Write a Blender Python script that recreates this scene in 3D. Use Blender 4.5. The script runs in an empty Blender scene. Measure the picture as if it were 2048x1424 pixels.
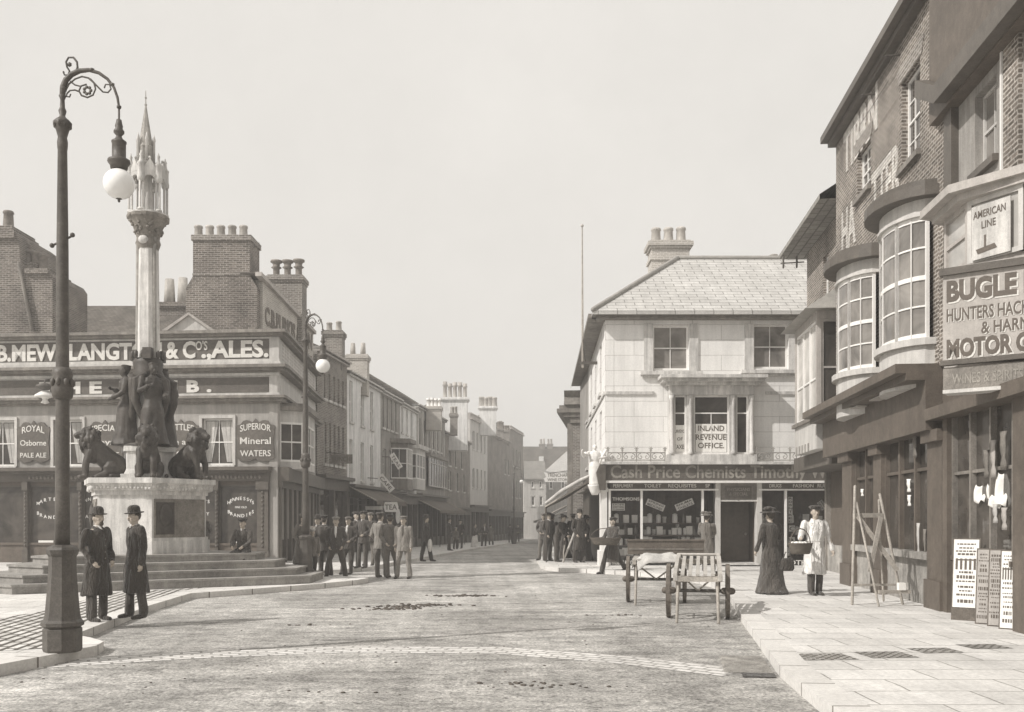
import bpy, bmesh, math, random
from mathutils import Vector, Matrix, noise
random.seed(7)
C = bpy.context.scene
R = math.radians
# ---------------------------------------------------------------- camera, world, sun, exposure
FL = 1900.0; HY = 1035.0; EYE = 1.7
cd = bpy.data.cameras.new('camera'); cam = bpy.data.objects.new('camera', cd); C.collection.objects.link(cam)
cam.location = (0, 0, EYE); cam.rotation_euler = (R(90), 0, 0)
cd.sensor_width = 36; cd.lens = 36 * FL / 2048; cd.shift_y = (HY - 712) / 2048
cd.clip_start = 0.1; cd.clip_end = 2000
C.camera = cam
SUN_EL, SUN_AZ = 40.0, 241.0     # azimuth measured clockwise from +y: the sun stands to the left, a little behind the camera
w = bpy.data.worlds.new('World'); C.world = w; w.use_nodes = True
nt = w.node_tree; nt.nodes.clear()
sky = nt.nodes.new('ShaderNodeTexSky'); sky.sky_type = 'NISHITA'; sky.sun_disc = False
sky.sun_elevation = R(SUN_EL); sky.sun_rotation = R(SUN_AZ); sky.dust_density = 4; sky.air_density = 1.5
hs = nt.nodes.new('ShaderNodeHueSaturation'); hs.inputs['Saturation'].default_value = 0.0
mixc = nt.nodes.new('ShaderNodeMix'); mixc.data_type = 'RGBA'; mixc.inputs[0].default_value = 0.93
mixc.inputs[7].default_value = (7.6, 7.35, 7.1, 1)
bg = nt.nodes.new('ShaderNodeBackground'); bg.inputs[1].default_value = 0.1
wo = nt.nodes.new('ShaderNodeOutputWorld')
gn = nt.nodes.new('ShaderNodeTexNoise'); gn.inputs['Scale'].default_value = 3.5; gn.inputs['Detail'].default_value = 9; gn.inputs['Roughness'].default_value = .72
tcw = nt.nodes.new('ShaderNodeTexCoord'); nt.links.new(tcw.outputs['Generated'], gn.inputs['Vector'])
rw = nt.nodes.new('ShaderNodeValToRGB'); rw.color_ramp.elements[0].position = .3; rw.color_ramp.elements[0].color = (7.3, 7.02, 6.6, 1); rw.color_ramp.elements[1].position = .7; rw.color_ramp.elements[1].color = (7.95, 7.65, 7.2, 1)
nt.links.new(gn.outputs['Fac'], rw.inputs[0]); nt.links.new(rw.outputs[0], mixc.inputs[7])
nt.links.new(sky.outputs[0], hs.inputs['Color']); nt.links.new(hs.outputs[0], mixc.inputs[6])
nt.links.new(mixc.outputs[2], bg.inputs[0]); nt.links.new(bg.outputs[0], wo.inputs[0])
sd = bpy.data.lights.new('sun', 'SUN'); sd.energy = 3.5; sd.angle = R(.7); sd.color = (1, .965, .92)
sun = bpy.data.objects.new('sun', sd); C.collection.objects.link(sun)
sv = Vector((math.sin(R(SUN_AZ)) * math.cos(R(SUN_EL)), math.cos(R(SUN_AZ)) * math.cos(R(SUN_EL)), math.sin(R(SUN_EL))))
sun.rotation_euler = sv.to_track_quat('Z', 'Y').to_euler(); sun.location = (-30, -20, 40)
C.view_settings.view_transform = 'Standard'; C.view_settings.look = 'None'
C.view_settings.exposure = 0.2; C.view_settings.gamma = 1
C.cycles.volume_bounces = 0; C.cycles.volume_step_rate = 4; C.cycles.max_bounces = 6; C.cycles.transparent_max_bounces = 10

def ground(D):                      # the side street falls gently away beyond the square
    return 0.0 if D < 34 else -0.0128 * (D - 34)
def wx(px, D): return (px - 1024) / FL * D
def wz(py, D): return EYE - (py - HY) * D / FL
PAVE = 0.12

# ---------------------------------------------------------------- materials
def nn(t, typ, **kw):
    n = t.nodes.new(typ)
    for k, v in kw.items(): setattr(n, k, v)
    return n
def ramp(t, fac, stops):
    r = nn(t, 'ShaderNodeValToRGB'); e = r.color_ramp.elements
    e[0].position = stops[0][0]; e[0].color = (*stops[0][1], 1)
    e[1].position = stops[-1][0]; e[1].color = (*stops[-1][1], 1)
    for p, c in stops[1:-1]:
        q = e.new(p); q.color = (*c, 1)
    t.links.new(fac, r.inputs[0]); return r.outputs[0]
def mul(c, k): return tuple(x * k for x in c)
def newmat(name):
    m = bpy.data.materials.new(name); m.use_nodes = True; t = m.node_tree
    b = t.nodes['Principled BSDF']; return m, t, b
def noise_tex(t, scale, coord, detail=4, rough=.6, dist=0):
    n = nn(t, 'ShaderNodeTexNoise'); n.inputs['Scale'].default_value = scale
    n.inputs['Detail'].default_value = detail; n.inputs['Roughness'].default_value = rough; n.inputs['Distortion'].default_value = dist
    t.links.new(coord, n.inputs['Vector']); return n.outputs['Fac']
def mixcol(t, fac, a, b, mode='MIX'):
    m = nn(t, 'ShaderNodeMix', data_type='RGBA', blend_type=mode)
    if isinstance(fac, (int, float)): m.inputs[0].default_value = fac
    else: t.links.new(fac, m.inputs[0])
    for i, x in ((6, a), (7, b)):
        if isinstance(x, tuple): m.inputs[i].default_value = (*x, 1)
        else: t.links.new(x, m.inputs[i])
    return m.outputs[2]
def bump(t, b, h, strength=.4, dist=.02):
    n = nn(t, 'ShaderNodeBump'); n.inputs['Strength'].default_value = strength; n.inputs['Distance'].default_value = dist
    t.links.new(h, n.inputs['Height']); t.links.new(n.outputs[0], b.inputs['Normal'])
def plain(name, col, var=.25, scale=6, rough=.7, bmp=.3, metal=0, spec=.3, grime=.0):
    m, t, b = newmat(name)
    tc = nn(t, 'ShaderNodeTexCoord').outputs['Object']
    n1 = noise_tex(t, scale, tc, 6, .7); n2 = noise_tex(t, scale * .13, tc, 3, .6, .5)
    c1 = ramp(t, n1, [(.25, mul(col, 1 - var)), (.75, mul(col, 1 + var))])
    c2 = ramp(t, n2, [(.3, (1 - var,) * 3), (.7, (1 + var * .6,) * 3)])
    c = mixcol(t, .8, c1, c2, 'MULTIPLY')
    n4 = noise_tex(t, 42, tc, 5, .85); c = mixcol(t, .8, c, ramp(t, n4, [(.34, (1 - min(var, .3) * 1.1,) * 3), (.5, (1, 1, 1)), (.66, (1 + min(var, .3) * 1.1,) * 3)]), 'MULTIPLY')
    if grime:
        mp = nn(t, 'ShaderNodeMapping'); mp.inputs['Scale'].default_value = (3.5, 3.5, .35); t.links.new(tc, mp.inputs[0])
        n3 = noise_tex(t, 1.3, mp.outputs[0], 5, .7)
        c = mixcol(t, 1.0, c, ramp(t, n3, [(.42, (1 - grime,) * 3), (.62, (1, 1, 1))]), 'MULTIPLY')
    t.links.new(c, b.inputs['Base Color']); b.inputs['Roughness'].default_value = rough
    b.inputs['Metallic'].default_value = metal; b.inputs['Specular IOR Level'].default_value = spec
    if bmp: bump(t, b, n1, bmp, .02)
    return m
def bricky(name, c1, c2, cm, bw=.23, bh=.075, mortar=.012, rough=.85, bmp=.6, var=.3, off=.5, wobble=.0, smooth=.1, grime=0):
    m, t, b = newmat(name)
    uv = nn(t, 'ShaderNodeTexCoord').outputs['UV']
    br = nn(t, 'ShaderNodeTexBrick'); br.offset = off
    br.inputs['Scale'].default_value = 1; br.inputs['Brick Width'].default_value = bw; br.inputs['Row Height'].default_value = bh
    br.inputs['Mortar Size'].default_value = mortar; br.inputs['Mortar Smooth'].default_value = smooth; br.inputs['Bias'].default_value = 0
    br.inputs['Color1'].default_value = (*c1, 1); br.inputs['Color2'].default_value = (*c2, 1); br.inputs['Mortar'].default_value = (*cm, 1)
    src = uv
    if wobble:
        n0 = nn(t, 'ShaderNodeTexNoise'); n0.inputs['Scale'].default_value = 1.7; n0.inputs['Detail'].default_value = 3; t.links.new(uv, n0.inputs['Vector'])
        va = nn(t, 'ShaderNodeVectorMath', operation='MULTIPLY_ADD'); va.inputs[1].default_value = (wobble,) * 3
        t.links.new(n0.outputs['Color'], va.inputs[0]); t.links.new(uv, va.inputs[2]); src = va.outputs[0]
    t.links.new(src, br.inputs['Vector'])
    n2 = noise_tex(t, .8, uv, 5, .65); n3 = noise_tex(t, 18, uv, 4, .7)
    c = mixcol(t, .9, br.outputs['Color'], ramp(t, n2, [(.3, (1 - var,) * 3), (.7, (1 + var * .5,) * 3)]), 'MULTIPLY')
    c = mixcol(t, .9, c, ramp(t, n3, [(.3, (1 - var,) * 3), (.7, (1 + var * .7,) * 3)]), 'MULTIPLY')
    if grime:
        mp = nn(t, 'ShaderNodeMapping'); mp.inputs['Scale'].default_value = (3.5, .4, 1); t.links.new(uv, mp.inputs[0])
        c = mixcol(t, 1.0, c, ramp(t, noise_tex(t, 1.2, mp.outputs[0], 5, .7), [(.38, (1 - grime,) * 3), (.6, (1, 1, 1))]), 'MULTIPLY')
    t.links.new(c, b.inputs['Base Color']); b.inputs['Roughness'].default_value = rough; b.inputs['Specular IOR Level'].default_value = .2
    ma = nn(t, 'ShaderNodeMath', operation='MULTIPLY_ADD'); ma.inputs[1].default_value = -1.0; t.links.new(br.outputs['Fac'], ma.inputs[0])
    mb_ = nn(t, 'ShaderNodeMath', operation='MULTIPLY'); mb_.inputs[1].default_value = .4; t.links.new(n3, mb_.inputs[0]); t.links.new(mb_.outputs[0], ma.inputs[2])
    bump(t, b, ma.outputs[0], bmp, .02)
    return m
M = {}
INK = (.17, .148, .125)      # the warm dark brown of the soot-dark paint and ironwork
M['iron'] = plain('iron_paint', (.105, .095, .084), .3, 9, .5, .35)
M['bronze'] = plain('bronze', (.075, .066, .057), .45, 7, .5, .5)
M['globe'] = plain('opal_glass', (.88, .87, .85), .03, 4, .25, 0, spec=.6)
M['stone'] = plain('pale_stone', (.72, .70, .67), .16, 5, .85, .4, grime=.35)
M['stone_mid'] = plain('weathered_stone', (.42, .40, .37), .35, 6, .9, .6, grime=.3)
M['stone_dark'] = plain('sooty_shaded_stone', (.24, .22, .195), .45, 7, .9, .7)  # sooty dark stone; on the pedestal sides its colour also paints in shade
M['step'] = plain('step_stone', (.36, .343, .32), .3, 4, .9, .4, grime=.2)
M['grey_paint'] = plain('grey_paint', (.40, .38, .355), .14, 3, .7, .2, grime=.22)
M['light_paint'] = plain('light_paint', (.60, .58, .55), .12, 4, .6, .2, grime=.2)
M['white_paint'] = plain('white_paint', (.84, .82, .79), .07, 4, .55, .15, grime=.1)
M['dark_paint'] = plain('dark_paint', (.115, .102, .088), .25, 5, .5, .2)
M['brown_paint'] = plain('brown_paint', (.14, .118, .098), .25, 6, .55, .3, grime=.12)
M['mid_paint'] = plain('mid_paint', (.26, .238, .212), .3, 5, .6, .25, grime=.3)
M['sign_dark'] = plain('sign_board_dark', (.125, .112, .098), .3, 10, .6, .2)
M['letter'] = plain('letter_paint', (.70, .68, .64), .12, 14, .6, .1)
M['letter_dim'] = plain('worn_gilt_letters', (.30, .28, .248), .3, 14, .5, .1)
M['letter_dark'] = plain('dark_letter_paint', (.13, .11, .092), .2, 10, .6, .1)
M['paper'] = plain('paper', (.85, .83, .79), .06, 9, .9, .1)
M['board_grey'] = plain('sign_grey', (.46, .43, .40), .14, 7, .7, .15, grime=.15)
M['brick_dark'] = bricky('brick_dark', (.235, .205, .178), (.115, .10, .085), (.40, .37, .34), bmp=1.0, var=.5)
M['brick_right'] = bricky('brick_right', (.255, .22, .188), (.12, .102, .086), (.46, .425, .385), bmp=1.1, var=.55, mortar=.013, bh=.07, bw=.21)
M['brick_mid'] = bricky('brick_mid', (.30, .275, .245), (.17, .152, .133), (.46, .43, .40), bmp=.9, var=.4)
M['brick_pale'] = bricky('brick_pale', (.50, .47, .43), (.40, .37, .33), (.62, .59, .55), bmp=.5, var=.25)
M['stucco'] = bricky('ashlar_stucco', (.87, .855, .83), (.83, .815, .79), (.50, .48, .455), bw=1.9, bh=.50, mortar=.007, bmp=.35, var=.08, grime=.10, wobble=.012)
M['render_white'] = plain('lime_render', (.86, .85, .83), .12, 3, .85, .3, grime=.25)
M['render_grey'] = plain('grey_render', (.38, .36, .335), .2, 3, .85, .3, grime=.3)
M['slate_pale'] = bricky('slate_roof', (.58, .565, .54), (.51, .495, .47), (.27, .26, .245), bw=.62, bh=.27, mortar=.014, bmp=.9, var=.16, grime=.12, wobble=.03)
M['slate_mid'] = bricky('slate_mid', (.34, .325, .30), (.25, .24, .22), (.16, .15, .14), bw=.4, bh=.26, mortar=.02, bmp=.8, var=.3)
M['tiles'] = bricky('clay_tiles', (.20, .18, .158), (.13, .116, .10), (.09, .08, .07), bw=.2, bh=.15, mortar=.014, bmp=1.0, var=.5, wobble=.05)
M['pot'] = plain('chimney_pot_clay', (.52, .49, .45), .22, 7, .8, .2, grime=.3)
M['pot_dark'] = plain('sooty_pot', (.24, .215, .19), .35, 7, .8, .3)
M['lead'] = plain('lead_sheet', (.33, .315, .29), .2, 4, .55, .2)
M['wood'] = plain('weathered_wood', (.40, .37, .33), .3, 12, .8, .4)
M['wood_dark'] = plain('dark_wood', (.15, .13, .11), .35, 10, .7, .4)
M['wood_pale'] = plain('pale_wood', (.47, .445, .41), .2, 12, .8, .3)
M['cloth_dark'] = plain('dark_cloth', (.085, .074, .064), .3, 9, .9, .5)
M['cloth_black'] = plain('black_cloth', (.065, .056, .048), .3, 9, .9, .5)
M['cloth_mid'] = plain('tweed_cloth', (.17, .155, .135), .35, 30, .95, .6)
M['cloth_light'] = plain('light_tweed', (.26, .24, .215), .35, 40, .95, .7)
M['cloth_white'] = plain('white_linen', (.82, .80, .77), .05, 7, .9, .5)
M['skin'] = plain('skin', (.46, .40, .34), .12, 20, .6, .1)
M['hair'] = plain('hair', (.10, .088, .075), .3, 30, .8, .4)
def cloth(name, col, weave=.25, ws=60):
    m, t, b = newmat(name); tc = nn(t, 'ShaderNodeTexCoord').outputs['Object']
    mp = nn(t, 'ShaderNodeMapping'); mp.inputs['Scale'].default_value = (7, 7, 1.7); t.links.new(tc, mp.inputs[0])
    f = noise_tex(t, 1.5, mp.outputs[0], 3, .55, 1.6); wv = noise_tex(t, ws, tc, 3, .8); lg = noise_tex(t, 3, tc, 4, .6)
    c = mixcol(t, 1, ramp(t, wv, [(.3, mul(col, 1 - weave)), (.7, mul(col, 1 + weave))]), ramp(t, lg, [(.3, (.8,) * 3), (.7, (1.25,) * 3)]), 'MULTIPLY')
    t.links.new(c, b.inputs['Base Color']); b.inputs['Roughness'].default_value = .92; b.inputs['Specular IOR Level'].default_value = .15; b.inputs['Sheen Weight'].default_value = .25
    bump(t, b, f, 1.0, .09); return m
M['cloth_dark'] = cloth('dark_cloth', (.085, .076, .067)); M['cloth_black'] = cloth('black_cloth', (.060, .053, .046))
M['cloth_mid'] = cloth('tweed_cloth', (.17, .155, .137), .4, 70); M['cloth_light'] = cloth('light_tweed', (.27, .25, .225), .5, 70); M['cloth_white'] = cloth('white_linen', (.80, .78, .75), .06)
M['wicker'] = bricky('wicker', (.34, .30, .25), (.24, .21, .18), (.08, .07, .06), bw=.05, bh=.02, mortar=.004, bmp=1, var=.3)
M['canvas'] = plain('canvas', (.62, .60, .57), .15, 8, .9, .4, grime=.3)
M['canvas_dark'] = plain('awning_canvas_dark', (.15, .132, .113), .25, 6, .9, .3)
M['letter_worn'] = bricky('worn_painted_brick', (.76, .73, .69), (.58, .55, .51), (.36, .335, .30), bw=.21, bh=.07, mortar=.010, bmp=.8, var=.35)
M['dirt'] = plain('dung_and_litter', (.12, .105, .09), .4, 20, .95, .8)

def road_mat():
    m, t, b = newmat('macadam')
    co = nn(t, 'ShaderNodeTexCoord').outputs['Object']
    n1 = noise_tex(t, 26, co, 8, .8); n2 = noise_tex(t, .35, co, 6, .65, .6); n3 = noise_tex(t, 5.5, co, 6, .75, .8)
    mp = nn(t, 'ShaderNodeMapping'); mp.inputs['Scale'].default_value = (.35, 1.6, 1); mp.inputs['Rotation'].default_value = (0, 0, R(-18)); t.links.new(co, mp.inputs[0])
    n4 = noise_tex(t, 1.6, mp.outputs[0], 6, .7, .4)
    base = ramp(t, n2, [(.30, (.32, .308, .29)), (.5, (.455, .44, .416)), (.70, (.64, .62, .59))])
    c = mixcol(t, 1, base, ramp(t, n1, [(.38, (.38,) * 3), (.5, (1, 1, 1)), (.64, (1.6,) * 3)]), 'MULTIPLY')
    c = mixcol(t, 1, c, ramp(t, n3, [(.36, (.62,) * 3), (.5, (1, 1, 1)), (.66, (1.25,) * 3)]), 'MULTIPLY')
    c = mixcol(t, 1, c, ramp(t, n4, [(.35, (.74,) * 3), (.6, (1.16,) * 3)]), 'MULTIPLY')
    # packed wheel tracks curving through the square and damp patches
    wv = nn(t, 'ShaderNodeTexWave'); wv.bands_direction = 'X'; wv.inputs['Scale'].default_value = .33; wv.inputs['Distortion'].default_value = 7; wv.inputs['Detail'].default_value = 3; wv.inputs['Detail Scale'].default_value = .35
    mq = nn(t, 'ShaderNodeMapping'); mq.inputs['Rotation'].default_value = (0, 0, R(-9)); mq.inputs['Scale'].default_value = (1, .25, 1); t.links.new(co, mq.inputs[0]); t.links.new(mq.outputs[0], wv.inputs['Vector'])
    c = mixcol(t, 1, c, ramp(t, wv.outputs['Fac'], [(.0, (.90,) * 3), (.12, (.98,) * 3), (.8, (1.0,) * 3), (1, (1.06,) * 3)]), 'MULTIPLY')
    n6 = noise_tex(t, .9, co, 8, .75, 1.2); c = mixcol(t, 1, c, ramp(t, n6, [(.30, (.55,) * 3), (.40, (1, 1, 1)), (.62, (1, 1, 1)), (.70, (1.3,) * 3)]), 'MULTIPLY')
    t.links.new(c, b.inputs['Base Color']); b.inputs['Roughness'].default_value = .95; b.inputs['Specular IOR Level'].default_value = .1
    ad = nn(t, 'ShaderNodeMath', operation='ADD'); t.links.new(n1, ad.inputs[0]); t.links.new(n3, ad.inputs[1])
    bump(t, b, ad.outputs[0], .8, .03)
    return m
M['road'] = road_mat()
M['setts'] = bricky('granite_setts', (.80, .78, .75), (.64, .62, .59), (.38, .365, .345), bw=.24, bh=.13, mortar=.018, bmp=.9, var=.25, wobble=.05)
M['setts_dark'] = bricky('paving_setts', (.78, .76, .73), (.60, .58, .55), (.13, .12, .105), bw=.42, bh=.16, mortar=.034, bmp=1.3, var=.25, wobble=.06)
M['flags'] = bricky('paving_flags', (.78, .76, .73), (.68, .66, .63), (.33, .315, .29), bw=1.05, bh=.62, mortar=.010, bmp=.6, var=.24, wobble=.07, grime=.10)
M['kerb'] = bricky('kerb_stone', (.74, .72, .69), (.66, .64, .61), (.22, .2, .18), bw=1.1, bh=.6, mortar=.016, bmp=.4, var=.18)
M['cobble'] = bricky('cobble_patch', (.62, .60, .57), (.42, .40, .37), (.15, .14, .125), bw=.10, bh=.08, mortar=.018, bmp=1.2, var=.35, wobble=.10)

def glass_mat(name, col, r=.06, var=.6, sc=1.2):
    m, t, b = newmat(name)
    co = nn(t, 'ShaderNodeTexCoord').outputs['Object']
    n = noise_tex(t, sc, co, 4, .6, 1.0); n2 = noise_tex(t, 2.2, co, 3, .5)
    t.links.new(ramp(t, n, [(.3, mul(col, 1 - var)), (.7, mul(col, 1 + var))]), b.inputs['Base Color'])
    b.inputs['Roughness'].default_value = r; b.inputs['Specular IOR Level'].default_value = .35
    bump(t, b, n2, .12, .03)
    return m
M['glass'] = glass_mat('window_glass_dark', (.07, .062, .054))
M['glass_mid'] = glass_mat('window_glass_net_curtain', (.22, .205, .188), .12, .5, 1.1)
M['glass_lit'] = glass_mat('window_glass_blind', (.50, .48, .45), .2, .3, .8)
def clear_glass():
    m, t, b = newmat('shop_glass'); out = t.nodes['Material Output']
    tr = nn(t, 'ShaderNodeBsdfTransparent'); gl = nn(t, 'ShaderNodeBsdfGlossy'); gl.inputs['Roughness'].default_value = .02
    fr = nn(t, 'ShaderNodeFresnel'); fr.inputs[0].default_value = 1.45
    mx = nn(t, 'ShaderNodeMixShader'); t.links.new(fr.outputs[0], mx.inputs[0]); t.links.new(tr.outputs[0], mx.inputs[1]); t.links.new(gl.outputs[0], mx.inputs[2])
    t.links.new(mx.outputs[0], out.inputs[0]); return m
M['glass_clear'] = clear_glass()

# ---------------------------------------------------------------- objects
UID = {}
def linkobj(name, data, parent=None, **props):
    o = bpy.data.objects.new(name, data); C.collection.objects.link(o)
    if parent is not None: o.parent = parent
    return o
def tag(o, label, cat, group=None, kind=None):
    o['label'] = label; o['category'] = cat
    if group: o['group'] = group
    if kind: o['kind'] = kind
    return o
def thing(name, label, cat, loc=(0, 0, 0), rz=0, group=None):
    o = linkobj(name, None); o.location = loc; o.rotation_euler = (0, 0, rz); o.empty_display_size = .2
    return tag(o, label, cat, group)
def rootloc(o):
    v = Vector((0, 0, 0))
    while o is not None: v += o.location; o = o.parent
    return v
def dup(root, loc, rz, label, group=None):
    r = root.copy(); C.collection.objects.link(r); r.location = loc; r.rotation_euler = (0, 0, rz); r['label'] = label
    if group: r['group'] = group
    for ch in list(root.children):
        c = ch.copy(); C.collection.objects.link(c); c.parent = r
        for g in ch.children:
            d = g.copy(); C.collection.objects.link(d); d.parent = c
    return r

class Frame:
    """wall frame: u to the right as one faces the wall, d outwards from it, z up"""
    def __init__(s, p0, p1):
        s.p = Vector((p0[0], p0[1])); q = Vector((p1[0], p1[1])) - s.p; s.L = q.length; s.U = q / s.L; s.N = Vector((s.U.y, -s.U.x))
    def pt(s, u, d, z):
        q = s.p + s.U * u + s.N * d; return Vector((q.x, q.y, z))
    def u(s, px, d=0):
        k = (px - 1024) / FL; o = s.p + s.N * d      # o.x+U.x u = k (o.y+U.y u)
        return (k * o.y - o.x) / (s.U.x - k * s.U.y)
    def D(s, px, d=0): return (s.p + s.N * d + s.U * s.u(px, d)).y
    def z(s, px, py, d=0): return wz(py, s.D(px, d))
    def off(s, d, u=0): 
        f = Frame((0, 0), (1, 0)); f.p = s.p + s.N * d + s.U * u; f.U = s.U; f.N = s.N; f.L = s.L - u; return f
WORLD = None

class MB:
    def __init__(s, fr=None): s.v = []; s.f = []; s.uv = []; s.fr = fr; s.smooth = []
    def add(s, vs, fs, smooth=False):
        b = len(s.v); fr = s.fr
        for f in fs:
            P = [Vector(vs[i]) for i in f]
            n = Vector((0, 0, 0))
            for i in range(len(P)):
                a = P[i]; c = P[(i + 1) % len(P)]
                n += Vector(((a.y - c.y) * (a.z + c.z), (a.z - c.z) * (a.x + c.x), (a.x - c.x) * (a.y + c.y)))
            ax, ay, az = abs(n.x), abs(n.y), abs(n.z)
            if az >= ax and az >= ay and az > .85 * n.length: uv = [(p.x, p.y) for p in P]
            elif ay >= ax:
                k = math.hypot(n.y, n.z) / max(ay, 1e-9); uv = [(p.x, p.z * k) for p in P]
            else:
                k = math.hypot(n.x, n.z) / max(ax, 1e-9); uv = [(p.y, p.z * k) for p in P]
            s.f.append([b + i for i in f]); s.uv.append(uv); s.smooth.append(smooth)
        for p in vs:
            s.v.append(fr.pt(p[0], p[1], p[2]) if fr else Vector(p))
        return s
    def box(s, x0, x1, y0, y1, z0, z1):
        vs = [(x, y, z) for z in (z0, z1) for y in (y0, y1) for x in (x0, x1)]
        return s.add(vs, [(0, 2, 3, 1), (4, 5, 7, 6), (0, 1, 5, 4), (2, 6, 7, 3), (0, 4, 6, 2), (1, 3, 7, 5)])
    def wb(s, u0, u1, z0, z1, d0, d1): return s.box(min(u0, u1), max(u0, u1), min(d0, d1), max(d0, d1), min(z0, z1), max(z0, z1))
    def prism(s, poly, d0, d1):      # polygon in (u,z) extruded along d
        n = len(poly); vs = [(p[0], d0, p[1]) for p in poly] + [(p[0], d1, p[1]) for p in poly]
        return s.add(vs, [tuple(range(n)), tuple(range(2 * n - 1, n - 1, -1))] + [(i, i + n, (i + 1) % n + n, (i + 1) % n) for i in range(n)])
    def plan(s, poly, z0, z1, poly2=None):         # polygon in (x,y) raised
        n = len(poly); q = poly2 or poly
        vs = [(p[0], p[1], z0) for p in poly] + [(p[0], p[1], z1) for p in q]
        return s.add(vs, [tuple(range(n - 1, -1, -1)), tuple(range(n, 2 * n))] + [(i, (i + 1) % n, (i + 1) % n + n, i + n) for i in range(n)])
    def lathe(s, prof, c=(0, 0, 0), seg=16, smooth=True, sx=1, sy=1, ph=0):
        vs = []; fs = []
        for r, z in prof:
            for i in range(seg):
                a = ph + 2 * math.pi * i / seg; vs.append((c[0] + max(r, 1e-4) * sx * math.cos(a), c[1] + max(r, 1e-4) * sy * math.sin(a), c[2] + z))
        for k in range(len(prof) - 1):
            for i in range(seg):
                j = (i + 1) % seg; fs.append((k * seg + i, k * seg + j, (k + 1) * seg + j, (k + 1) * seg + i))
        fs.append(tuple(range(seg - 1, -1, -1))); fs.append(tuple((len(prof) - 1) * seg + i for i in range(seg)))
        return s.add(vs, fs, smooth)
    def tube(s, pts, rad, seg=8, smooth=True, caps=True, closed=False):
        pts = [Vector(p) for p in pts]; n = len(pts)
        if isinstance(rad, (int, float)): rad = [rad] * n
        if caps:    # rounded ends
            d0 = (pts[0] - pts[1]).normalized(); d1 = (pts[-1] - pts[-2]).normalized()
            pts = [pts[0] + d0 * rad[0] * .95, pts[0] + d0 * rad[0] * .6] + pts + [pts[-1] + d1 * rad[-1] * .6, pts[-1] + d1 * rad[-1] * .95]
            rad = [rad[0] * .3, rad[0] * .8] + list(rad) + [rad[-1] * .8, rad[-1] * .3]; n = len(pts)
        vs = []; fs = []; ref = None
        for i in range(n):
            t = (pts[min(i + 1, n - 1)] - pts[max(i - 1, 0)]).normalized()
            if ref is None:
                ref = Vector((0, 0, 1)) if abs(t.z) < .9 else Vector((1, 0, 0))
            a = (ref - t * ref.dot(t)).normalized(); b = t.cross(a); ref = a
            for k in range(seg):
                q = 2 * math.pi * k / seg; p = pts[i] + (a * math.cos(q) + b * math.sin(q)) * rad[i]; vs.append(tuple(p))
        for i in range(n - 1):
            for k in range(seg):
                j = (k + 1) % seg; fs.append((i * seg + k, i * seg + j, (i + 1) * seg + j, (i + 1) * seg + k))
        fs.append(tuple(range(seg - 1, -1, -1))); fs.append(tuple((n - 1) * seg + k for k in range(seg)))
        return s.add(vs, fs, smooth)
    def ball(s, c, r, sc=(1, 1, 1), seg=12, rot=None):
        vs = []; fs = []; m = seg // 2
        for i in range(m + 1):
            a = math.pi * i / m; rr = max(math.sin(a), 1e-3)
            for k in range(seg):
                q = 2 * math.pi * k / seg; p = Vector((rr * math.cos(q) * sc[0], rr * math.sin(q) * sc[1], math.cos(a) * sc[2])) * r
                if rot: p = rot @ p
                vs.append(tuple(Vector(c) + p))
        for i in range(m):
            for k in range(seg):
                j = (k + 1) % seg; fs.append((i * seg + k, (i + 1) * seg + k, (i + 1) * seg + j, i * seg + j))
        return s.add(vs, fs, True)
    def loft(s, secs, seg=20):     # secs: (cx,cy,z,rx,ry)
        vs = []; fs = []
        for cx, cy, z, rx, ry in secs:
            for k in range(seg):
                q = 2 * math.pi * k / seg; vs.append((cx + rx * math.cos(q), cy + ry * math.sin(q), z))
        for i in range(len(secs) - 1):
            for k in range(seg):
                j = (k + 1) % seg; fs.append((i * seg + k, i * seg + j, (i + 1) * seg + j, (i + 1) * seg + k))
        fs.append(tuple(range(seg - 1, -1, -1))); fs.append(tuple((len(secs) - 1) * seg + k for k in range(seg)))
        return s.add(vs, fs, True)
    def text(s, string, u, z, h, d=0.0, width=None, thick=.012, bold=.0, align='L', shear=0, squash=None, arch=0, spacing=1.0):
        vs, fs = glyphs(string, bold, shear, spacing)
        x0 = min(v[0] for v in vs); x1 = max(v[0] for v in vs); y0 = min(v[1] for v in vs if True); 
        capy = CAP; k = h / capy; kx = k if width is None else width / (x1 - x0)
        Wd = (x1 - x0) * kx
        off = {'L': 0, 'C': -Wd / 2, 'R': -Wd}[align]
        out = []
        for a, b, c in vs:
            X = (a - x0) * kx; 
            ar = arch * (1 - ((X / Wd) * 2 - 1) ** 2) if arch else 0
            out.append((u + off + X, d + (thick if c > 0 else 0), z + b * k + ar))
        return s.add(out, fs)
    def mesh(s, name, origin=Vector((0, 0, 0))):
        me = bpy.data.meshes.new(name)
        me.from_pydata([tuple(v - origin) for v in s.v], [], s.f)
        uvl = me.uv_layers.new(name='UVMap')
        flat = [c for uvs in s.uv for p in uvs for c in p]
        if len(uvl.data) * 2 == len(flat): uvl.data.foreach_set('uv', flat)
        me.polygons.foreach_set('use_smooth', s.smooth)
        bm = bmesh.new(); bm.from_mesh(me); bmesh.ops.recalc_face_normals(bm, faces=bm.faces); bm.to_mesh(me); bm.free()
        return me
    def build(s, name, mat, parent=None, label=None, world=True):
        if not s.v: return None
        org = rootloc(parent) if (world and parent is not None) else Vector((0, 0, 0))
        me = s.mesh(name, org); me.materials.append(M[mat] if isinstance(mat, str) else mat)
        o = linkobj(name, me, parent)
        if label: o['label'] = label
        return o

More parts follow.
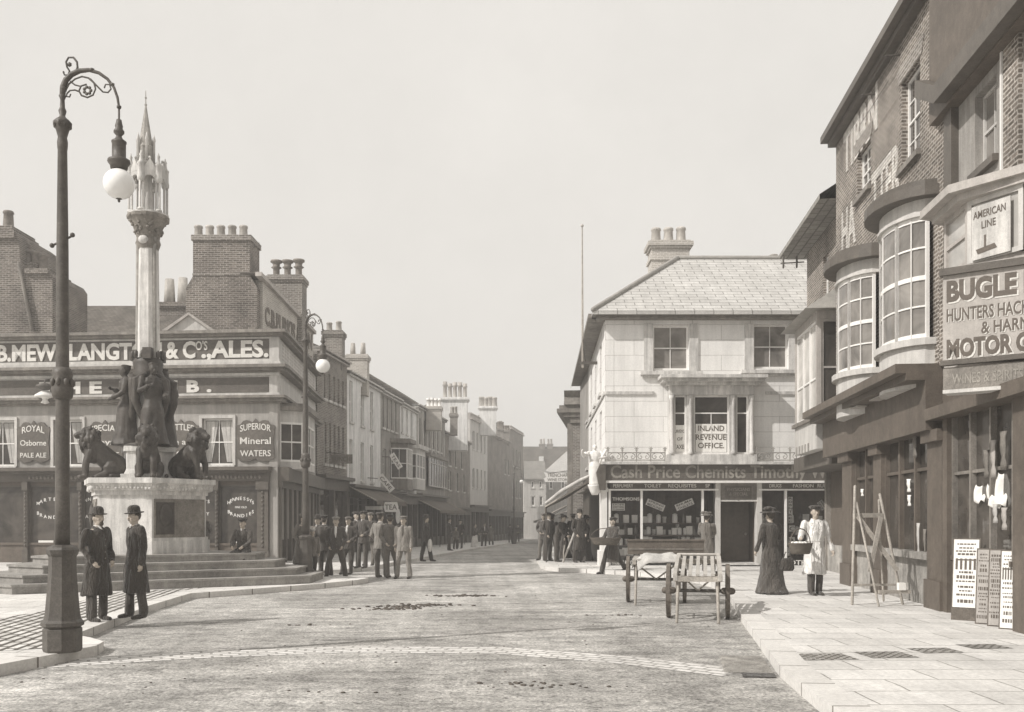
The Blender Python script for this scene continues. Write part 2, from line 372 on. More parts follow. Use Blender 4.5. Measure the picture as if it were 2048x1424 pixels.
_G = {}
CAP = .7
def glyphs(string, bold, shear, spacing):
    key = (string, bold, shear, spacing)
    if key in _G: return _G[key]
    cu = bpy.data.curves.new('t', 'FONT'); cu.body = string; cu.extrude = .5; cu.offset = bold; cu.shear = shear
    cu.resolution_u = 3; cu.space_character = spacing
    o = bpy.data.objects.new('t', cu); C.collection.objects.link(o)
    dg = bpy.context.evaluated_depsgraph_get(); me = bpy.data.meshes.new_from_object(o.evaluated_get(dg))
    vs = [tuple(v.co) for v in me.vertices]; fs = [tuple(p.vertices) for p in me.polygons]
    bpy.data.objects.remove(o); bpy.data.curves.remove(cu); bpy.data.meshes.remove(me)
    _G[key] = (vs, fs); return _G[key]
_v, _f = glyphs('H', 0, 0, 1); CAP = max(v[1] for v in _v)

# ---------------------------------------------------------------- architectural helpers
def wall(fr, u0, u1, z0, z1, holes, mat, parent, th=.28, name='wall', d=0):
    """a wall slab with real openings; holes are (u0,u1,z0,z1)"""
    us = sorted({u0, u1, *[min(max(h[0], u0), u1) for h in holes], *[min(max(h[1], u0), u1) for h in holes]})
    zs = sorted({z0, z1, *[min(max(h[2], z0), z1) for h in holes], *[min(max(h[3], z0), z1) for h in holes]})
    def solid(i, j):
        if i < 0 or j < 0 or i >= len(us) - 1 or j >= len(zs) - 1: return False
        a = (us[i] + us[i + 1]) / 2; b = (zs[j] + zs[j + 1]) / 2
        return not any(h[0] < a < h[1] and h[2] < b < h[3] for h in holes)
    mb = MB(fr)
    for i in range(len(us) - 1):
        for j in range(len(zs) - 1):
            if not solid(i, j): continue
            a, b, c, e = us[i], us[i + 1], zs[j], zs[j + 1]
            mb.add([(a, d, c), (b, d, c), (b, d, e), (a, d, e)], [(0, 1, 2, 3)])
            mb.add([(a, d - th, c), (b, d - th, c), (b, d - th, e), (a, d - th, e)], [(3, 2, 1, 0)])
            if not solid(i - 1, j): mb.add([(a, d, c), (a, d - th, c), (a, d - th, e), (a, d, e)], [(0, 1, 2, 3)])
            if not solid(i + 1, j): mb.add([(b, d, c), (b, d - th, c), (b, d - th, e), (b, d, e)], [(0, 1, 2, 3)])
            if not solid(i, j - 1): mb.add([(a, d, c), (b, d, c), (b, d - th, c), (a, d - th, c)], [(0, 1, 2, 3)])
            if not solid(i, j + 1): mb.add([(a, d, e), (b, d, e), (b, d - th, e), (a, d - th, e)], [(0, 1, 2, 3)])
    return mb.build(name, mat, parent)
def window(fr, h, parent, frame='white_paint', glass='glass', nx=2, ny=2, sill=True, sillmat='stone', rec=.12, d=0, fw=.05, blind=0, name='window', mun=.022, sash=True):
    u0, u1, z0, z1 = h; g = .003
    mb = MB(fr); a = d - rec
    mb.wb(u0 + g, u0 + fw, z0 + g, z1 - g, a - .05, a + .02); mb.wb(u1 - fw, u1 - g, z0 + g, z1 - g, a - .05, a + .02)
    mb.wb(u0 + fw, u1 - fw, z0 + g, z0 + fw * 1.3, a - .045, a + .018); mb.wb(u0 + fw, u1 - fw, z1 - fw, z1 - g, a - .045, a + .018)
    if sash: zm = (z0 + z1) / 2; mb.wb(u0 + fw, u1 - fw, zm - .02, zm + .02, a - .04, a + .015)
    for i in range(1, nx):
        x = u0 + fw + (u1 - u0 - 2 * fw) * i / nx; mb.wb(x - mun / 2, x + mun / 2, z0 + fw, z1 - fw, a - .03, a + .008)
    for i in range(1, ny):
        if sash and ny % 2 == 0 and i == ny // 2: continue
        x = z0 + fw + (z1 - z0 - 2 * fw) * i / ny; mb.wb(u0 + fw, u1 - fw, x - mun / 2, x + mun / 2, a - .03, a + .0065)
    w_ = mb.build(name, frame, parent)
    MB(fr).wb(u0 + fw, u1 - fw, z0 + fw, z1 - fw, a - .024, a - .016).build('pane', glass, w_)
    if blind: MB(fr).wb(u0 + fw + .02, u1 - fw - .02, z1 - (z1 - z0) * blind, z1 - fw, a - .014, a - .009).build('blind', 'canvas', w_)
    if sill: MB(fr).wb(u0 - .08, u1 + .08, z0 - .11, z0 - .003, d - .1, d + .09).build('sill', sillmat, w_)
    return w_
def pot(mb, x, y, z, h=.6, r=.13, style=0):
    if style == 0: prof = [(r * 1.05, 0), (r, .05 * h), (r * .86, .8 * h), (r * 1.0, .84 * h), (r * 1.0, .93 * h), (r * .85, h), (r * .65, h), (r * .6, .8 * h)]
    elif style == 1: prof = [(r, 0), (r * .7, .1 * h), (r * .68, .5 * h), (r * 1.1, .58 * h), (r * .7, .66 * h), (r * .8, .82 * h), (r * 1.25, .9 * h), (r * 1.2, h), (r * .7, h), (r * .6, .8 * h)]
    elif style == 2: prof = [(r, 0), (r * .75, h), (r * .55, h), (r * .5, .7 * h)]
    else: prof = [(r * 1.1, 0), (r * .8, .08 * h), (r * .75, .72 * h), (r * 1.2, .78 * h), (r * .8, .84 * h), (r * .9, h), (r * .6, h), (r * .5, .8 * h)]
    mb.lathe(prof, (x, y, z), 12)
def chimney(fr, u0, u1, d0, d1, z0, z1, n, parent, mat='brick_mid', pm='pot', ph=.6, pr=.13, style=0, cap=.09, rows=1, name='chimney', step=True):
    mb = MB(fr)
    mb.wb(u0, u1, z0, z1 - .32, d0, d1)
    if step:
        mb.wb(u0 - cap * .5, u1 + cap * .5, z1 - .32, z1 - .22, d0 - cap * .5, d1 + cap * .5)
        mb.wb(u0 - cap, u1 + cap, z1 - .22, z1 - .06, d0 - cap, d1 + cap); mb.wb(u0 - cap * .3, u1 + cap * .3, z1 - .06, z1, d0 - cap * .3, d1 + cap * .3)
    else: mb.wb(u0 - cap * .4, u1 + cap * .4, z1 - .32, z1, d0 - cap * .4, d1 + cap * .4)
    ch = mb.build(name, mat, parent)
    for r_ in range(rows):
        for i in range(n):
            mp = MB(); u = u0 + (u1 - u0) * (i + .5) / n; dd = d0 + (d1 - d0) * (r_ + .5) / rows
            p = fr.pt(u, dd, z1 - .01); pot(mp, p.x, p.y, p.z, ph * random.uniform(.93, 1.07), pr, style); mp.build('chimney_pot', pm, ch)
    return ch
def gable_roof(fr, u0, u1, d0, d1, ze, zr, mat, parent, over=.2, th=.12, hipl=0, hipr=0, name='roof'):
    """ridge parallel to the wall; d1 front eave (out), d0 back"""
    dm = (d0 + d1) / 2; s = (zr - ze) / ((d1 - d0) / 2); fo = d1 + over; bo = d0 - over; zf = ze - over * s
    mb = MB(fr)
    a, b = u0, u1
    vs = [(a - (over if hipl else 0), fo, zf), (b + (over if hipr else 0), fo, zf), (b - hipr, dm, zr), (a + hipl, dm, zr), (a - (over if hipl else 0), bo, zf), (b + (over if hipr else 0), bo, zf)]
    vs += [(x, y, z - th) for x, y, z in vs]
    mb.add(vs, [(0, 1, 2, 3), (5, 4, 3, 2), (0, 3, 4), (1, 5, 2), (6, 9, 8, 7), (11, 8, 9, 10), (6, 10, 9), (7, 8, 11), (0, 6, 7, 1), (4, 5, 11, 10), (0, 4, 10, 6), (1, 7, 11, 5)])
    return mb.build(name, mat, parent)
def remeshed(mb, voxel, name, disp=0, dscale=8, it=2, origin=None):
    me = mb.mesh(name); o = bpy.data.objects.new('tmp', me); C.collection.objects.link(o)
    m = o.modifiers.new('r', 'REMESH'); m.mode = 'VOXEL'; m.voxel_size = voxel; m.use_smooth_shade = True
    if it:
        s = o.modifiers.new('s', 'SMOOTH'); s.iterations = it; s.factor = .5
    dg = bpy.context.evaluated_depsgraph_get(); out = bpy.data.meshes.new_from_object(o.evaluated_get(dg))
    bpy.data.objects.remove(o); bpy.data.meshes.remove(me)
    if disp:
        ns = [v.normal.copy() for v in out.vertices]
        for v, n in zip(out.vertices, ns):
            p = Vector((v.co.x * dscale, v.co.y * dscale, v.co.z * dscale * .35)); v.co += n * noise.noise(p) * disp
    out.name = name; return out

# ---------------------------------------------------------------- ground, road, pavements
def interp(tab, D):
    if D <= tab[0][0]: return tab[0][1]
    for (a, x), (b, y) in zip(tab, tab[1:]):
        if D <= b: return x + (y - x) * (D - a) / (b - a)
    return tab[-1][1]
def sheet(name, mat, xl, xr, Ds, h=0.0, nx=1, edges=True):
    mb = MB(); vs = []; fs = []
    for D in Ds:
        a, b = xl(D), xr(D)
        for i in range(nx + 1): vs.append((a + (b - a) * i / nx, D, ground(D) + h))
    k = nx + 1
    for j in range(len(Ds) - 1):
        for i in range(nx): fs.append((j * k + i, j * k + i + 1, (j + 1) * k + i + 1, (j + 1) * k + i))
    mb.add(vs, fs)
    if edges:
        for j in range(len(Ds) - 1):
            for i in (0, nx):
                p, q = vs[j * k + i], vs[(j + 1) * k + i]
                mb.add([p, q, (q[0], q[1], q[2] - h - .05), (p[0], p[1], p[2] - h - .05)], [(0, 1, 2, 3)])
        for j in (0, len(Ds) - 1):
            p, q = vs[j * k], vs[j * k + nx]
            mb.add([p, q, (q[0], q[1], q[2] - h - .05), (p[0], p[1], p[2] - h - .05)], [(0, 1, 2, 3)])
    o = mb.build(name, mat); o['kind'] = 'structure'; return o
def seq(a, b, st):
    n = max(1, int(math.ceil((b - a) / st))); return [a + (b - a) * i / n for i in range(n + 1)]
sheet('ground', 'road', lambda D: -400, lambda D: 400, [-60, 34, 200, 600], -.06, 1, False)
sheet('road', 'road', lambda D: -45, lambda D: 45, seq(-8, 34, 6) + seq(36, 160, 12), 0, 6, False)
KR = [(-8, 2.6), (4, 2.62), (8.3, 2.69), (10.1, 2.85), (12.5, 3.25), (15.4, 3.72), (18, 4.2), (20.8, 4.67), (23.2, 4.86), (24.8, 4.75), (26.5, 4.2), (28.0, 3.3), (29.0, 2.3), (29.8, 1.45), (30.6, 1.08), (31.8, .95), (35.9, .96), (43, 1.15), (67, 1.95), (125, 5.0)]
KI = [(2, -8.7), (9, -6.05), (10.2, -5.5), (11.2, -5.22), (11.7, -5.12), (12.1, -5.2), (12.5, -5.55), (12.8, -5.9), (17, -6.5), (19.8, -6.7), (20.8, -5.9), (22.6, -4.6), (24.0, -3.9), (24.8, -3.75), (25.3, -4.2), (26.6, -6.0), (27.4, -9)]
KL = [(28.2, -6.5), (28.8, -5.2), (30.8, -4.5), (36.7, -3.86), (59, -2.3), (90, .5), (124, 3.7)]
def merged(tab, a, b, st=2.5): return sorted({round(x, 3) for x in seq(a, b, st)} | {t[0] for t in tab if a <= t[0] <= b} | ({34.0} if a < 34 < b else set()))
sheet('pavement_right', 'flags', lambda D: interp(KR, D) + .3, lambda D: 16, merged(KR, -8, 125), PAVE, 5)
sheet('pavement_island', 'flags', lambda D: -34, lambda D: interp(KI, D) - .28, merged(KI, 2, 27.4), PAVE, 5)
sheet('pavement_left', 'flags', lambda D: -34, lambda D: interp(KL, D) - .28, merged(KL, 28.2, 124), PAVE, 5)
def kerb_line(name, tab, side, a, b):
    """stone kerb following the edge of a pavement"""
    mb = MB(); Ds = merged(tab, a, b, 1.1); P = [Vector((interp(tab, D), D)) for D in Ds]
    N = []
    for i in range(len(P)):
        t = (P[min(i + 1, len(P) - 1)] - P[max(i - 1, 0)]).normalized(); N.append(Vector((t.y, -t.x)) * side)
    L = 0
    for i in range(len(P) - 1):
        p, q = P[i], P[i + 1]; pi, qi = p + N[i] * .31, q + N[i + 1] * .31; l = (q - p).length
        z0, z1 = ground(p.y) + PAVE + .004, ground(q.y) + PAVE + .004
        mb.add([(p.x, p.y, z0), (q.x, q.y, z1), (qi.x, qi.y, z1), (pi.x, pi.y, z0)], [(0, 1, 2, 3)]); mb.uv[-1] = [(L, .02), (L + l, .02), (L + l, .33), (L, .33)]
        mb.add([(p.x, p.y, z0), (q.x, q.y, z1), (q.x, q.y, z1 - .2), (p.x, p.y, z0 - .2)], [(0, 1, 2, 3)]); mb.uv[-1] = [(L, .02), (L + l, .02), (L + l, .22), (L, .22)]
        L += l
    o = mb.build(name, 'kerb'); o['kind'] = 'structure'
kerb_line('kerb_right', KR, 1, -8, 125); kerb_line('kerb_island', KI, -1, 2, 27.4); kerb_line('kerb_left', KL, -1, 28.2, 124)
def overlay(name, mat, poly, z, uvrot=0):
    mb = MB(); mb.add([(x, y, z) for x, y in poly], [tuple(range(len(poly)))])
    c, s_ = math.cos(uvrot), math.sin(uvrot); mb.uv[-1] = [(x * c - y * s_, x * s_ + y * c) for x, y in poly]
    o = mb.build(name, mat); o['kind'] = 'structure'; return o
overlay('pavement_setts', 'setts_dark', [(-6.5, 11.0), (-5.55, 11.5), (-5.75, 12.6), (-6.2, 12.95), (-6.8, 17), (-7.15, 20.5), (-6.9, 21.4), (-8.4, 20.1), (-7.9, 16), (-8.3, 12.5)], PAVE + .0035, R(-98))
bandc = [(-5.9, 10.7), (-5.1, 11.15), (-3.9, 11.75), (-2.1, 12.25), (-.15, 12.15), (1.35, 11.35), (2.45, 10.4)]
bp = []
for i, (x, y) in enumerate(bandc):
    a = bandc[max(i - 1, 0)]; b = bandc[min(i + 1, len(bandc) - 1)]; t = Vector((b[0] - a[0], b[1] - a[1])).normalized(); bp.append((Vector((x, y)) + Vector((-t.y, t.x)) * .31, Vector((x, y)) - Vector((-t.y, t.x)) * .31))
mb = MB(); L = 0
for (a, b), (c, d) in zip(bp, bp[1:]):
    l = (c - a).length; mb.add([(a.x, a.y, .004), (b.x, b.y, .004), (d.x, d.y, .004), (c.x, c.y, .004)], [(0, 1, 2, 3)]); mb.uv[-1] = [(L, .52), (L, 0), (L + l, 0), (L + l, .52)]; L += l
o = mb.build('road_crossing_setts', 'setts'); o['kind'] = 'structure'
for i, (x, y, a, b) in enumerate([(3.55, 10.75, .62, .5), (4.32, 10.9, .55, .5), (5.05, 11.25, .5, .42), (5.8, 11.6, .5, .4)]):
    overlay('pavement_cobbles', 'cobble', [(x - a / 2, y - b / 2), (x + a / 2, y - b / 2 + .06), (x + a / 2 - .04, y + b / 2 + .05), (x - a / 2 - .05, y + b / 2)], PAVE + .0035, R(8))
# gutter crossing of ribbed iron plates with the open gully below it
g = thing('gutter_plate', 'ribbed iron plates over the gutter by the right kerb', 'drain cover', (2.955, 10.9, 0), R(-9.5))
for k in range(2):
    mb = MB(); y = -.6 + .62 * k; mb.box(-.54, -.02, y, y + .58, .005, .014)
    for j in range(7): mb.box(-.52, -.04, y + .03 + j * .08, y + .07 + j * .08, .014, .028)
    mb.build('plate', 'stone_mid', g, world=False)
MB().box(-.36, -.015, -.88, -.615, .006, .012).build('gully_opening', 'cloth_black', g, world=False)
# scattered dung and litter
mb = MB()
def clump(cx, cy, n, sx, sy, s=.03):
    for _ in range(n):
        x = cx + random.gauss(0, sx); y = cy + random.gauss(0, sy); r = s * random.uniform(.4, 1.4)
        mb.ball((x, y, r * .2), r, (1.2, 1.3, .5), 6)
clump(-1.7, 18.4, 90, .35, .13); clump(-2.3, 17.6, 60, .28, .07); clump(-1.05, 20.6, 80, .33, .13); clump(-2.0, 18.0, 60, .3, .1)
clump(.1, 9.6, 26, .25, .13, .02); clump(.6, 9.5, 8, .3, .1, .02); clump(-1.2, 9.2, 5, .6, .1, .02); clump(1.8, 16.5, 16, .2, .05, .02); clump(-3.2, 15, 14, .25, .06, .02)
clump(0, 14, 60, 3.5, 4, .012); clump(-2, 10, 50, 3, 1.5, .012)
o = mb.build('road_dung', 'dirt'); o['kind'] = 'stuff'; o['label'] = 'dark trampled dung and small litter lying on the pale roadway'; o['category'] = 'litter'

# ---------------------------------------------------------------- the public house on the left
PF = Frame((-22.0, 33.77), (-8.02, 32.5)); PL = PF.L
pub = thing('public_house', 'low grey painted corner public house with two long lettered sign bands and dark shop windows', 'pub', (-10, 33, 0))
def U(px): return PF.u(px)
def Z(py, px=540): return PF.z(px, py)
g0 = PAVE
wins = [(-28, 30), (108, 165), (405, 466)]
holes = [(U(a), U(b), Z(930), Z(836)) for a, b in wins]
zt = Z(803)
wall(PF, 0, PL, Z(934), zt, holes, 'grey_paint', pub)
for h in holes:
    w_ = window(PF, h, pub, 'white_paint', 'glass', 2, 2, True, 'stone', .14, fw=.055)
    # looped lace curtains
    mb = MB(PF); um = (h[0] + h[1]) / 2; zt_, zb_ = h[3] - .08, h[2] + .12
    for s in (0, 1):
        e = h[0] + .07 if s == 0 else h[1] - .07; m_ = um - .03 if s == 0 else um + .03
        for k in range(5):
            a = e + (m_ - e) * k / 5; b = e + (m_ - e) * (k + 1) / 5; aa = e + (a - e) * .45; bb = e + (b - e) * .45
            dd = -.145 + .01 * (k % 2); mb.add([(a, dd, zt_), (b, dd, zt_), (bb, dd, zb_), (aa, dd, zb_)], [(0, 1, 2, 3)])
    mb.build('curtain', 'canvas', w_)
    mb = MB(PF); mb.wb(h[0] - .1, h[0] - .004, h[2], h[3] + .05, 0, .05); mb.wb(h[1] + .004, h[1] + .1, h[2], h[3] + .05, 0, .05); mb.wb(h[0] - .1, h[1] + .1, h[3] + .004, h[3] + .11, .001, .052); mb.build('window_surround', 'light_paint', w_)
MB(PF).wb(0, PL, zt, Z(662), -.28, -.005).build('parapet_wall', 'light_paint', pub)
mb = MB(PF)
for a, b, d in ((662, 668, .38), (668, 673, .26), (731, 737, .40), (737, 742, .28), (742, 745, .14), (792, 797, .34), (797, 803, .22), (803, 807, .10)):
    mb.wb(0, PL + d, Z(b), Z(a), -.004, d)
mb.build('cornice', 'mid_paint', pub)
mb = MB(PF)
for a, b, d in ((718, 724, .09), (724, 731, .15), (674, 677.5, .06), (745.5, 751, .07), (786, 791.5, .10)): mb.wb(0, PL + d, Z(b), Z(a), -.003, d)
mb.wb(U(541), PL + .06, Z(718), Z(677.5), -.003, .06); mb.build('moulding', 'light_paint', pub)
sb = MB(PF).wb(0, U(540), Z(717), Z(678), -.002, .03).build('sign_board', 'sign_dark', pub)
mb = MB(PF); hh = Z(682) - Z(713)
mb.text('& C', U(333), Z(713), hh, .03, U(392) - U(333), .03, .035, 'L'); mb.text("O'S", U(392.5), Z(698), hh * .55, .03, U(416) - U(392.5), .03, .012)
mb.text('.,ALES.', U(404), Z(713), hh, .03, U(538) - U(404), .03, .035)
mb.text('LANGTON', U(140), Z(714), hh, .03, U(325) - U(140), .03, .035, 'L')
mb.text('W.', U(-78), Z(714), hh, .03, U(-14) - U(-78), .03, .035); mb.text('B.MEW,', U(-4), Z(714), hh, .03, U(122) - U(-4), .03, .035)
mb.build('lettering', 'letter', sb)
sb = MB(PF).wb(0, U(538), Z(784), Z(754), -.001, .028).build('name_board', 'sign_dark', pub)
mb = MB(PF); hh = Z(760) - Z(782)
mb.text("THE", U(80), Z(782), hh, .028, U(205) - U(80), .02, .045, spacing=1.6); mb.text("LAMB.", U(240), Z(782), hh, .028, U(424) - U(240), .02, .045, spacing=1.7); mb.build('lettering', 'letter', sb)
# four shaped enamelled boards
def shield(uc, w_, zb, zt, lines, fr=PF, d=.02):
    pts = []
    for k in range(13):     # scrolled top: low shoulders, high ears, peak
        t = k / 12; y = zt - .12 + .17 * abs(math.sin(2 * math.pi * t * 1.0)) * (1 if .1 < t < .9 else .2) + (.22 if k == 6 else 0)
        pts.append((uc - w_ / 2 + w_ * t, y))
    pts = [(uc - w_ / 2 + .02, zb + (zt - zb) * .5), (uc - w_ / 2 - .04, zt - .2)] + pts + [(uc + w_ / 2 + .04, zt - .2), (uc + w_ / 2 - .02, zb + (zt - zb) * .5), (uc + w_ / 2 + .03, zb + .12)]
    for k in range(9): t = k / 8; pts.append((uc + w_ / 2 - w_ * t, zb + .03 - .10 * abs(math.sin(2 * math.pi * t)) + .05))
    pts.append((uc - w_ / 2 - .03, zb + .12))
    b = MB(fr).prism(pts, d, d + .05).build('painted_board', 'sign_dark', pub)
    mb = MB(fr); H = zt - zb - .1
    for i, (s, hf, ar) in enumerate(lines):
        mb.text(s, uc, zb + .1 + H * (1 - (i + .85) / len(lines)), H * hf, d + .05, w_ * (.84 if len(s) > 5 else .72), .012, .01, 'C', arch=ar)
    mb.build('lettering', 'letter', b)
zb, zt2 = Z(922), Z(843)
for a, b, ln in ((38, 100, (('ROYAL', .17, .08), ('Osborne', .15, 0), ('PALE ALE', .13, 0))), (177, 246, (('SPECIAL', .17, .08), ('Royal', .17, 0), ('BROWNIE', .13, 0))),
                 (328, 398, (('BOTTLED', .17, .08), ('Ale and', .15, 0), ('STOUT', .15, 0))), (476, 549, (('SUPERIOR', .17, .08), ('Mineral', .18, 0), ('WATERS', .16, 0)))):
    shield((U(a) + U(b)) / 2, U(b) - U(a), zb, zt2, ln)
# ground floor shop front: cornice, fascia, pilasters, recessed glazing
zc0, zc1 = Z(962), Z(934)
mb = MB(PF)
mb.wb(0, U(545), Z(941), zc1, -.28, .42); mb.wb(0, U(543), Z(946), Z(941), -.28, .3); mb.wb(0, U(541), zc0, Z(946), -.28, .14)
mb.build('shopfront_cornice', 'dark_paint', pub)
mb = MB(PF)
for i in range(60):
    u = 5.2 + i * .14
    if u > U(536): break
    mb.ball((u, .15, (zc0 + Z(946)) / 2), .05, (1.1, .5, 1.3), 6)
mb.build('carved_frieze', 'mid_paint', pub)
piers = [(-60, -48), (50, 58), (160, 166), (296, 304), (386, 392), (432, 438), (516, 538)]
for a, b in piers:
    mb = MB(PF); mb.wb(U(a), U(b), g0, zc0, -.1, .10); mb.wb(U(a) - .03, U(b) + .03, g0, g0 + .45, -.1, .14); mb.wb(U(a) - .03, U(b) + .03, zc0 - .3, zc0, -.1, .16)
    um = (U(a) + U(b)) / 2
    for k in range(14): mb.ball((um, .11, g0 + .6 + k * (zc0 - g0 - 1) / 13), .05, (1, .6, 1.2), 6)
    mb.build('pilaster', 'dark_paint', pub)
for a, b in zip(piers, piers[1:]):
    ua, ub = U(a[1]), U(b[0]); mb = MB(PF)
    mb.wb(ua, ub, g0, g0 + .62, -.16, -.02); mb.wb(ua, ub, g0 + .62, g0 + .70, -.16, .03); mb.build('stall_riser', 'brown_paint', pub); MB(PF).wb(ua, ub, zc0 - .12, zc0, -.1, -.03).build('window_head', 'brown_paint', pub)
def oval_text(mb, fr, uc, zc, rx, rz, top, bot, h, d, mid=None):
    """white enamel letters set in an oval on a window"""
    for s, sg in ((top, 1), (bot, -1)):
        n = len(s)
        for i, ch in enumerate(s):
            if ch == ' ': continue
            t = (i + .5) / n * 2 - 1; a = t * R(66); u = uc + rx * math.sin(a); z = zc + sg * rz * math.cos(a) - h / 2
            mb.text(ch, u, z, h, d, None, .01, .015, 'C')
    if mid: mb.text(mid, uc, zc - h * .35, h * .6, d, None, .01, .01, 'C')
for i, (a, b) in enumerate(zip(piers, piers[1:])):
    ua, ub = U(a[1]), U(b[0])
    f_ = MB(PF); f_.wb(ua, ua + .04, g0 + .7, zc0 - .12, -.11, -.05); f_.wb(ub - .04, ub, g0 + .7, zc0 - .12, -.11, -.05); f_.wb(ua + .04, ub - .04, zc0 - .18, zc0 - .121, -.11, -.05)
    w_ = f_.build('window', 'dark_paint', pub)
    MB(PF).wb(ua + .04, ub - .04, g0 + .7, zc0 - .18, -.095, -.085).build('pane', 'glass', w_)
    mb = MB(PF)
    if i == 1: oval_text(mb, PF, U(102), Z(1016), .62, .32, 'MARTELLS', 'BRANDIES', .11, -.085)
    if i == 2: oval_text(mb, PF, U(185), Z(1016), .60, .32, 'HENNESSYS', 'BRANDIES', .11, -.085, 'FINE')
    if i == 4: oval_text(mb, PF, U(402), Z(1014), .30, .32, 'WELLS', 'ROY', .11, -.085, 'STAR')
    if i == 5: oval_text(mb, PF, U(480), Z(1014), .50, .30, 'HENNESSYS', 'BRANDIES', .11, -.085, 'FINE OLD')
    if mb.v: mb.build('window_lettering', 'white_paint', w_)
mb = MB(PF); mb.wb(U(464), U(494), Z(1088), Z(1074), -.084, -.078); mb.build('window_card', 'paper', pub)
mb = MB(PF); mb.wb(U(74), U(104), Z(1096), Z(1082), -.084, -.078); mb.build('window_card', 'paper', pub)
# corner pier and side wall on the side street
MB(PF).wb(U(539), PL, g0, zc1, -.28, 0).build('corner_pier', 'grey_paint', pub)
PS = Frame((-8.02, 32.5), (-8.62, 41.7)); SL = PS.L
def sz(py, px): return PS.z(px, py)
mb = MB(PS); mb.wb(.0, SL, Z(934), zt, -.28, -.003); mb.build('side_wall', 'grey_paint', pub)
MB(PS).wb(0, SL, zt, Z(662), -.28, -.004).build('side_parapet', 'light_paint', pub)
mb = MB(PS)
for a, b, d in ((662, 668, .38), (668, 673, .26), (731, 737, .40), (737, 742, .28), (792, 797, .34), (797, 803, .22)): mb.wb(-d * 0, SL, Z(b) - .002, Z(a) - .002, -.002, d)
mb.build('side_cornice', 'mid_paint', pub)
sbn = MB(PS).wb(.35, SL - .3, Z(722), Z(678), -.001, .04).build('side_panel', 'light_paint', pub)
mb = MB(PS)
for k in range(5):
    for j in range(16): 
        a = .7 + j * .5; mb.wb(a, a + random.uniform(.2, .42), Z(684 + k * 7.5), Z(684 + k * 7.5) + .06, .04, .046)
mb.build('worn_lettering', 'board_grey', sbn)
MB(PS).wb(.35, SL - .3, Z(788), Z(752), -.001, .04).build('side_panel', 'light_paint', pub)
# side shop front with tall dark doors and bay window over it
mb = MB(PS); mb.wb(.05, SL + .3, Z(962), Z(934), -.28, .38); mb.wb(.05, SL + .3, Z(975), Z(962), -.28, .15)
for k in range(9): mb.wb(.1 + k * 1.08, .3 + k * 1.08, g0, Z(975), -.28, .1)
mb.build('side_shopfront', 'dark_paint', pub)
mb = MB(PS)
for k in range(8): mb.wb(.35 + k * 1.08, .40 + k * 1.08, g0 + .8, 2.75, -.12, .02); mb.wb(1.05 + k * 1.08, 1.10 + k * 1.08, g0 + .8, 2.75, -.12, .02); mb.wb(.72 + k * 1.08, .75 + k * 1.08, g0 + .8, 2.75, -.12, .02)
mb.build('side_glazing_bars', 'board_grey', pub)
MB(PS).wb(.3, SL, g0, Z(975), -.27, -.16).build('side_glass', 'glass', pub)
MB(PS).wb(.3, SL, g0, g0 + .8, -.16, -.03).build('side_stall_riser', 'brown_paint', pub)
bay = MB(PS)
bz0, bz1 = Z(930), Z(838)
poly = [(.5, 0), (.85, .75), (3.6, .75), (3.95, 0)]
def plan_uv(mb, poly, z0, z1):
    n = len(poly); vs = [(p[0], p[1], z0) for p in poly] + [(p[0], p[1], z1) for p in poly]
    mb.add(vs, [tuple(range(n)), tuple(range(2 * n - 1, n - 1, -1))] + [(i, (i + 1) % n, (i + 1) % n + n, i + n) for i in range(n)])
plan_uv(bay, poly, bz0 - .1, bz0 + .15)
bw_ = bay.build('bay_window', 'light_paint', pub); mb = MB(PS); plan_uv(mb, poly, bz1 - .05, bz1 + .35); mb.build('bay_head', 'light_paint', bw_)
mb = MB(PS); plan_uv(mb, [(.3, 0), (.75, .95), (3.7, .95), (4.15, 0)], bz1 + .35, bz1 + .5); plan_uv(mb, [(.4, 0), (.8, .85), (3.65, .85), (4.05, 0)], bz1 + .5, bz1 + .62); mb.build('bay_cornice', 'mid_paint', bw_)
def seg_glazing(fr, p, q, z0, z1, n, parent, frame='white_paint', glass='glass', zm=.5, post=.08, bars=1, d=.0):
    """a glazed face between two plan points p,q (u,d) of a bay: frame with n lights"""
    a = fr.pt(p[0], p[1], 0); b = fr.pt(q[0], q[1], 0); F2 = Frame((a.x, a.y), (b.x, b.y)); L_ = F2.L
    mb = MB(F2)
    for i in range(n + 1): x = L_ * i / n; mb.wb(max(0, x - post / 2), min(L_, x + post / 2), z0, z1, -.08, .0)
    mb.wb(0, L_, z0, z0 + .07, -.079, .001); mb.wb(0, L_, z1 - .07, z1, -.079, .001); zz = z0 + (z1 - z0) * zm; mb.wb(0, L_, zz - .025, zz + .025, -.07, -.01)
    for i in range(n):
        for k in range(1, bars + 1): x = L_ * (i + k / (bars + 1)) / n; mb.wb(x - .012, x + .012, z0, z1, -.06, -.02)
    w_ = mb.build('window', frame, parent)
    MB(F2).wb(.03, L_ - .03, z0 + .03, z1 - .03, -.05, -.04).build('pane', glass, w_)
    return w_
seg_glazing(PS, (.5, 0), (.85, .75), bz0 + .15, bz1 - .05, 1, pub); seg_glazing(PS, (.85, .75), (3.6, .75), bz0 + .15, bz1 - .05, 3, pub); seg_glazing(PS, (3.6, .75), (3.95, 0), bz0 + .15, bz1 - .05, 1, pub)
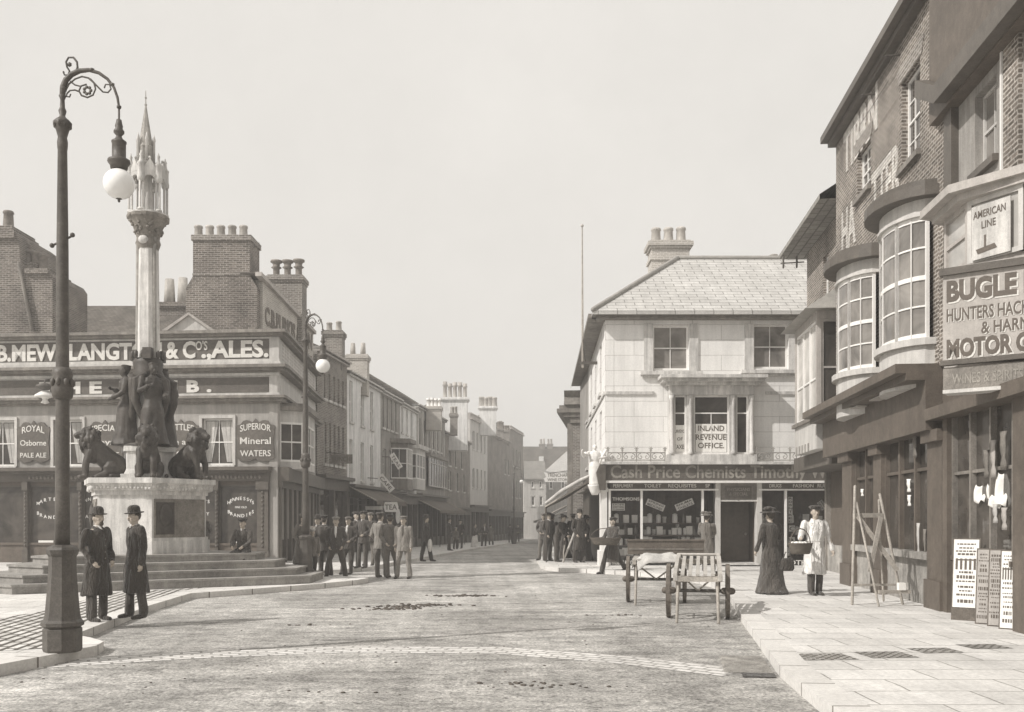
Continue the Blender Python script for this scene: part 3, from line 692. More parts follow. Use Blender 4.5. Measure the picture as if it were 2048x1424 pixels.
# lead flat, pediment, tiled roof behind
rz = Z(662)
MB().plan([(-22.0, 34.0), (-8.3, 32.8), (-8.9, 41.4), (-22, 41.4)], rz - .5, rz - .35).build('roof_flat', 'lead', pub)
pz = lambda py: wz(py, 34.2); px_ = lambda p: wx(p, 34.2)
mb = MB(Frame((0, 34.2), (1, 34.2))); mb.prism([(px_(326), pz(664)), (px_(428), pz(664)), (px_(379), pz(630))], -.25, 0); mb.build('pediment', 'light_paint', pub)
mb = MB(Frame((0, 34.2), (1, 34.2)))
for k in range(2):
    a, b = ((326, 379), (432, 379))[k]; mb.prism([(px_(a), pz(662)), (px_(b), pz(626)), (px_(b), pz(631)), (px_(a + (10 if k == 0 else -10)), pz(662))], -.3, .12)
mb.build('pediment_moulding', 'board_grey', pub)
RB = Frame((-24, 40), (-13.4, 40))
gable_roof(RB, 0, RB.L, -9, -1.0, wz(668, 38), wz(592, 43), 'tiles', pub, over=.2, name='tiled_roof')
MB(RB).wb(0, RB.L, g0, wz(668, 38) - .15, -9, -1.1).build('rear_wing', 'brick_dark', pub)
chimney(RB, RB.u(318, -4), RB.u(372, -4), -5, -4, wz(660, 44), wz(604, 44), 2, pub, 'brick_dark', 'pot', 1.25, .27, 2, .14)
# lantern bracket on the front
lt = thing('bracket_lantern', 'dark bracket lantern with a pale dish shade on the front of the public house', 'lantern', (PF.pt(U(115), .4, 0).x, PF.pt(U(115), .4, 0).y, Z(790)))
MB().tube([(0, .4, .5), (-.1, .2, .62), (-.2, 0, .55), (-.22, 0, .42)], .03, 6).build('bracket', 'iron', lt, world=False)
MB().lathe([(.05, .45), (.28, .38), (.32, .3), (.12, .22)], (-.2, 0, 0), 12).build('lantern_top', 'iron', lt, world=False)
MB().lathe([(.10, .22), (.33, .06), (.35, 0), (.12, -.04), (.08, -.1), (.14, -.2), (.02, -.24)], (-.2, 0, -.03), 14).build('shade', 'white_paint', lt, world=False)

# ---------------------------------------------------------------- brick house behind the public house and the long left terrace
def polyline_frame(p0, p1): return Frame(p0, p1)
HF = Frame((-9.31, 34.8), (-8.64, 41.3))
hs_ = thing('brick_house', 'tall dark brick house with painted tailors sign rising behind the public house roof', 'house', (-10, 37, 0))
ztx = 9.9
mb = MB(HF); mb.prism([(.5, g0), (HF.L, g0), (HF.L, 9.35), (HF.L, 9.7), (.5, 10.53)], -2.3, 0); mb.build('wall', 'brick_pale', hs_)
fx = Frame((wx(372, 34.9) - .0, 34.9), (wx(514, 34.9), 34.9))
mb = MB(fx); W_ = fx.L
zz = lambda py: wz(py, 34.9)
mb.prism([(0, g0), (W_, g0), (W_, zz(575)), (wx(500, 34.9) - fx.p.x, zz(552)), (wx(500, 34.9) - fx.p.x, zz(474)), (wx(386, 34.9) - fx.p.x, zz(474)), (wx(386, 34.9) - fx.p.x, zz(552)), (0, zz(576))], -1.3, 0)
fw_ = mb.build('chimney_breast', 'brick_dark', hs_)
mb = MB(fx); a_, b_ = wx(383, 34.9) - fx.p.x, wx(503, 34.9) - fx.p.x; mb.wb(a_, b_, zz(481), zz(470), -1.36, .06); mb.build('oversailing_course', 'brick_mid', hs_); MB(fx).wb(a_ + .04, b_ - .04, zz(551), zz(547), -1.33, .03).build('string_course', 'brick_mid', hs_)
for k in range(5):
    mb = MB(); pot(mb, wx(397 + k * 22.5, 35.5), 35.5, zz(470), .52, .165, 0); mb.build('chimney_pot', 'pot', hs_)
mb = MB(HF); mb.prism([(.0, 10.62), (HF.L, 9.72), (HF.L, 9.8), (.0, 10.7)], -2.4, -.12); mb.build('roof', 'tiles', hs_)
mb = MB(HF); mb.prism([(0, 10.55), (HF.L, 9.66), (HF.L, 9.80), (0, 10.70)], -.1, .14); mb.build('coping', 'board_grey', hs_)
mb = MB(HF); mb.text('C.B.PURKIS & SON', .7, 8.95, .62, .0, HF.L - .9, .02, .04); mb.text('MERCHANT TAILORS', .7, 8.15, .50, .0, HF.L - .9, .02, .03); mb.build('lettering', 'letter_dark', hs_)
def stack(par, pl_, pr_, D, yt, yb, n, mat='brick_mid', pm='pot', ytop=None, pr=.15, style=0, th=.8, cap=.08):
    f = Frame((wx(pl_, D), D), (wx(pr_, D), D)); ph = (yt - ytop) * D / FL
    return chimney(f, 0, f.L, -th, 0, wz(yb, D), wz(yt, D), n, par, mat, pm, ph, pr, style, cap)
stack(hs_, 536, 604, 39.2, 549, 690, 3, 'brick_mid', 'pot_dark', 515, .2, 1, .9)
mb = MB(); mb.tube([(wx(500, 34.9), 34.9, zz(492)), (wx(522, 34.9), 34.9, zz(492))], .015, 6); 
for p_ in (508, 518): mb.tube([(wx(p_, 34.9), 34.9, zz(496)), (wx(p_, 34.9), 34.9, zz(486))], .018, 6)
mb.build('telegraph_bracket', 'iron', hs_)

NODES = [(640, 41.9), (694, 46.6), (761, 53.4), (800, 58.2), (833, 63.3), (890, 74), (940, 85), (975, 93), (1020, 106), (1046, 116)]
P_ = [Vector((-8.6, 41.9))] + [Vector((wx(p, D), D)) for p, D in NODES[1:]]
def house(i, label, zl, zr, mat, rows, roof='slate_mid', depth=7, shop='dark_paint', shop_h=3.3, cornice='board_grey', frame='white_paint', parapet=0, glass='glass', roofh=1.5, name='terrace_house', extra=None, fr=None, gy=None, ledge=None):
    fr = fr or Frame(P_[i], P_[i + 1]); L_ = fr.L; mid = fr.p + fr.U * L_ / 2; gz = (ground(fr.p.y) + ground(fr.p.y + fr.U.y * L_)) / 2 + PAVE
    t = thing(name, label, 'house', (mid.x, mid.y, gz)); ze = min(zl, zr); holes = []
    for row in rows:
        for (a, b) in row[0]:
            ua, ub = fr.u(a), fr.u(b); pm = (a + b) / 2
            if row[1] == 'z': h = (ua, ub, row[2], row[3])
            else:   # pixel lines given at two points: (pxA,topA,botA),(pxB,topB,botB)
                (pa, ta, ba), (pb, tb, bb) = row[1], row[2]; 
                z0 = (fr.z(pa, ba) + fr.z(pb, bb)) / 2; z1 = (fr.z(pa, ta) + fr.z(pb, tb)) / 2; h = (ua, ub, z0, z1)
            holes.append(h)
    wall(fr, .004, L_ - .004, gz + shop_h, ze, holes, mat, t)
    for h in holes: window(fr, h, t, frame, glass, 2 if h[1] - h[0] > .6 else 1, 2, True, 'stone', .12)
    MB(fr).wb(.01, L_ - .01, gz - .4, ze - .02, -depth, -.285).build('side_walls', 'brick_mid' if mat in ('render_white', 'render_grey', 'light_paint') else mat, t)
    mb = MB(fr)
    if parapet: mb.wb(0, L_, ze, ze + .12, -.3, .22); mb.wb(0, L_, ze + .12, ze + parapet, -.3, .03); mb.wb(0, L_, ze + parapet, ze + parapet + .1, -.33, .1)
    else: mb.wb(0, L_, ze - .14, ze, -.3, .16); mb.wb(0, L_, ze, ze + .08, -.3, .26)
    mb.build('cornice', cornice, t)
    gable_roof(fr, .0, L_, -depth, 0, ze + .12, ze + .12 + roofh, roof, t, over=.16 if not parapet else -.35)
    # shop front
    mb = MB(fr); z1 = gz + shop_h; mb.wb(0, L_, z1 - .12, z1 + .03, -.28, .42); mb.wb(0.02, L_ - .02, z1 - .62, z1 - .12, -.28, .14)
    n = max(2, int(L_ / 1.7))
    for k in range(n + 1): u = (L_ - .22) * k / n; mb.wb(u, u + .22, gz, z1 - .62, -.28, .08)
    mb.wb(.02, L_ - .02, gz, gz + .6, -.28, -.02); mb.build('shopfront', shop, t)
    g_ = MB(fr); g_.wb(.05, L_ - .05, gz + .6, z1 - .62, -.2, -.16); g_.build('shop_window', 'glass', t)
    return t, fr, gz
VR = lambda *xs: list(xs)
t1, f1, _ = house(0, 'dark brick terrace house with close-set windows next to the public house bay', 9.2, 9.2, 'brick_mid',
    [(VR((646, 651), (656.5, 661), (666, 670.5), (675, 679), (684, 688)), (650, 738, 790), (684, 768, 818)), (VR((648, 653), (658, 662.5), (667, 671), (675.5, 679.5), (684, 688)), (650, 838, 925), (684, 860, 935))], glass='glass_mid', cornice='board_grey', roof='tiles', shop_h=3.6)
stack(t1, 646, 684, 45.6, 660, 740, 2, 'brick_mid', 'pot', 640, .15, 0)
t2, f2, _ = house(1, 'pale rendered terrace house with tall narrow windows in two rows', 8.85, 8.85, 'render_white',
    [(VR((699, 705.5), (721.5, 728), (740.5, 746.5)), (702, 760, 840), (743, 785, 862)), (VR((699, 705.5), (721.5, 728), (740.5, 746.5)), (702, 877, 955), (743, 892, 968))], roof='slate_mid', shop_h=3.4, cornice='light_paint')
stack(t2, 693, 734, 49.5, 708, 790, 2, 'brick_pale', 'pot', 683, .15, 2)
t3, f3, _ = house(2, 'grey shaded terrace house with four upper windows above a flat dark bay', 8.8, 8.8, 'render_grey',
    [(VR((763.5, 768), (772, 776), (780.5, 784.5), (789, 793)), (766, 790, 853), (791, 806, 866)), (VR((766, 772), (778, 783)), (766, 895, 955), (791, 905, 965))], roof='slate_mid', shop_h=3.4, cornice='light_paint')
t4, f4, _ = house(3, 'small white rendered house with three dark upper windows and an oriel', 8.7, 8.7, 'render_white',
    [(VR((802, 806.5), (811.5, 816), (821, 825)), (804, 813, 864), (823, 827, 873))], roof='slate_mid', shop_h=3.4, cornice='light_paint')
for (tt, ff, a, b, ya, yb, d_, mt) in ((t3, f3, 782, 799, 888, 975, .9, 'mid_paint'), (t4, f4, 806, 829, 900, 975, .8, 'light_paint')):
    ua, ub = ff.u(a), ff.u(b); z1 = ff.z((a + b) / 2, ya); z0 = ff.z((a + b) / 2, yb)
    mb = MB(ff); pl = [(ua, 0), (ua + .4, d_), (ub - .4, d_), (ub, 0)]; plan_uv(mb, pl, z0 - .15, z0 + .5); plan_uv(mb, [(ua - .2, 0), (ua + .3, d_ + .2), (ub - .3, d_ + .2), (ub + .2, 0)], z1, z1 + .25); o_ = mb.build('oriel_bay', mt, tt); mb = MB(ff); plan_uv(mb, pl, z1 - .3, z1); mb.build('oriel_head', mt, o_)
    for p_, q_ in zip(pl, pl[1:]): seg_glazing(ff, p_, q_, z0 + .5, z1 - .3, 1 if abs(q_[0] - p_[0]) < .6 else 3, tt)
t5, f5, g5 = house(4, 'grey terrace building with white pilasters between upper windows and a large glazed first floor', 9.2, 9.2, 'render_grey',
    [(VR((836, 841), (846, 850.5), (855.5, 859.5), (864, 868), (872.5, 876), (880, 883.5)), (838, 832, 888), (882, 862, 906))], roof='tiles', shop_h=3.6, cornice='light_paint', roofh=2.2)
for p_ in (834, 843.5, 853, 862, 870.5, 878, 886.5): u = f5.u(p_); MB(f5).wb(u - .1, u + .1, 5.9, 9.0, 0, .1).build('pilaster', 'light_paint', t5)
seg_glazing(f5, (f5.u(852), .25), (f5.u(888), .25), 3.9, 6.0, 7, t5, 'light_paint', bars=0, zm=.8); MB(f5).wb(f5.u(851), f5.u(889), 6.0, 6.25, 0, .4).build('glazing_cornice', 'mid_paint', t5)
stack(t5, 852, 882, 66, 812, 860, 4, 'brick_pale', 'white_paint', 795, .17, 3)
t6, f6, _ = house(5, 'dark brick terrace house with a long sloping tiled roof below the tall white stack', 8.3, 8.3, 'brick_mid',
    [(VR((897, 901), (909, 912), (921, 924)), (899, 895, 930), (922, 905, 938)), (VR((897, 902), (912, 916), (926, 929)), 'z', 3.9, 5.4)], roof='tiles', shop_h=3.0, roofh=2.6)
stack(t6, 884, 934, 75.5, 794, 900, 5, 'render_white', 'pot', 763, .2, 3, 1.2, .15)
stack(t5, 900, 914, 73, 826, 870, 2, 'brick_mid', 'pot', 812, .15, 0)
t7, f7, _ = house(6, 'tall stucco building with heavy parapet cornice half way down the street', 10.5, 10.5, 'light_paint',
    [(VR((945, 949), (953, 956.5), (961, 964), (968, 971)), (947, 862, 900), (970, 872, 905)), (VR((945, 949), (953, 956.5), (961, 964), (968, 971)), 'z', 4.4, 6.2)], parapet=.5, shop_h=3.4, cornice='board_grey')
stack(t7, 959, 992, 89, 812, 870, 4, 'render_white', 'pot', 793, .3, 0, 1.2, .15)
t8, f8, _ = house(7, 'plain flat brick building with few windows near the far bend', 10.0, 10.0, 'brick_mid', [(VR((1008, 1011), (1015, 1017.5)), 'z', 6.4, 8.0)], shop_h=3.2, roof='tiles')
stack(t8, 996, 1006, 98, 856, 880, 3, 'brick_mid', 'pot_dark', 842, .18, 0)
t9, f9, _ = house(8, 'last tall brick house closing the left side of the street', 11.6, 11.6, 'brick_mid', [(VR((1024, 1027), (1031, 1034), (1038, 1041)), 'z', 7.6, 9.6), (VR((1024, 1027), (1031, 1034), (1038, 1041)), 'z', 4.0, 6.0)], shop_h=3.2, roof='slate_mid', parapet=.3)
stack(t9, 1008, 1018, 104, 860, 890, 2, 'brick_mid', 'pot_dark', 850, .18, 0)
# house behind the far left end: dark brick stacks
db = thing('brick_building', 'sooty brick building with massive stepped chimney stacks behind the public house at far left', 'building', (-19, 38, 0))
FB = Frame((wx(-60, 36.5), 36.5), (wx(104, 36.5), 36.5)); q = lambda p: wx(p, 36.5) - FB.p.x; zq = lambda y: wz(y, 36.5)
mb = MB(FB); mb.prism([(0, g0), (q(104), g0), (q(105), zq(640)), (q(105), zq(552)), (q(97), zq(540)), (q(45), zq(540)), (q(40), zq(520)), (q(38), zq(470)), (q(28), zq(462)), (q(-60), zq(462))], -3, 0); mb.build('wall', 'brick_dark', db)
mb = MB(FB); mb.wb(q(-60), q(31), zq(478), zq(460), -1.8, .14); mb.wb(q(-60), q(26), zq(460), zq(452), -1.7, .07); mb.wb(q(52), q(99), zq(548), zq(538), -1.8, .12); mb.wb(q(40), q(62), zq(560), zq(520), -1.5, -.3); mb.build('chimney_capping', 'brick_dark', db)
mb = MB(); mb.tube([(wx(38, 36.4), 36.4, zq(530)), (wx(64, 36.4), 36.4, zq(660))], .07, 8); mb.build('rain_pipe', 'mid_paint', db)
for p_, y_, h_, s_ in ((17, 456, .66, 0), (49, 522, .8, 3), (56, 530, .6, 3), (72, 540, .72, 0), (86, 540, .6, 0)):
    mb = MB(); pot(mb, wx(p_, 37.2), 37.2, wz(y_, 37.2), h_, .2, s_); mb.build('chimney_pot', 'pot_dark', db)

# street end: houses facing the camera
def frontal(label, pxa, pxb, D, ye, yr, mat, roof, wins_, depth=8, hip=0, cat='house', name='end_house', dz=0):
    fr = Frame((wx(pxa, D), D), (wx(pxb, D), D)); gz = ground(D); ze = wz(ye, D); zr = wz(yr, D + depth / 2); t = thing(name, label, cat, (wx((pxa + pxb) / 2, D), D, gz))
    holes = [(fr.u(a), fr.u(b), wz(y1, D), wz(y0, D)) for a, b, y0, y1 in wins_]
    wall(fr, 0, fr.L, gz, ze, holes, mat, t)
    for h in holes: window(fr, h, t, 'white_paint', 'glass', 1, 2, True, 'stone', .12, fw=.12)
    MB(fr).wb(.01, fr.L - .01, gz - .3, ze - .02, -depth, -.285).build('side_walls', mat, t)
    gable_roof(fr, 0, fr.L, -depth, 0, ze, zr, roof, t, .3, .15, hip, hip); return t, fr
te, fe = frontal('long house with a broad dark tiled roof closing the end of the street', 1036, 1240, 142, 950, 893, 'brick_mid', 'tiles', [], 11)
for a, n in ((1079, 2), (1094, 2), (1140, 4)): chimney(fe, fe.u(a, -5), fe.u(a, -5) + n * .45, -6, -5, wz(893, 147) - 1, wz(890, 147) + .2, n, te, 'brick_mid', 'pot', .8, .18, 0, .08)
MB(fe).wb(fe.u(1079), fe.u(1088), wz(922, 141), wz(910, 141), -3.6, -2.0).build('dormer', 'render_white', te)
te2, _ = frontal('low pale house with light slate roof and small windows at the street end', 1048, 1092, 122, 955, 922, 'light_paint', 'slate_mid', [(1062, 1068, 962, 976), (1078, 1084, 962, 976), (1062, 1070, 992, 1012), (1078, 1086, 992, 1012)], 8)
te3, _ = frontal('house with a light hipped slate roof beside the low pale house', 1092, 1190, 128, 941, 903, 'render_grey', 'slate_pale', [(1098, 1106, 962, 978), (1122, 1130, 962, 978)], 9, 3)
# overhead shop sign
sg = thing('hanging_shop_sign', 'scalloped pale board sign across the pavement near the street end', 'sign', (wx(1117, 78), 78, wz(968, 78)))
f_ = Frame((wx(1090, 78), 78), (wx(1146, 78), 78)); mb = MB(f_); L_ = f_.L; z0, z1 = wz(964, 78), wz(944, 78)
mb.prism([(0, z0), (L_, z0), (L_ + .12, (z0 + z1) / 2 - .1), (L_ - .1, (z0 + z1) / 2), (L_ + .1, z1), (L_ * .8, z1 - .12), (L_ * .5, z1 - .06), (L_ * .2, z1 - .12), (-.1, z1), (.1, (z0 + z1) / 2), (-.12, (z0 + z1) / 2 - .1)], -.03, .03); sp = mb.build('board', 'white_paint', sg)
mb = MB(f_); mb.text('TRENCHARD', .2, z0 + .42, .28, .03, L_ - .4, .01, .01); mb.text('WINE STORES', .2, z0 + .08, .22, .03, L_ - .4, .01, .01); mb.build('lettering', 'letter_dark', sp)
mb = MB(); mb.tube([(wx(1100, 78), 78, z1 - .1), (wx(1100, 78) + 4.4, 78, z1 + .5)], .03, 6); mb.tube([(wx(1140, 78), 78, z0), (wx(1140, 78) + 2.4, 78, z0 + .3)], .03, 6); mb.build('bracket', 'iron', sg)

# ---------------------------------------------------------------- the chemist's corner house
CF = Frame((3.04, 31.0), (12.0, 31.0)); 
def cu(px, d=0): return CF.u(px, d)
def czz(py): return wz(py, 31.0)
ch = thing('chemist_shop', 'pale stucco corner house with hipped slate roof above a glazed chemist shop front', 'shop', (7, 33, PAVE))
ZE = czz(632); W1 = (cu(1306), cu(1378), czz(740), czz(650)); W2 = (cu(1507), cu(1577), czz(737), czz(648))
ZB0, ZB1 = czz(914), czz(790); bayh = (cu(1338), cu(1500), ZB0, ZB1)
wall(CF, 0, CF.L, czz(926), ZE, [W1, W2, bayh], 'stucco', ch)
for h in (W1, W2):
    window(CF, h, ch, 'white_paint', 'glass_mid', 2, 2, False, 'stone', .16, fw=.06)
    for nm, a, b in (('window_surround', h[0] - .30, h[0] - .004), ('window_surround', h[1] + .004, h[1] + .30)): MB(CF).wb(a, b, h[2] - .06, ZE - .26, -.01, .05).build(nm, 'stone', ch)
    mb = MB(CF); mb.wb(h[0] - .42, h[1] + .42, h[2] - .17, h[2] - .06, -.1, .16); mb.wb(h[0] - .36, h[1] + .36, h[2] - .26, h[2] - .17, -.1, .08); mb.build('sill', 'stone', ch)
mb = MB(CF); zs = czz(783); mb.wb(0, bayh[0] - .5, zs - .1, zs, -.01, .055); mb.build('string_course', 'stone', ch)
mb = MB(CF); mb.wb(bayh[1] + .5, CF.L, zs - .1, zs, -.01, .055); mb.build('string_course', 'stone', ch)
# eaves
mb = MB(CF); mb.wb(-.42, CF.L, ZE - .05, ZE + .10, -.28, .42); mb.wb(-.30, CF.L, ZE - .14, ZE - .05, -.28, .30); mb.build('eaves', 'mid_paint', ch)
# first floor tripartite bay window
BX = .38
mb = MB(CF); a, b = bayh[0], bayh[1]
mb.wb(a - .12, b + .12, ZB0 - .18, ZB0 + .06, -.2, BX + .04)
bayo = mb.build('bay_window', 'stone', ch); MB(CF).wb(a - .05, b + .05, ZB1 - .04, ZB1 + .26, -.2, BX).build('bay_lintel', 'stone', bayo)
mb = MB(CF); mb.wb(a - .38, b + .38, ZB1 + .46, ZB1 + .56, -.01, BX + .42); mb.wb(a - .3, b + .3, ZB1 + .36, ZB1 + .46, -.01, BX + .32); mb.wb(a - .14, b + .14, ZB1 + .26, ZB1 + .36, -.01, BX + .16); mb.build('bay_cornice', 'stone', ch)
posts = [(a - .05, a + .12), (cu(1374, BX), cu(1389, BX)), (cu(1460, BX), cu(1474, BX)), (b - .12, b + .05)]
for p0, p1 in posts:
    mb = MB(CF); um = (p0 + p1) / 2; mb.wb(p0, p1, ZB0 + .06, ZB1 - .04, -.2, BX - .06)
    q0 = CF.pt(um, BX - .02, 0); mb2 = MB(); mb2.lathe([(.09, 0), (.09, .08), (.065, .12), (.058, ZB1 - ZB0 - .3), (.085, ZB1 - ZB0 - .24), (.10, ZB1 - ZB0 - .12)], (q0.x, q0.y, ZB0 + .06), 10)
    po = mb.build('bay_post', 'stone', bayo); mb2.build('bay_colonnette', 'stone', bayo)
for (p0, p1), n in (((posts[0][1], posts[1][0]), 1), ((posts[1][1], posts[2][0]), 1), ((posts[2][1], posts[3][0]), 1)):
    z0, z1 = ZB0 + .06, ZB1 - .04; d = BX - .16; mb = MB(CF)
    mb.wb(p0, p0 + .05, z0, z1, d - .05, d); mb.wb(p1 - .05, p1, z0, z1, d - .05, d); mb.wb(p0 + .05, p1 - .05, z0, z0 + .08, d - .05, d); mb.wb(p0 + .05, p1 - .05, z1 - .06, z1, d - .05, d)
    zm = z1 - (z1 - z0) * .3; mb.wb(p0 + .05, p1 - .05, zm - .02, zm + .02, d - .05, d - .005)
    if p1 - p0 > .8:
        zq_ = z0 + (z1 - z0) * .36; mb.wb(p0 + .05, p1 - .05, zq_ - .02, zq_ + .02, d - .05, d - .005); mb.wb((p0 + p1) / 2 - .012, (p0 + p1) / 2 + .012, z0 + .08, zm, d - .04, d - .01)
    wq = mb.build('window', 'white_paint', ch); MB(CF).wb(p0 + .05, p1 - .05, z0 + .05, z1 - .05, d - .04, d - .03).build('pane', 'glass', wq)
    if p1 - p0 > .8:
        bl = MB(CF).wb(p0 + .07, p1 - .07, z0 + .09, z0 + (z1 - z0) * .52, d - .028, d - .02).build('window_bill', 'paper', wq); H = (z1 - z0) * .5
        mb = MB(CF); um = (p0 + p1) / 2; k = z0 + .1
        mb.text('INLAND', um, k + H * .70, .17, d - .02, .85, .006, .012, 'C'); mb.text('REVENUE', um, k + H * .40, .17, d - .02, .98, .006, .012, 'C'); mb.text('OFFICE.', um, k + H * .12, .17, d - .02, .85, .006, .012, 'C')
        mb.build('window_lettering', 'letter_dark', wq)
    elif p0 < bayh[0] + .5:
        MB(CF).wb(p0 + .06, p1 - .06, z0 + .09, z0 + (z1 - z0) * .5, d - .028, d - .02).build('window_bill', 'paper', wq)
        mb = MB(CF); um = (p0 + p1) / 2; H = (z1 - z0) * .5
        mb.text('SURVEYOR', um, z0 + H * .74, .10, d - .02, .40, .006, .008, 'C'); mb.text('OF', um, z0 + H * .48, .10, d - .02, None, .006, .008, 'C'); mb.text('TAXES', um, z0 + H * .2, .13, d - .02, .38, .006, .008, 'C'); mb.build('window_lettering', 'letter_dark', wq)
# hipped slate roof, ridge running away to the right
ZR = wz(518, 35.2); RX = CF.p.x
ex = RX - .45; fy = 31 - .45; by = 48.5; rxl = wx(1355, 35.2); zr0 = ZE + .08; ry = 35.2
mb = MB(); xr_ = 14
mb.add([(ex, fy, zr0), (xr_, fy, zr0), (xr_, ry, ZR), (rxl, ry, ZR), (rxl, 44, ZR), (ex + .4, by, zr0), (xr_, 44, ZR - .0), (ex, fy, zr0 - .12), (xr_, fy, zr0 - .12), (ex + .4, by, zr0 - .12), (xr_, 40, ZR - 3)],
       [(0, 1, 2, 3), (0, 3, 4, 5), (0, 7, 8, 1), (0, 5, 9, 7), (3, 2, 10)]); mb.build('roof', 'slate_pale', ch)
mb = MB(); mb.tube([(ex + .02, fy + .02, zr0 + .04), (rxl, ry, ZR + .05)], .085, 6); mb.tube([(rxl, ry, ZR + .05), (xr_, ry, ZR + .05)], .08, 6); mb.build('ridge_flashing', 'lead', ch)
CK = Frame((wx(1303, 37), 37), (wx(1379, 37), 37)); cc = chimney(CK, 0, CK.L, -1.0, 0, wz(575, 37), wz(480, 37), 3, ch, 'brick_pale', 'pot', .62, .2, 0, .14)
mb = MB(); mb.wb = None
MB(CK).wb(-.06, CK.L + .06, wz(520, 37), wz(513, 37), -1.06, .06).build('chimney_band', 'brick_pale', cc)
CK2 = Frame((wx(1540, 42), 42), (wx(1620, 42), 42)); chimney(CK2, 0, CK2.L, -1, 0, ZR - .8, wz(516, 42), 3, ch, 'brick_pale', 'pot', .3, .2, 0, .04, step=False)
# side wall on the street
CS = Frame((3.50, 47.0), (3.04, 31.0)); ws = []
for y_ in (33.2, 36.2, 39.2, 42.2): u = CS.L - (y_ - 31); ws += [(u - .5, u + .5, 6.0, 7.7), (u - .5, u + .5, 3.9, 5.7 - .3)]
wall(CS, 0, CS.L, czz(926), ZE, ws, 'stucco', ch, name='side_wall')
for h in ws: window(CS, h, ch, 'white_paint', 'glass', 2, 2, True, 'stone', .12)
MB(CS).wb(0, CS.L + .0, zs - .1, zs, -.01, .055).build('side_string_course', 'stone', ch)
MB(CS).wb(-.2, CS.L + .0, ZE - .05, ZE + .08, -.28, .55).build('side_eaves', 'mid_paint', ch)
MB(CF).wb(.3, CF.L, czz(926), ZE - .1, -15.5, -.4).build('upper_rooms', 'render_grey', ch)
# flagpole
fp = thing('flagpole', 'tall thin white flagpole standing at the side eaves of the chemist corner house', 'flagpole', (2.62, 35.2, ZE - 1.0))
mb = MB(); mb.tube([(0, 0, 0), (-.02, 0, 5.2)], [.045, .022], 8); mb.build('pole', 'wood', fp, world=False); MB().ball((-.02, 0, 5.24), .06, seg=8).build('finial', 'wood_pale', fp, world=False)
MB().tube([(.1, 0, .2), (.0, 0, .9), (-.02, 0, 2.2)], .02, 6).build('stay', 'iron', fp, world=False)
MB().box(-.06, .55, -.06, .06, .1, .2).build('bracket', 'iron', fp, world=False)
# shop fascia and front
zf1, zf0 = czz(930), czz(962)
FD = .30
fs_ = MB(CF).wb(-.05, CF.L, zf0, zf1, -.28, FD).build('fascia_board', 'sign_dark', ch)
mb = MB(CF); mb.wb(-.14, CF.L, zf1, zf1 + .09, -.28, FD + .16); mb.build('fascia_cornice', 'stone', ch); MB(CF).wb(-.1, CF.L, zf0 - .07, zf0, -.28, FD + .05).build('fascia_moulding', 'white_paint', ch)
mb = MB(CF); mb.text('Cash Price Chemists Timothy White', cu(1221, FD), zf0 + .09, .40, FD, None, .012, .018, 'L'); 
vx = [v.x for v in mb.v]; k = (wx(1612, 30.7) - min(vx)) / ((max(vx) - min(vx)) * .81); m0 = min(vx)
for v in mb.v: v.x = m0 + (v.x - m0) * k
mb.build('fascia_lettering', 'letter_dim', fs_)
zt1, zt0 = czz(965.5), czz(978)
tb = MB(CF).wb(.15, cu(1420), zt0, zt1, -.2, .05).build('transom_board', 'sign_dark', ch)
mb = MB(CF); mb.text('PERFUMERY', cu(1226), zt0 + .05, .11, .05, cu(1266) - cu(1226), .008, .012); mb.text('TOILET', cu(1288), zt0 + .05, .11, .05, cu(1322) - cu(1288), .008, .012); mb.text('REQUISITES', cu(1336), zt0 + .05, .11, .05, cu(1392) - cu(1336), .008, .012); mb.text('SP', cu(1410), zt0 + .05, .11, .05, None, .008, .012); mb.build('lettering', 'letter', tb)
tb2 = MB(CF).wb(cu(1524), CF.L, zt0, zt1, -.2, .05).build('transom_board', 'sign_dark', ch)
mb = MB(CF); mb.text('DRUGS', cu(1538), zt0 + .05, .11, .05, cu(1562) - cu(1538), .008, .012); mb.text('FASHION', cu(1585), zt0 + .05, .11, .05, cu(1626) - cu(1585), .008, .012); mb.text('RUD.', cu(1634), zt0 + .05, .11, .05, None, .008, .012); mb.build('lettering', 'letter', tb2)
zg0 = czz(1131); 
for a, b in ((cu(1215), cu(1436)), (cu(1516), CF.L)):
    MB(CF).wb(a, b, PAVE, zg0 - .06, -.2, .02).build('stall_riser', 'white_paint', ch); MB(CF).wb(a, b, zg0 - .06, zg0, -.22, .08).build('window_sill', 'white_paint', ch)
    MB(CF).wb(a, b, zt0 - .05, zt0, -.1, .09).build('window_head', 'white_paint', ch)
for p_ in (1219, 1283, 1405, 1436, 1518, 1571, 1657):
    u = cu(p_); MB(CF).wb(u - .035, u + .035, zg0, zt0 - .05, -.08, .05).build('mullion', 'white_paint', ch)
for a, b in ((1219, 1283), (1283, 1405), (1405, 1436), (1518, 1571), (1571, 1657)):
    MB(CF).wb(cu(a) + .035, cu(b) - .035, zg0, zt0 - .05, -.03, -.022).build('shop_window', 'glass_clear', ch)
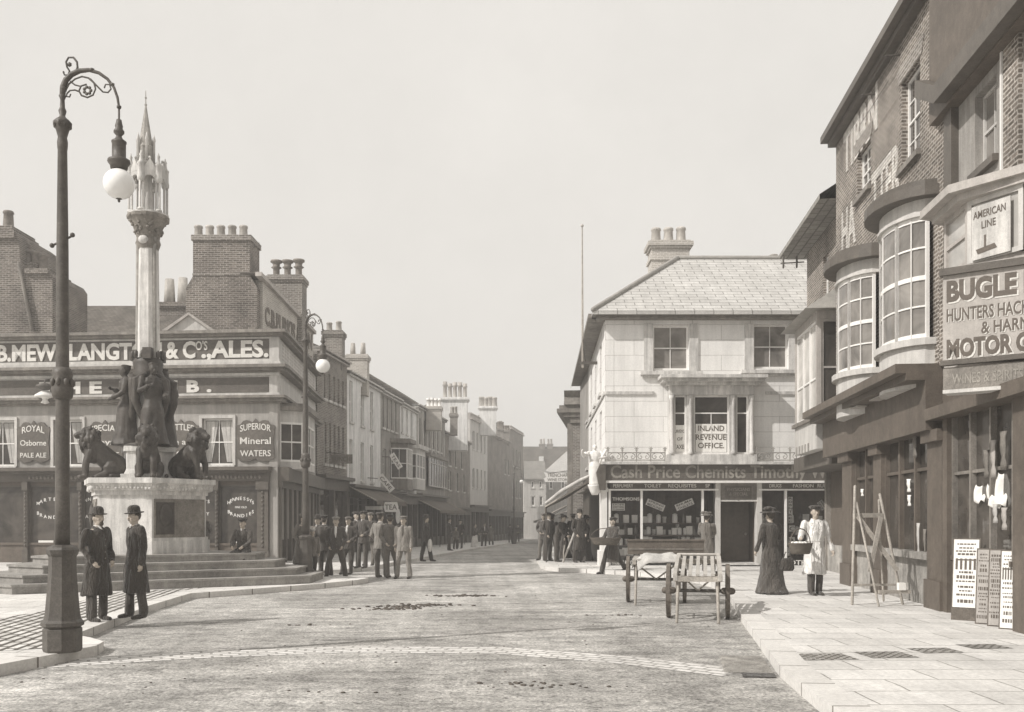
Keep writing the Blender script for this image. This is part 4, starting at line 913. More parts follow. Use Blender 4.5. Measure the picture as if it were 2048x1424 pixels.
# door with fanlight panel
dj0, dj1 = cu(1440), cu(1513)
for a, b in ((dj0 - .16, dj0), (dj1, dj1 + .16)): MB(CF).wb(a, b, PAVE, zt1, -.28, .08).build('door_pilaster', 'light_paint', ch)
MB(CF).wb(dj0, dj1, czz(1003) - .0, czz(1000), -.28, .06).build('door_lintel', 'light_paint', ch)
pn = MB(CF).wb(dj0, dj1, czz(1000), zt1, -.2, .03).build('door_panel', 'mid_paint', ch)
mb = MB(CF); uc = (dj0 + dj1) / 2; mb.prism([(uc - .42, czz(998)), (uc - .1, czz(998)), (uc, czz(1002)), (uc + .1, czz(998)), (uc + .42, czz(998)), (uc + .42, czz(972)), (uc - .42, czz(972))], .03, .06); pb = mb.build('notice_board', 'sign_dark', pn)
mb = MB(CF); mb.text('PHYSICIANS', uc, czz(982), .10, .06, .74, .006, .006, 'C'); mb.text('& SPECIAL', uc, czz(991), .10, .06, .6, .006, .006, 'C'); mb.build('lettering', 'letter_dim', pb)
dr = MB(CF).wb(dj0, dj1, PAVE + .1, czz(1003), -1.1, -1.0).build('door', 'brown_paint', ch)
MB(CF).wb(dj0 - .02, dj1 + .02, PAVE + .04, PAVE + .1, -1.1, .25).build('doorstep', 'stone', ch)
q0 = CF.pt(dj1 - .12, -.95, 1.15); MB().ball(q0, .05, seg=8).build('door_knob', 'letter_dim', dr)
# the shop's interior shell
mb = MB(CF); mb.wb(.2, dj0 - .16, PAVE, zt1, -1.32, -1.22); mb.wb(dj1 + .16, CF.L, PAVE, zt1, -1.32, -1.22); mb.wb(dj0 - .16, dj1 + .16, PAVE, zt1, -1.4, -1.32); mb.build('shop_back_panel', 'brown_paint', ch)
for a in (.1, dj0 - .15, dj1 + .03, CF.L - .12): MB(CF).wb(a, a + .12, PAVE, zt0, -1.22, -.281 if 1 else 0).build('shop_side_panel', 'brown_paint', ch)
MB(CF).wb(.22, dj0 - .16, zg0 - .05, zg0 - .01, -1.22, -.22).build('window_bed', 'brown_paint', ch); MB(CF).wb(dj1 + .16, CF.L - .12, zg0 - .05, zg0 - .01, -1.22, -.22).build('window_bed', 'brown_paint', ch)
MB(CF).wb(.05, CF.L, zt1, zf0, -15.4, -.28).build('shop_ceiling', 'mid_paint', ch)
MB(CS).wb(0, CS.L - .5, PAVE, czz(926) - .002, -.28, .0).build('side_shopfront', 'dark_paint', ch)
# corner pilaster
mb = MB(CF); mb.wb(-.13, cu(1214), PAVE + .5, zf0 - .07, -.6, .06); mb.wb(-.2, cu(1214) + .04, PAVE, PAVE + .5, -.66, .12); mb.wb(-.17, cu(1214) + .03, zf0 - .35, zf0 - .22, -.63, .10); mb.build('corner_pilaster', 'white_paint', ch)
mb = MB(CF); pts = []
mb.prism([(-.2, zf0 - .30), (-.02, zf0 - .30), (-.02, zf1), (-.2, zf1), (-.32, (zf0 + zf1) / 2)], -.1, FD + .12)
mb.build('fascia_bracket', 'dark_paint', ch)
# shelves and goods
shelf_z = [czz(1112), czz(1091), czz(1070), czz(1046)]
goods_mesh = {}
def item_mesh(kind):
    if kind in goods_mesh: return goods_mesh[kind]
    mb = MB()
    if kind == 'bottle': mb.lathe([(.05, 0), (.055, .02), (.055, .15), (.02, .20), (.018, .25), (.026, .26), (.026, .275), (.001, .275)], (0, 0, 0), 10); mt = 'glass_mid'
    elif kind == 'jar': mb.lathe([(.06, 0), (.065, .02), (.065, .15), (.055, .17), (.06, .175), (.06, .20), (.02, .225), (.001, .23)], (0, 0, 0), 10); mt = 'white_paint'
    elif kind == 'packet': mb.box(-.07, .07, -.03, .03, 0, .20); mb.box(-.05, .05, -.032, -.03, .05, .15); mt = 'paper'
    elif kind == 'carton': mb.box(-.10, .10, -.05, .05, 0, .14); mb.box(-.08, .08, -.053, -.05, .03, .11); mt = 'light_paint'
    else: mb.lathe([(.045, 0), (.045, .12), (.05, .125), (.05, .15), (.001, .15)], (0, 0, 0), 10); mt = 'canvas'
    me = mb.mesh(kind); me.materials.append(M[mt]); goods_mesh[kind] = me; return me
rg = random.Random(3)
SHN = ['lowest', 'second', 'third', 'top']
def shelf_run(a, b, zi, where, dens, d=-.34):
    z = shelf_z[zi]; MB(CF).wb(a, b, z - .035, z, d - .16, d + .16).build('shelf', 'brown_paint', ch)
    u = a + .1
    while u < b - .1:
        if rg.random() < dens:
            k = rg.choices(['bottle', 'jar', 'packet', 'carton', 'tin'], [5, 4, 6, 2, 3])[0]
            o = linkobj(k, item_mesh(k)); p = CF.pt(u, d + rg.uniform(-.05, .1), z + .002); o.location = p; o.rotation_euler = (0, 0, rg.uniform(-.3, .3))
            s = rg.uniform(1.05, 1.45); o.scale = (s, s, s)
            desc = {'bottle': 'glass medicine bottle', 'jar': 'white stoppered jar', 'packet': 'white paper packet', 'carton': 'grey cardboard carton', 'tin': 'small pale round tin'}[k]
            tag(o, f'{desc} on the {SHN[zi]} shelf of {where}', k, f'goods on the {SHN[zi]} shelf of {where}')
            u += rg.uniform(.13, .19)
        else: u += rg.uniform(.10, .2)
for zi, dens in ((0, .95), (1, .95), (2, .9), (3, .75)):
    shelf_run(cu(1222) + .1, cu(1281), zi, 'the narrow left chemist window', dens); shelf_run(cu(1286), cu(1434), zi, 'the wide middle chemist window', dens)
    shelf_run(cu(1522), cu(1569), zi, 'the window right of the chemist door', dens * .9); shelf_run(cu(1574), cu(1655), zi, 'the far right chemist window', dens * .8)
def card(fr, pxc, pyc, w_, h_, rot, d, lines, label, mat='paper', name='window_card', Z_=None):
    uc = fr.u(pxc, d); zc = fr.z(pxc, pyc, d) if Z_ is None else Z_; p = fr.pt(uc, d, zc)
    t = thing(name, label, 'card', p); ang = math.atan2(fr.U.y, fr.U.x); t.rotation_euler = (0, 0, ang)
    c, s = math.cos(rot), math.sin(rot)
    mb = MB(); mb.box(-w_ / 2, w_ / 2, 0, .012, -h_ / 2, h_ / 2)
    for v in mb.v: v.x, v.z = v.x * c - v.z * s, v.x * s + v.z * c
    bd = mb.build('card', mat, t, world=False)
    mb = MB(); n = len(lines)
    for i, ln in enumerate(lines): mb.text(ln, 0, h_ / 2 - h_ * (i + .82) / n, h_ / n * .62, -.006, w_ * .84, .008, .006, 'C')
    for v in mb.v: v.x, v.z = v.x * c - v.z * s, v.x * s + v.z * c; v.y = -abs(v.y) + .0
    mb.build('lettering', 'letter_dark', bd, world=False)
card(CF, 1311, 1010, .62, .22, R(-22), -.05, ['SPRING', 'MEDICINES'], 'white card reading spring medicines hung aslant in the middle chemist window')
card(CF, 1369, 1009, .62, .22, R(22), -.05, ['RHUMA', 'TABLETS'], 'white card tilted upward to the right in the middle chemist window')
card(CF, 1237, 1014, .42, .24, 0, -.05, ['DOES', 'EVERYTHING', 'CLEANSES'], 'small square lettered card in the narrow left chemist window')
card(CF, 1355, 1052, .10, .22, 0, -.3, ['B'], 'small upright card between shelves of the middle chemist window')
card(CF, 1581, 1020, .14, .86, 0, -.05, ['R', 'O', 'W', 'N', 'T', 'R', 'E', 'E'], 'tall narrow card with stacked letters beside the right window mullion')
card(CF, 1584, 1057, .2, .2, 0, -.05, ['C'], 'small square card under the tall narrow card')
card(CF, 1584, 1082, .2, .26, 0, -.05, ['R'], 'card with a large letter R low in the right chemist window')
card(CF, 1644, 1010, .3, .2, R(-55), -.05, ['SALE', 'NOW'], 'steeply tilted card at the right edge of the chemist window')
bs = MB(CF); bs.text('TIMOTHY W', cu(1550), zg0 + .02, .15, -.02, cu(1648) - cu(1550), .01, .012); bs.build('window_lettering', 'letter', ch)
bs = MB(CF); bs.text('BRUSHES & SPONGES', cu(1224), zg0 + .03, .13, -.02, cu(1281) - cu(1224), .01, .012); bs.build('window_lettering', 'letter', ch)
bs = MB(CF); bs.text('THOMSONS', cu(1225), czz(1001), .10, -.02, cu(1279) - cu(1225), .01, .012); bs.build('window_lettering', 'letter', ch)
# iron balcony railings over the fascia
def railing(pxa, pxb, label):
    d = FD + .05; a, b = cu(pxa, d), cu(pxb, d); z0 = zf1 + .09; p = CF.pt((a + b) / 2, d, z0)
    t = thing('balcony_railing', label, 'railing', p); n = max(2, round((b - a) / .52)); st = (b - a) / n
    mb = MB(CF); mb.wb(a, b, z0 + .03, z0 + .065, d - .016, d + .016); mb.wb(a, b, z0 + .27, z0 + .305, d - .016, d + .016); mb.build('rail', 'stone_mid', t)
    for i in range(n + 1):
        u = a + st * i; mb = MB(CF); mb.wb(u - .018, u + .018, z0, z0 + .38, d - .017, d + .019); 
        for k in range(6): g = k * math.pi / 3; mb.tube([(u, d, z0 + .42), (u + .06 * math.cos(g), d, z0 + .42 + .06 * math.sin(g))], .012, 5)
        mb.build('baluster', 'stone_mid', t)
    for i in range(n):
        mb = MB(CF); u = a + st * (i + .5)
        for s in (-1, 1):
            pts = [(u + s * (.02 + (.105 - .09 * k / 9) * math.sin(k * .75) * 1.0 + .08), d, z0 + .16 + (.105 - .085 * k / 9) * math.cos(k * .75)) for k in range(10)]
            mb.tube(pts, .014, 5)
        mb.build('scroll', 'stone_mid', t)
railing(1216, 1330, 'white scrolled iron railing over the shop fascia left of the first floor bay')
railing(1512, 1614, 'white scrolled iron railing over the shop fascia right of the first floor bay')

# ---------------------------------------------------------------- awning and houses beyond the chemist
nb = thing('corner_building', 'tall dark building with bracketed cornice and columns beyond the chemist side wall', 'building', (4, 50, 0))
NF = Frame((5.0, 64.0), (3.05, 47.3)); NL = NF.L
gz = ground(50) 
MB(NF).wb(0, NL, gz, 6.7, -6, 0).build('wall', 'brick_mid', nb)
mb = MB(NF); mb.wb(-.1, NL + .3, 6.9, 7.1, -6, .8); mb.wb(0, NL + .2, 6.7, 6.9, -6, .5); mb.wb(0, NL + .1, 6.4, 6.7, -5.9, .15); mb.build('cornice', 'mid_paint', nb)
mb = MB(NF); plan_uv(mb, [(NL - 3, .7), (NL, .7), (NL + .2, -1), (NL - 3, -1)], 7.1, 7.3); mb.prism([(NL - 3, 7.3), (NL + .3, 7.3), (NL, 7.7), (NL + .25, 8.0), (NL - 3, 8.0)], -1, .45); mb.build('roof_ornament', 'mid_paint', nb)
for u in (NL - .3, NL - 2.6): MB(NF).wb(u - .25, u + .25, gz, 6.4, -.1, .3).build('column', 'mid_paint', nb)
MB(NF).wb(NL - 2.2, NL - .7, 3.6, 6.0, .01, .05).build('window', 'glass_lit', nb)
MB(Frame((3.05, 47.25), (5.6, 47.25))).wb(.75, 1.5, 3.8, 6.1, .01, .05).build('window', 'glass_lit', nb)
MB(NF).wb(-.3, NL, gz, gz + 3.1, 0, .12).build('shopfront', 'dark_paint', nb)
def awning(name, label, x0, y0, x1, y1, zin, zout, proj, mat, posts=True, fringe=.35):
    fr = Frame((x1, y1), (x0, y0)); L_ = fr.L; t = thing(name, label, 'awning', fr.pt(L_ / 2, proj / 2, ground(y0) + PAVE))
    mb = MB(fr); n = 8; vs = []
    for i in range(n + 1):
        for j in range(5):
            dd = proj * j / 4; sag = -.10 * math.sin(math.pi * j / 4) + .02 * math.sin(i * 2.1 + j)
            vs.append((L_ * i / n, dd, zin + (zout - zin) * j / 4 + sag * (1 if i % 2 else .6)))
    fs = [(i * 5 + j, i * 5 + j + 1, (i + 1) * 5 + j + 1, (i + 1) * 5 + j) for i in range(n) for j in range(4)]
    vs2 = [(a, b, c - .03) for a, b, c in vs]; N_ = len(vs)
    mb.add(vs + vs2, fs + [tuple(N_ + k for k in f[::-1]) for f in fs] + [(4 + i * 5, 4 + i * 5 + 5, N_ + 4 + i * 5 + 5, N_ + 4 + i * 5) for i in range(n)], True); mb.build('canopy', mat, t)
    mb = MB(fr); 
    for i in range(int(L_ / .25)): mb.prism([(i * .25, zout), (i * .25 + .25, zout), (i * .25 + .25, zout - fringe * .7), (i * .25 + .125, zout - fringe), (i * .25, zout - fringe * .7)], proj - .01, proj + .005)
    mb.build('valance', mat, t)
    for k, dd in enumerate((0, L_)):
        mb = MB(fr); mb.tube([(dd, 0, zin - .05), (dd, proj, zout - .04)], .03, 6); mb.build('side_arm', 'wood', t)
    if posts:
        for k in range(4): 
            u = L_ * (k + .02) / 3.06; mb = MB(fr); mb.tube([(u, proj - .03, zout), (u, proj - .03, ground(y0) + PAVE)], .025, 6); mb.build('post', 'iron', t)
    return t
aw = awning('shop_awning', 'dark sloping awning over the pavement beside the chemist corner', 3.12, 33.2, 3.35, 40.5, 3.25, 2.12, 1.95, 'canvas_dark')
mb = MB(); mb.tube([(3.05, 33.1, 3.32), (2.4, 33.1, 3.0), (1.7, 33.1, 2.6), (1.18, 33.1, 2.2)], [.03, .07, .07, .05], 6); mb.build('edge_highlight', 'canvas', aw)  # pale tube paints in the highlight along the awning's near edge
awning('shop_awning', 'pale distant awning low over the right pavement at the street end', 4.9, 84, 5.5, 94, 3.0 + ground(88), 2.1 + ground(88), 3.0, 'canvas', False, .2)
awning('shop_awning', 'second pale awning seen beneath the dark one', 4.3, 66, 4.7, 74, 3.3 + ground(70), 2.2 + ground(70), 2.2, 'canvas', False, .2)
mr = thing('row_building', 'low plain shop row on the right side near the street end', 'building', (6, 80, ground(80)))
MF = Frame((7.4, 112.0), (5.0, 64.2)); mb = MB(MF); mb.wb(0, MF.L, ground(110), 3.6, -5, 0); mb.build('wall', 'brick_mid', mr); gable_roof(MF, 0, MF.L, -5, 0, 3.6, 5.6, 'slate_mid', mr)
for k in range(8): MB(MF).wb(2 + k * 5.6, 5.5 + k * 5.6, ground(90) + .2, 1.4, .01, .08).build('shop_window', 'glass', mr)

# ---------------------------------------------------------------- the right hand row
RF = Frame((7.31 + .0979 * 12.6, 28.3), (7.31 - .0979 * 13.7, 2.0))
def ru(px, d=0): return RF.u(px, d)
def rzz(px, py, d=0): return RF.z(px, py, d)
uA, uB = ru(1672), ru(1885)       # the brick house with painted letters
ub_far = 0
h2 = thing('brick_house', 'tall brick house with big worn painted letters, two bow windows and dark shop fronts', 'house', (8, 20, PAVE))
ZT = 11.1
wu = (ru(1803), ru(1840), 8.45, 10.15); wm = (ru(1714), ru(1741), 8.95, 10.0)
wall(RF, uA, uB, 3.6, ZT, [wu, wm], 'brick_right', h2)
for h in (wu, wm):
    window(RF, h, h2, 'white_paint', 'glass', 3, 4, True, 'mid_paint', .14, fw=.06)
    n = 8 
    MB(RF).prism([(h[0] - .12, h[3]), (h[1] + .12, h[3]), (h[1] + .25, h[3] + .3), (h[0] - .25, h[3] + .3)], -.001, .018).build('flat_arch', 'brick_mid', h2)
mb = MB(RF); mb.wb(uA - .15, uB, ZT, ZT + .16, -.4, .35); mb.wb(uA - .1, uB, ZT - .12, ZT, -.4, .18); mb.build('eaves_gutter', 'dark_paint', h2)
mb = MB(RF); mb.add([(uA - .1, .3, ZT + .16), (uB, .3, ZT + .16), (uB, -4, ZT + 2.4), (uA - .1, -4, ZT + 2.4), (uA - .1, -6, ZT), (uB, -6, ZT)], [(0, 1, 2, 3), (0, 3, 4), (3, 2, 5, 4), (1, 5, 2)]); mb.build('roof', 'tiles', h2)
MB(RF).wb(uA + .01, uB - .01, 4.2, ZT - .02, -6, -.29).build('side_walls', 'brick_right', h2)
mb = MB(RF)
def big(s, pa, pb, z0, h): mb.text(s, ru(pa), z0, h, .0, ru(pb) - ru(pa), .014, .035)
big('TIBRN', 1688, 1756, 9.98, .92); mb.build('painted_letters', 'letter_worn', h2)
mb = MB(RF); big('HA', 1684, 1712, 8.1, .95); mb.build('painted_letters', 'letter_worn', h2); mb = MB(RF); big('TTER', 1744, 1801, 8.1, .95); mb.build('painted_letters', 'letter_worn', h2)
mb = MB(RF)
for (za, zb_) in ((10.75, 10.75), (10.2, 10.2), (8.35, 8.35)): mb.tube([(ru(1745), .25, za), (ru(1803), .25, zb_)], .008, 5)
for p_ in (1750, 1800): mb.tube([(ru(p_), 0, 10.75), (ru(p_), .27, 10.75)], .02, 5)
mb.build('telegraph_wire_bracket', 'iron', h2)
def bow(uc, hw, dep, z_base, z_sill, z_head, z_top, label, par, n=8):
    t = MB(RF); 
    def arc(r_, dd, m=12): return [(uc + (hw + r_) * math.cos(math.pi * (1 - k / m)), max(0, (dep + dd) * math.sin(math.pi * k / m))) for k in range(m + 1)]
    plan_uv(t, arc(0, 0), z_base, z_sill - .12); bo = t.build('bow_window', 'light_paint', par, label)
    t = MB(RF); plan_uv(t, arc(.08, .1), z_sill - .12, z_sill); t.build('sill', 'light_paint', bo)
    t = MB(RF); plan_uv(t, arc(0, 0), z_head + .06, z_top - .3); plan_uv(t, arc(.04, .04), z_head, z_head + .06); t.build('head', 'light_paint', bo)
    t = MB(RF); plan_uv(t, arc(.22, .28), z_top - .3, z_top - .12); plan_uv(t, arc(.12, .16), z_top - .12, z_top); t.build('canopy', 'dark_paint', bo)
    A = arc(-.03, -.03, 15); groups = ((1, 5), (5, 10), (10, 14))
    for gi, (i0, i1) in enumerate(groups):
        t = MB(RF); g_ = MB(RF)
        for i in range(i0, i1):
            p, q = A[i], A[i + 1]
            for (za, zb2, off) in ((z_sill, z_sill + .09, 0), (z_head - .08, z_head, 0), ((z_sill + z_head) / 2 - .04, (z_sill + z_head) / 2 + .04, 0), (z_sill + (z_head - z_sill) * .26, z_sill + (z_head - z_sill) * .26 + .03, .01), (z_sill + (z_head - z_sill) * .74, z_sill + (z_head - z_sill) * .74 + .03, .01)):
                c = ((p[0] + q[0]) / 2, (p[1] + q[1]) / 2); plan_uv(t, [p, q, (q[0] + (uc - q[0]) * .07, q[1] * .93), (p[0] + (uc - p[0]) * .07, p[1] * .93)], za, zb2)
            plan_uv(g_, [(p[0] + (uc - p[0]) * .03, p[1] * .97), (q[0] + (uc - q[0]) * .03, q[1] * .97), (q[0] + (uc - q[0]) * .045, q[1] * .955), (p[0] + (uc - p[0]) * .045, p[1] * .955)], z_sill + .05, z_head - .05)
        for i, wd in ((i0, .07), (i1, .07), ((i0 + i1) // 2, .025)):
            p = A[i]; q = RF.pt(p[0], p[1], 0); t2 = MB(); t.box(p[0] - wd / 2, p[0] + wd / 2, p[1] - wd / 2, p[1] + wd / 2 * .6, z_sill, z_head)
        wq = t.build('window', 'white_paint', par); g_.build('pane', 'glass_mid', wq)
    return bo
bow(ru(1762) - .05 - 1.0, 1.0, .62, 3.9, 4.85, 6.85, 7.45, None, h2)
bow(ru(1873) - .08 - 1.02, 1.02, .60, 4.0, 4.85, 7.0, 7.6, None, h2)
# continuous shop fascia with cornice, and recessed dark shop fronts below
us0, us1 = ru(1684), ru(1885)
mb = MB(RF); mb.wb(us0 - .8, us1, 4.18, 4.34, -.3, .78); mb.wb(us0 - .8, us1, 4.06, 4.18, -.3, .6); mb.wb(us0 - .8, us1, 3.2, 4.06, -.3, .28); mb.build('shop_fascia', 'brown_paint', h2)
mb = MB(RF); 
for a in (ru(1725), ru(1790)): mb.wb(a, a + 1.5, 4.02, 4.05, .29, .5); 
mb.build('blind_roller', 'board_grey', h2)
for pa, pb in ((1693, 1712), (1756, 1772), (1866, 1896)):
    mb = MB(RF); a, b = ru(pa), ru(pb); mb.wb(a, b, PAVE, 3.2, -.3, .10); mb.wb(a - .04, b + .04, PAVE, PAVE + .5, -.3, .15); mb.wb(a - .05, b + .05, 3.0, 3.2, -.3, .2); mb.build('pilaster', 'brown_paint', h2)
for pa, pb in ((1712, 1756), (1772, 1866)):
    a, b = ru(pa), ru(pb); 
    mb = MB(RF); mb.wb(a, b, PAVE, .95, -.3, -.02); mb.wb(a, b, .95, 1.08, -.3, .12); mb.build('stall_riser', 'stone_mid', h2)
    n = 3 if pb > 1800 else 2
    for k in range(n + 1): u = a + (b - a) * k / n; MB(RF).wb(u - .04, u + .04, 1.08, 3.2, -.12, .02).build('mullion', 'brown_paint', h2)
    MB(RF).wb(a, b, 2.55, 2.61, -.11, -.01).build('transom', 'brown_paint', h2)
    MB(RF).wb(a, b, 1.08, 3.2, -.08, -.07).build('shop_window', 'glass', h2)
MB(RF).wb(uA + .2, uB + 9, PAVE, 3.6, -5.8, -.3).build('shop_back', 'brown_paint', h2)

# far house of the row, set back, with overhanging eaves and a square oriel
RG = RF.off(-.35)
h3 = thing('brick_house', 'brick house with wide overhanging eaves and square oriel next to the chemist', 'house', (8.5, 26, PAVE))
gA, gB = RG.u(1614), uA
wf = (RG.u(1646), RG.u(1657), 7.6, 9.0)
ZT3 = 9.9
wall(RG, gA, gB, 3.9, ZT3, [wf], 'brick_right', h3); window(RG, wf, h3, 'white_paint', 'glass', 2, 2, True, 'mid_paint')
MB(RG).wb(gA + .01, gB - .01, 3.9, ZT3 - .02, -5, -.29).build('side_walls', 'brick_right', h3)
mb = MB(RG); mb.add([(gA - .5, .75, ZT3 - .1), (gB, .75, ZT3 - .1), (gB, -2.4, ZT3 + 1.9), (gA + 1.2, -2.4, ZT3 + 1.9), (gA - .5, -5.4, ZT3 - .1), (gB, -5.4, ZT3 - .1), (gA - .5, .75, ZT3 - .22), (gB, .75, ZT3 - .22), (gA - .5, -5.4, ZT3 - .22), (gB, -5.4, ZT3 - .22)], [(0, 1, 2, 3), (0, 3, 4), (3, 2, 5, 4), (0, 6, 7, 1), (6, 8, 9, 7), (0, 4, 8, 6)]); mb.build('roof', 'slate_mid', h3)
MB(RG).wb(RG.u(1650), RG.u(1650) + .7, ZT3, ZT3 + 1.6, -1.2, -.5).build('chimney', 'brick_mid', h3)
mb = MB(RG); 
p = RG.pt(gA, 0, 0)
mb.tube([(gA, .1, 9.45), (gA - .1, .75, 9.45)], .02, 5)
for k in (.3, .7): mb.tube([(gA - .02, k, 9.3), (gA - .02, k, 9.62)], .03, 5)
mb.build('telegraph_bracket', 'iron', h3)
oa, ob = RG.u(1590, .75), RG.u(1633, .75)
oz0, oz1 = 4.2, 6.75; od = .75
bo = MB(RG).wb(oa, ob, oz0 - .75, oz0, -.1, od).build('oriel', 'light_paint', h3)
MB(RG).wb(oa - .08, ob + .08, oz0, oz0 + .1, -.1, od + .08).build('oriel_sill', 'mid_paint', bo)
for u, dd in ((oa + .06, od - .06), (ob - .06, od - .06), (ob - .06, .05)): MB(RG).wb(u - .06, u + .06, oz0 + .1, oz1, dd - .06, dd + .06).build('oriel_post', 'board_grey', bo)
MB(RG).wb(oa, ob, oz1, oz1 + .2, -.1, od).build('oriel_head', 'board_grey', bo)
mb = MB(RG); mb.add([(oa - .35, od + .35, oz1 + .2), (ob + .35, od + .35, oz1 + .2), (ob, 0, oz1 + .95), (oa, 0, oz1 + .95), (oa - .35, -.1, oz1 + .2), (ob + .35, -.1, oz1 + .2)], [(0, 1, 2, 3), (1, 5, 2), (4, 0, 3), (0, 4, 5, 1), (4, 3, 2, 5)]); mb.build('oriel_roof', 'lead', bo)
seg_glazing(RG, (oa + .12, od - .03), (ob - .12, od - .03), oz0 + .1, oz1, 3, h3, 'white_paint', 'glass_lit', .4, .07, 0)
seg_glazing(RG, (ob - .03, od - .12), (ob - .03, .0), oz0 + .1, oz1, 1, h3, 'board_grey', 'glass', .5, .12, 0)
mb = MB(RG)
for k in range(5): mb.wb(oa + .2 + k * .38, oa + .35 + k * .38, oz0 - .75 - .0, oz0 - .74 + .2, od, od + .02)
mb.build('oriel_panel', 'stone_mid', bo)
mb = MB(RG); mb.prism([(gA + .3, 3.45), (gB, 3.45), (gB, 3.05), (gA + .3, 3.05)], -.9, .45); mb.build('shop_canopy', 'dark_paint', h3)
RH = RF.off(-.95); a, b = RH.u(1657), gB
MB(RH).wb(a, b, PAVE, 3.9, -.5, 0).build('shop_wall', 'brown_paint', h3)
for k in range(3): u = a + .1 + (b - a - .3) * k / 2; MB(RH).wb(u, u + .22, PAVE, 3.05, 0, .14).build('pilaster', 'mid_paint', h3)
MB(RH).wb(a + .3, b - .3, PAVE, .9, 0, .1).build('stall_riser', 'stone_mid', h3)

# near house: bay with the hotel sign board
h4 = thing('hotel', 'near right house with dark jettied top, canted bay window and shaded shop front', 'hotel', (7, 12, PAVE))
uC = RF.L
win4 = (ru(1950), ru(1993), 7.05, 8.25)
wall(RF, uB, uC, 5.6, 8.4, [win4], 'render_grey', h4)
window(RF, win4, h4, 'light_paint', 'glass_mid', 2, 2, True, 'dark_paint', .14)
MB(RF).wb(uB, uC, 8.4, 12.6, -.3, .22).build('upper_storey', 'brown_paint', h4)
mb = MB(RF); mb.prism([(uB - .12, 8.95), (uB + .8, 8.45), (uC, 8.3), (uC, 8.55), (uB + .8, 8.75), (uB - .12, 9.25)], .02, .42); mb.build('bargeboard', 'dark_paint', h4)
for a, b in ((uB + .02, uB + .30), (ru(2015), ru(2046))): MB(RF).wb(a, b, 4.3, 8.4, -.1, .06).build('brick_quoin', 'brick_right', h4)
for a in (uB + .32, ru(2012) - .02): MB(RF).wb(a, a + .05, 5.6, 8.4, -.02, .08).build('edge_batten', 'white_paint', h4)
MB(RF).wb(uB + .4, uB + .75, 5.6, 8.4, .0, .12).build('rain_pipe', 'dark_paint', h4)
MB(RF).wb(uB + .01, uC, 3.4, 12.6, -6, -.31).build('side_walls', 'brick_right', h4)
# canted bay
bx = [(uB + 1.15, 0), (ru(1888, .55), .55), (ru(1934, .55), .55), (ru(2046, .08), .08), (ru(2060, 0) , 0)]
z0, z1 = 5.35, 6.25
mb = MB(RF); plan_uv(mb, [(bx[1][0] - .35, 0), bx[1], bx[2], (bx[3][0], .0)], 3.95, z0); bo = mb.build('bay_window', 'board_grey', h4)
mb = MB(RF); plan_uv(mb, [(bx[1][0] - .6, 0), (bx[1][0] - .18, .85), (bx[2][0] + .1, .85), (bx[3][0] + .3, .0)], z1 + .1, z1 + .22); plan_uv(mb, [(bx[1][0] - .45, 0), (bx[1][0] - .1, .7), (bx[2][0] + .05, .7), (bx[3][0] + .2, .0)], z1, z1 + .1); mb.build('bay_cornice', 'board_grey', bo)
seg_glazing(RF, bx[1], bx[2], z0, z1, 1, h4, 'board_grey', 'glass_lit', .5, .16, 0)
seg_glazing(RF, bx[2], bx[3], z0, z1, 1, h4, 'light_paint', 'glass_lit', .98, .14, 0)
A = RF.pt(bx[2][0], bx[2][1], 0); B = RF.pt(bx[3][0], bx[3][1], 0); BF = Frame((A.x, A.y), (B.x, B.y))
pbm = MB(BF).wb(.10, BF.L - .16, z0 + .02, z1 - .12, .02, .035).build('window_poster', 'canvas', h4)
mb = MB(BF); mb.text('AMERICAN', .13, z1 - .30, .10, .035, BF.L - .36, .006, .008); mb.text('LINE', .26, z1 - .46, .10, .035, .22, .006, .008)
mb.prism([(.17, z0 + .16), (.46, z0 + .19), (.50, z0 + .12), (.2, z0 + .09)], .035, .04); mb.wb(.30, .33, z0 + .17, z0 + .34, .035, .04); mb.build('lettering', 'letter_dark', pbm)
# big sign board
SA = Vector((wx(1886, 13.6), 13.6)); SB = SA + Vector((.80, -.60)) * 1.12
SF = Frame((SA.x, SA.y), (SB.x, SB.y)); s0, s1 = wz(722, 13.6), wz(553, 13.6)
so = thing('hotel_sign', 'big grey board with dark shadowed lettering for a motor garage, near right', 'sign', (SA.x + .5, SA.y - .4, s0))
mb = MB(SF); mb.wb(0, SF.L, s0, s1, -.06, 0); bd = mb.build('board', 'board_grey', so)
mb = MB(SF); mb.wb(-.04, SF.L, s1, s1 + .10, -.09, .06); mb.build('top_moulding', 'dark_paint', so); MB(SF).wb(-.03, SF.L, s0 - .07, s0, -.08, .04).build('bottom_moulding', 'dark_paint', so)
for nm, mt, dx, dz_, dd in (('letter_shade', 'letter', .022, -.022, .0), ('lettering', 'letter_dark', 0, 0, .004)):
    mb = MB(SF); H = s1 - s0; tk = .008
    mb.text('BUGLE I', .05 + dx, s1 - H * .30 + dz_, H * .22, dd, 1.04, tk, .05, 'L'); mb.text('HUNTERS HACK', .05 + dx * .6, s1 - H * .54 + dz_ * .6, H * .14, dd, 1.05, tk, .02, 'L'); mb.text('& HARN', .5 + dx * .6, s1 - H * .72 + dz_ * .6, H * .13, dd, .6, tk, .02, 'L'); mb.text('MOTOR G', .05 + dx, s1 - H * .96 + dz_, H * .19, dd, 1.05, tk, .05, 'L')
    mb.build(nm, mt, bd)
mb = MB(SF); mb.wb(.0, SF.L, s0 - .42, s0 - .10, -.05, -.01); sb2 = mb.build('lower_board', 'mid_paint', so); mb = MB(SF); mb.text('WINES & SPIRITS', .12, s0 - .34, .14, -.01, .9, .006, .008); mb.build('lettering', 'letter_dim', sb2)
MB(SF).wb(.0, SF.L, s0 - .47, s0 - .42, -.3, .02).build('lower_moulding', 'light_paint', so)
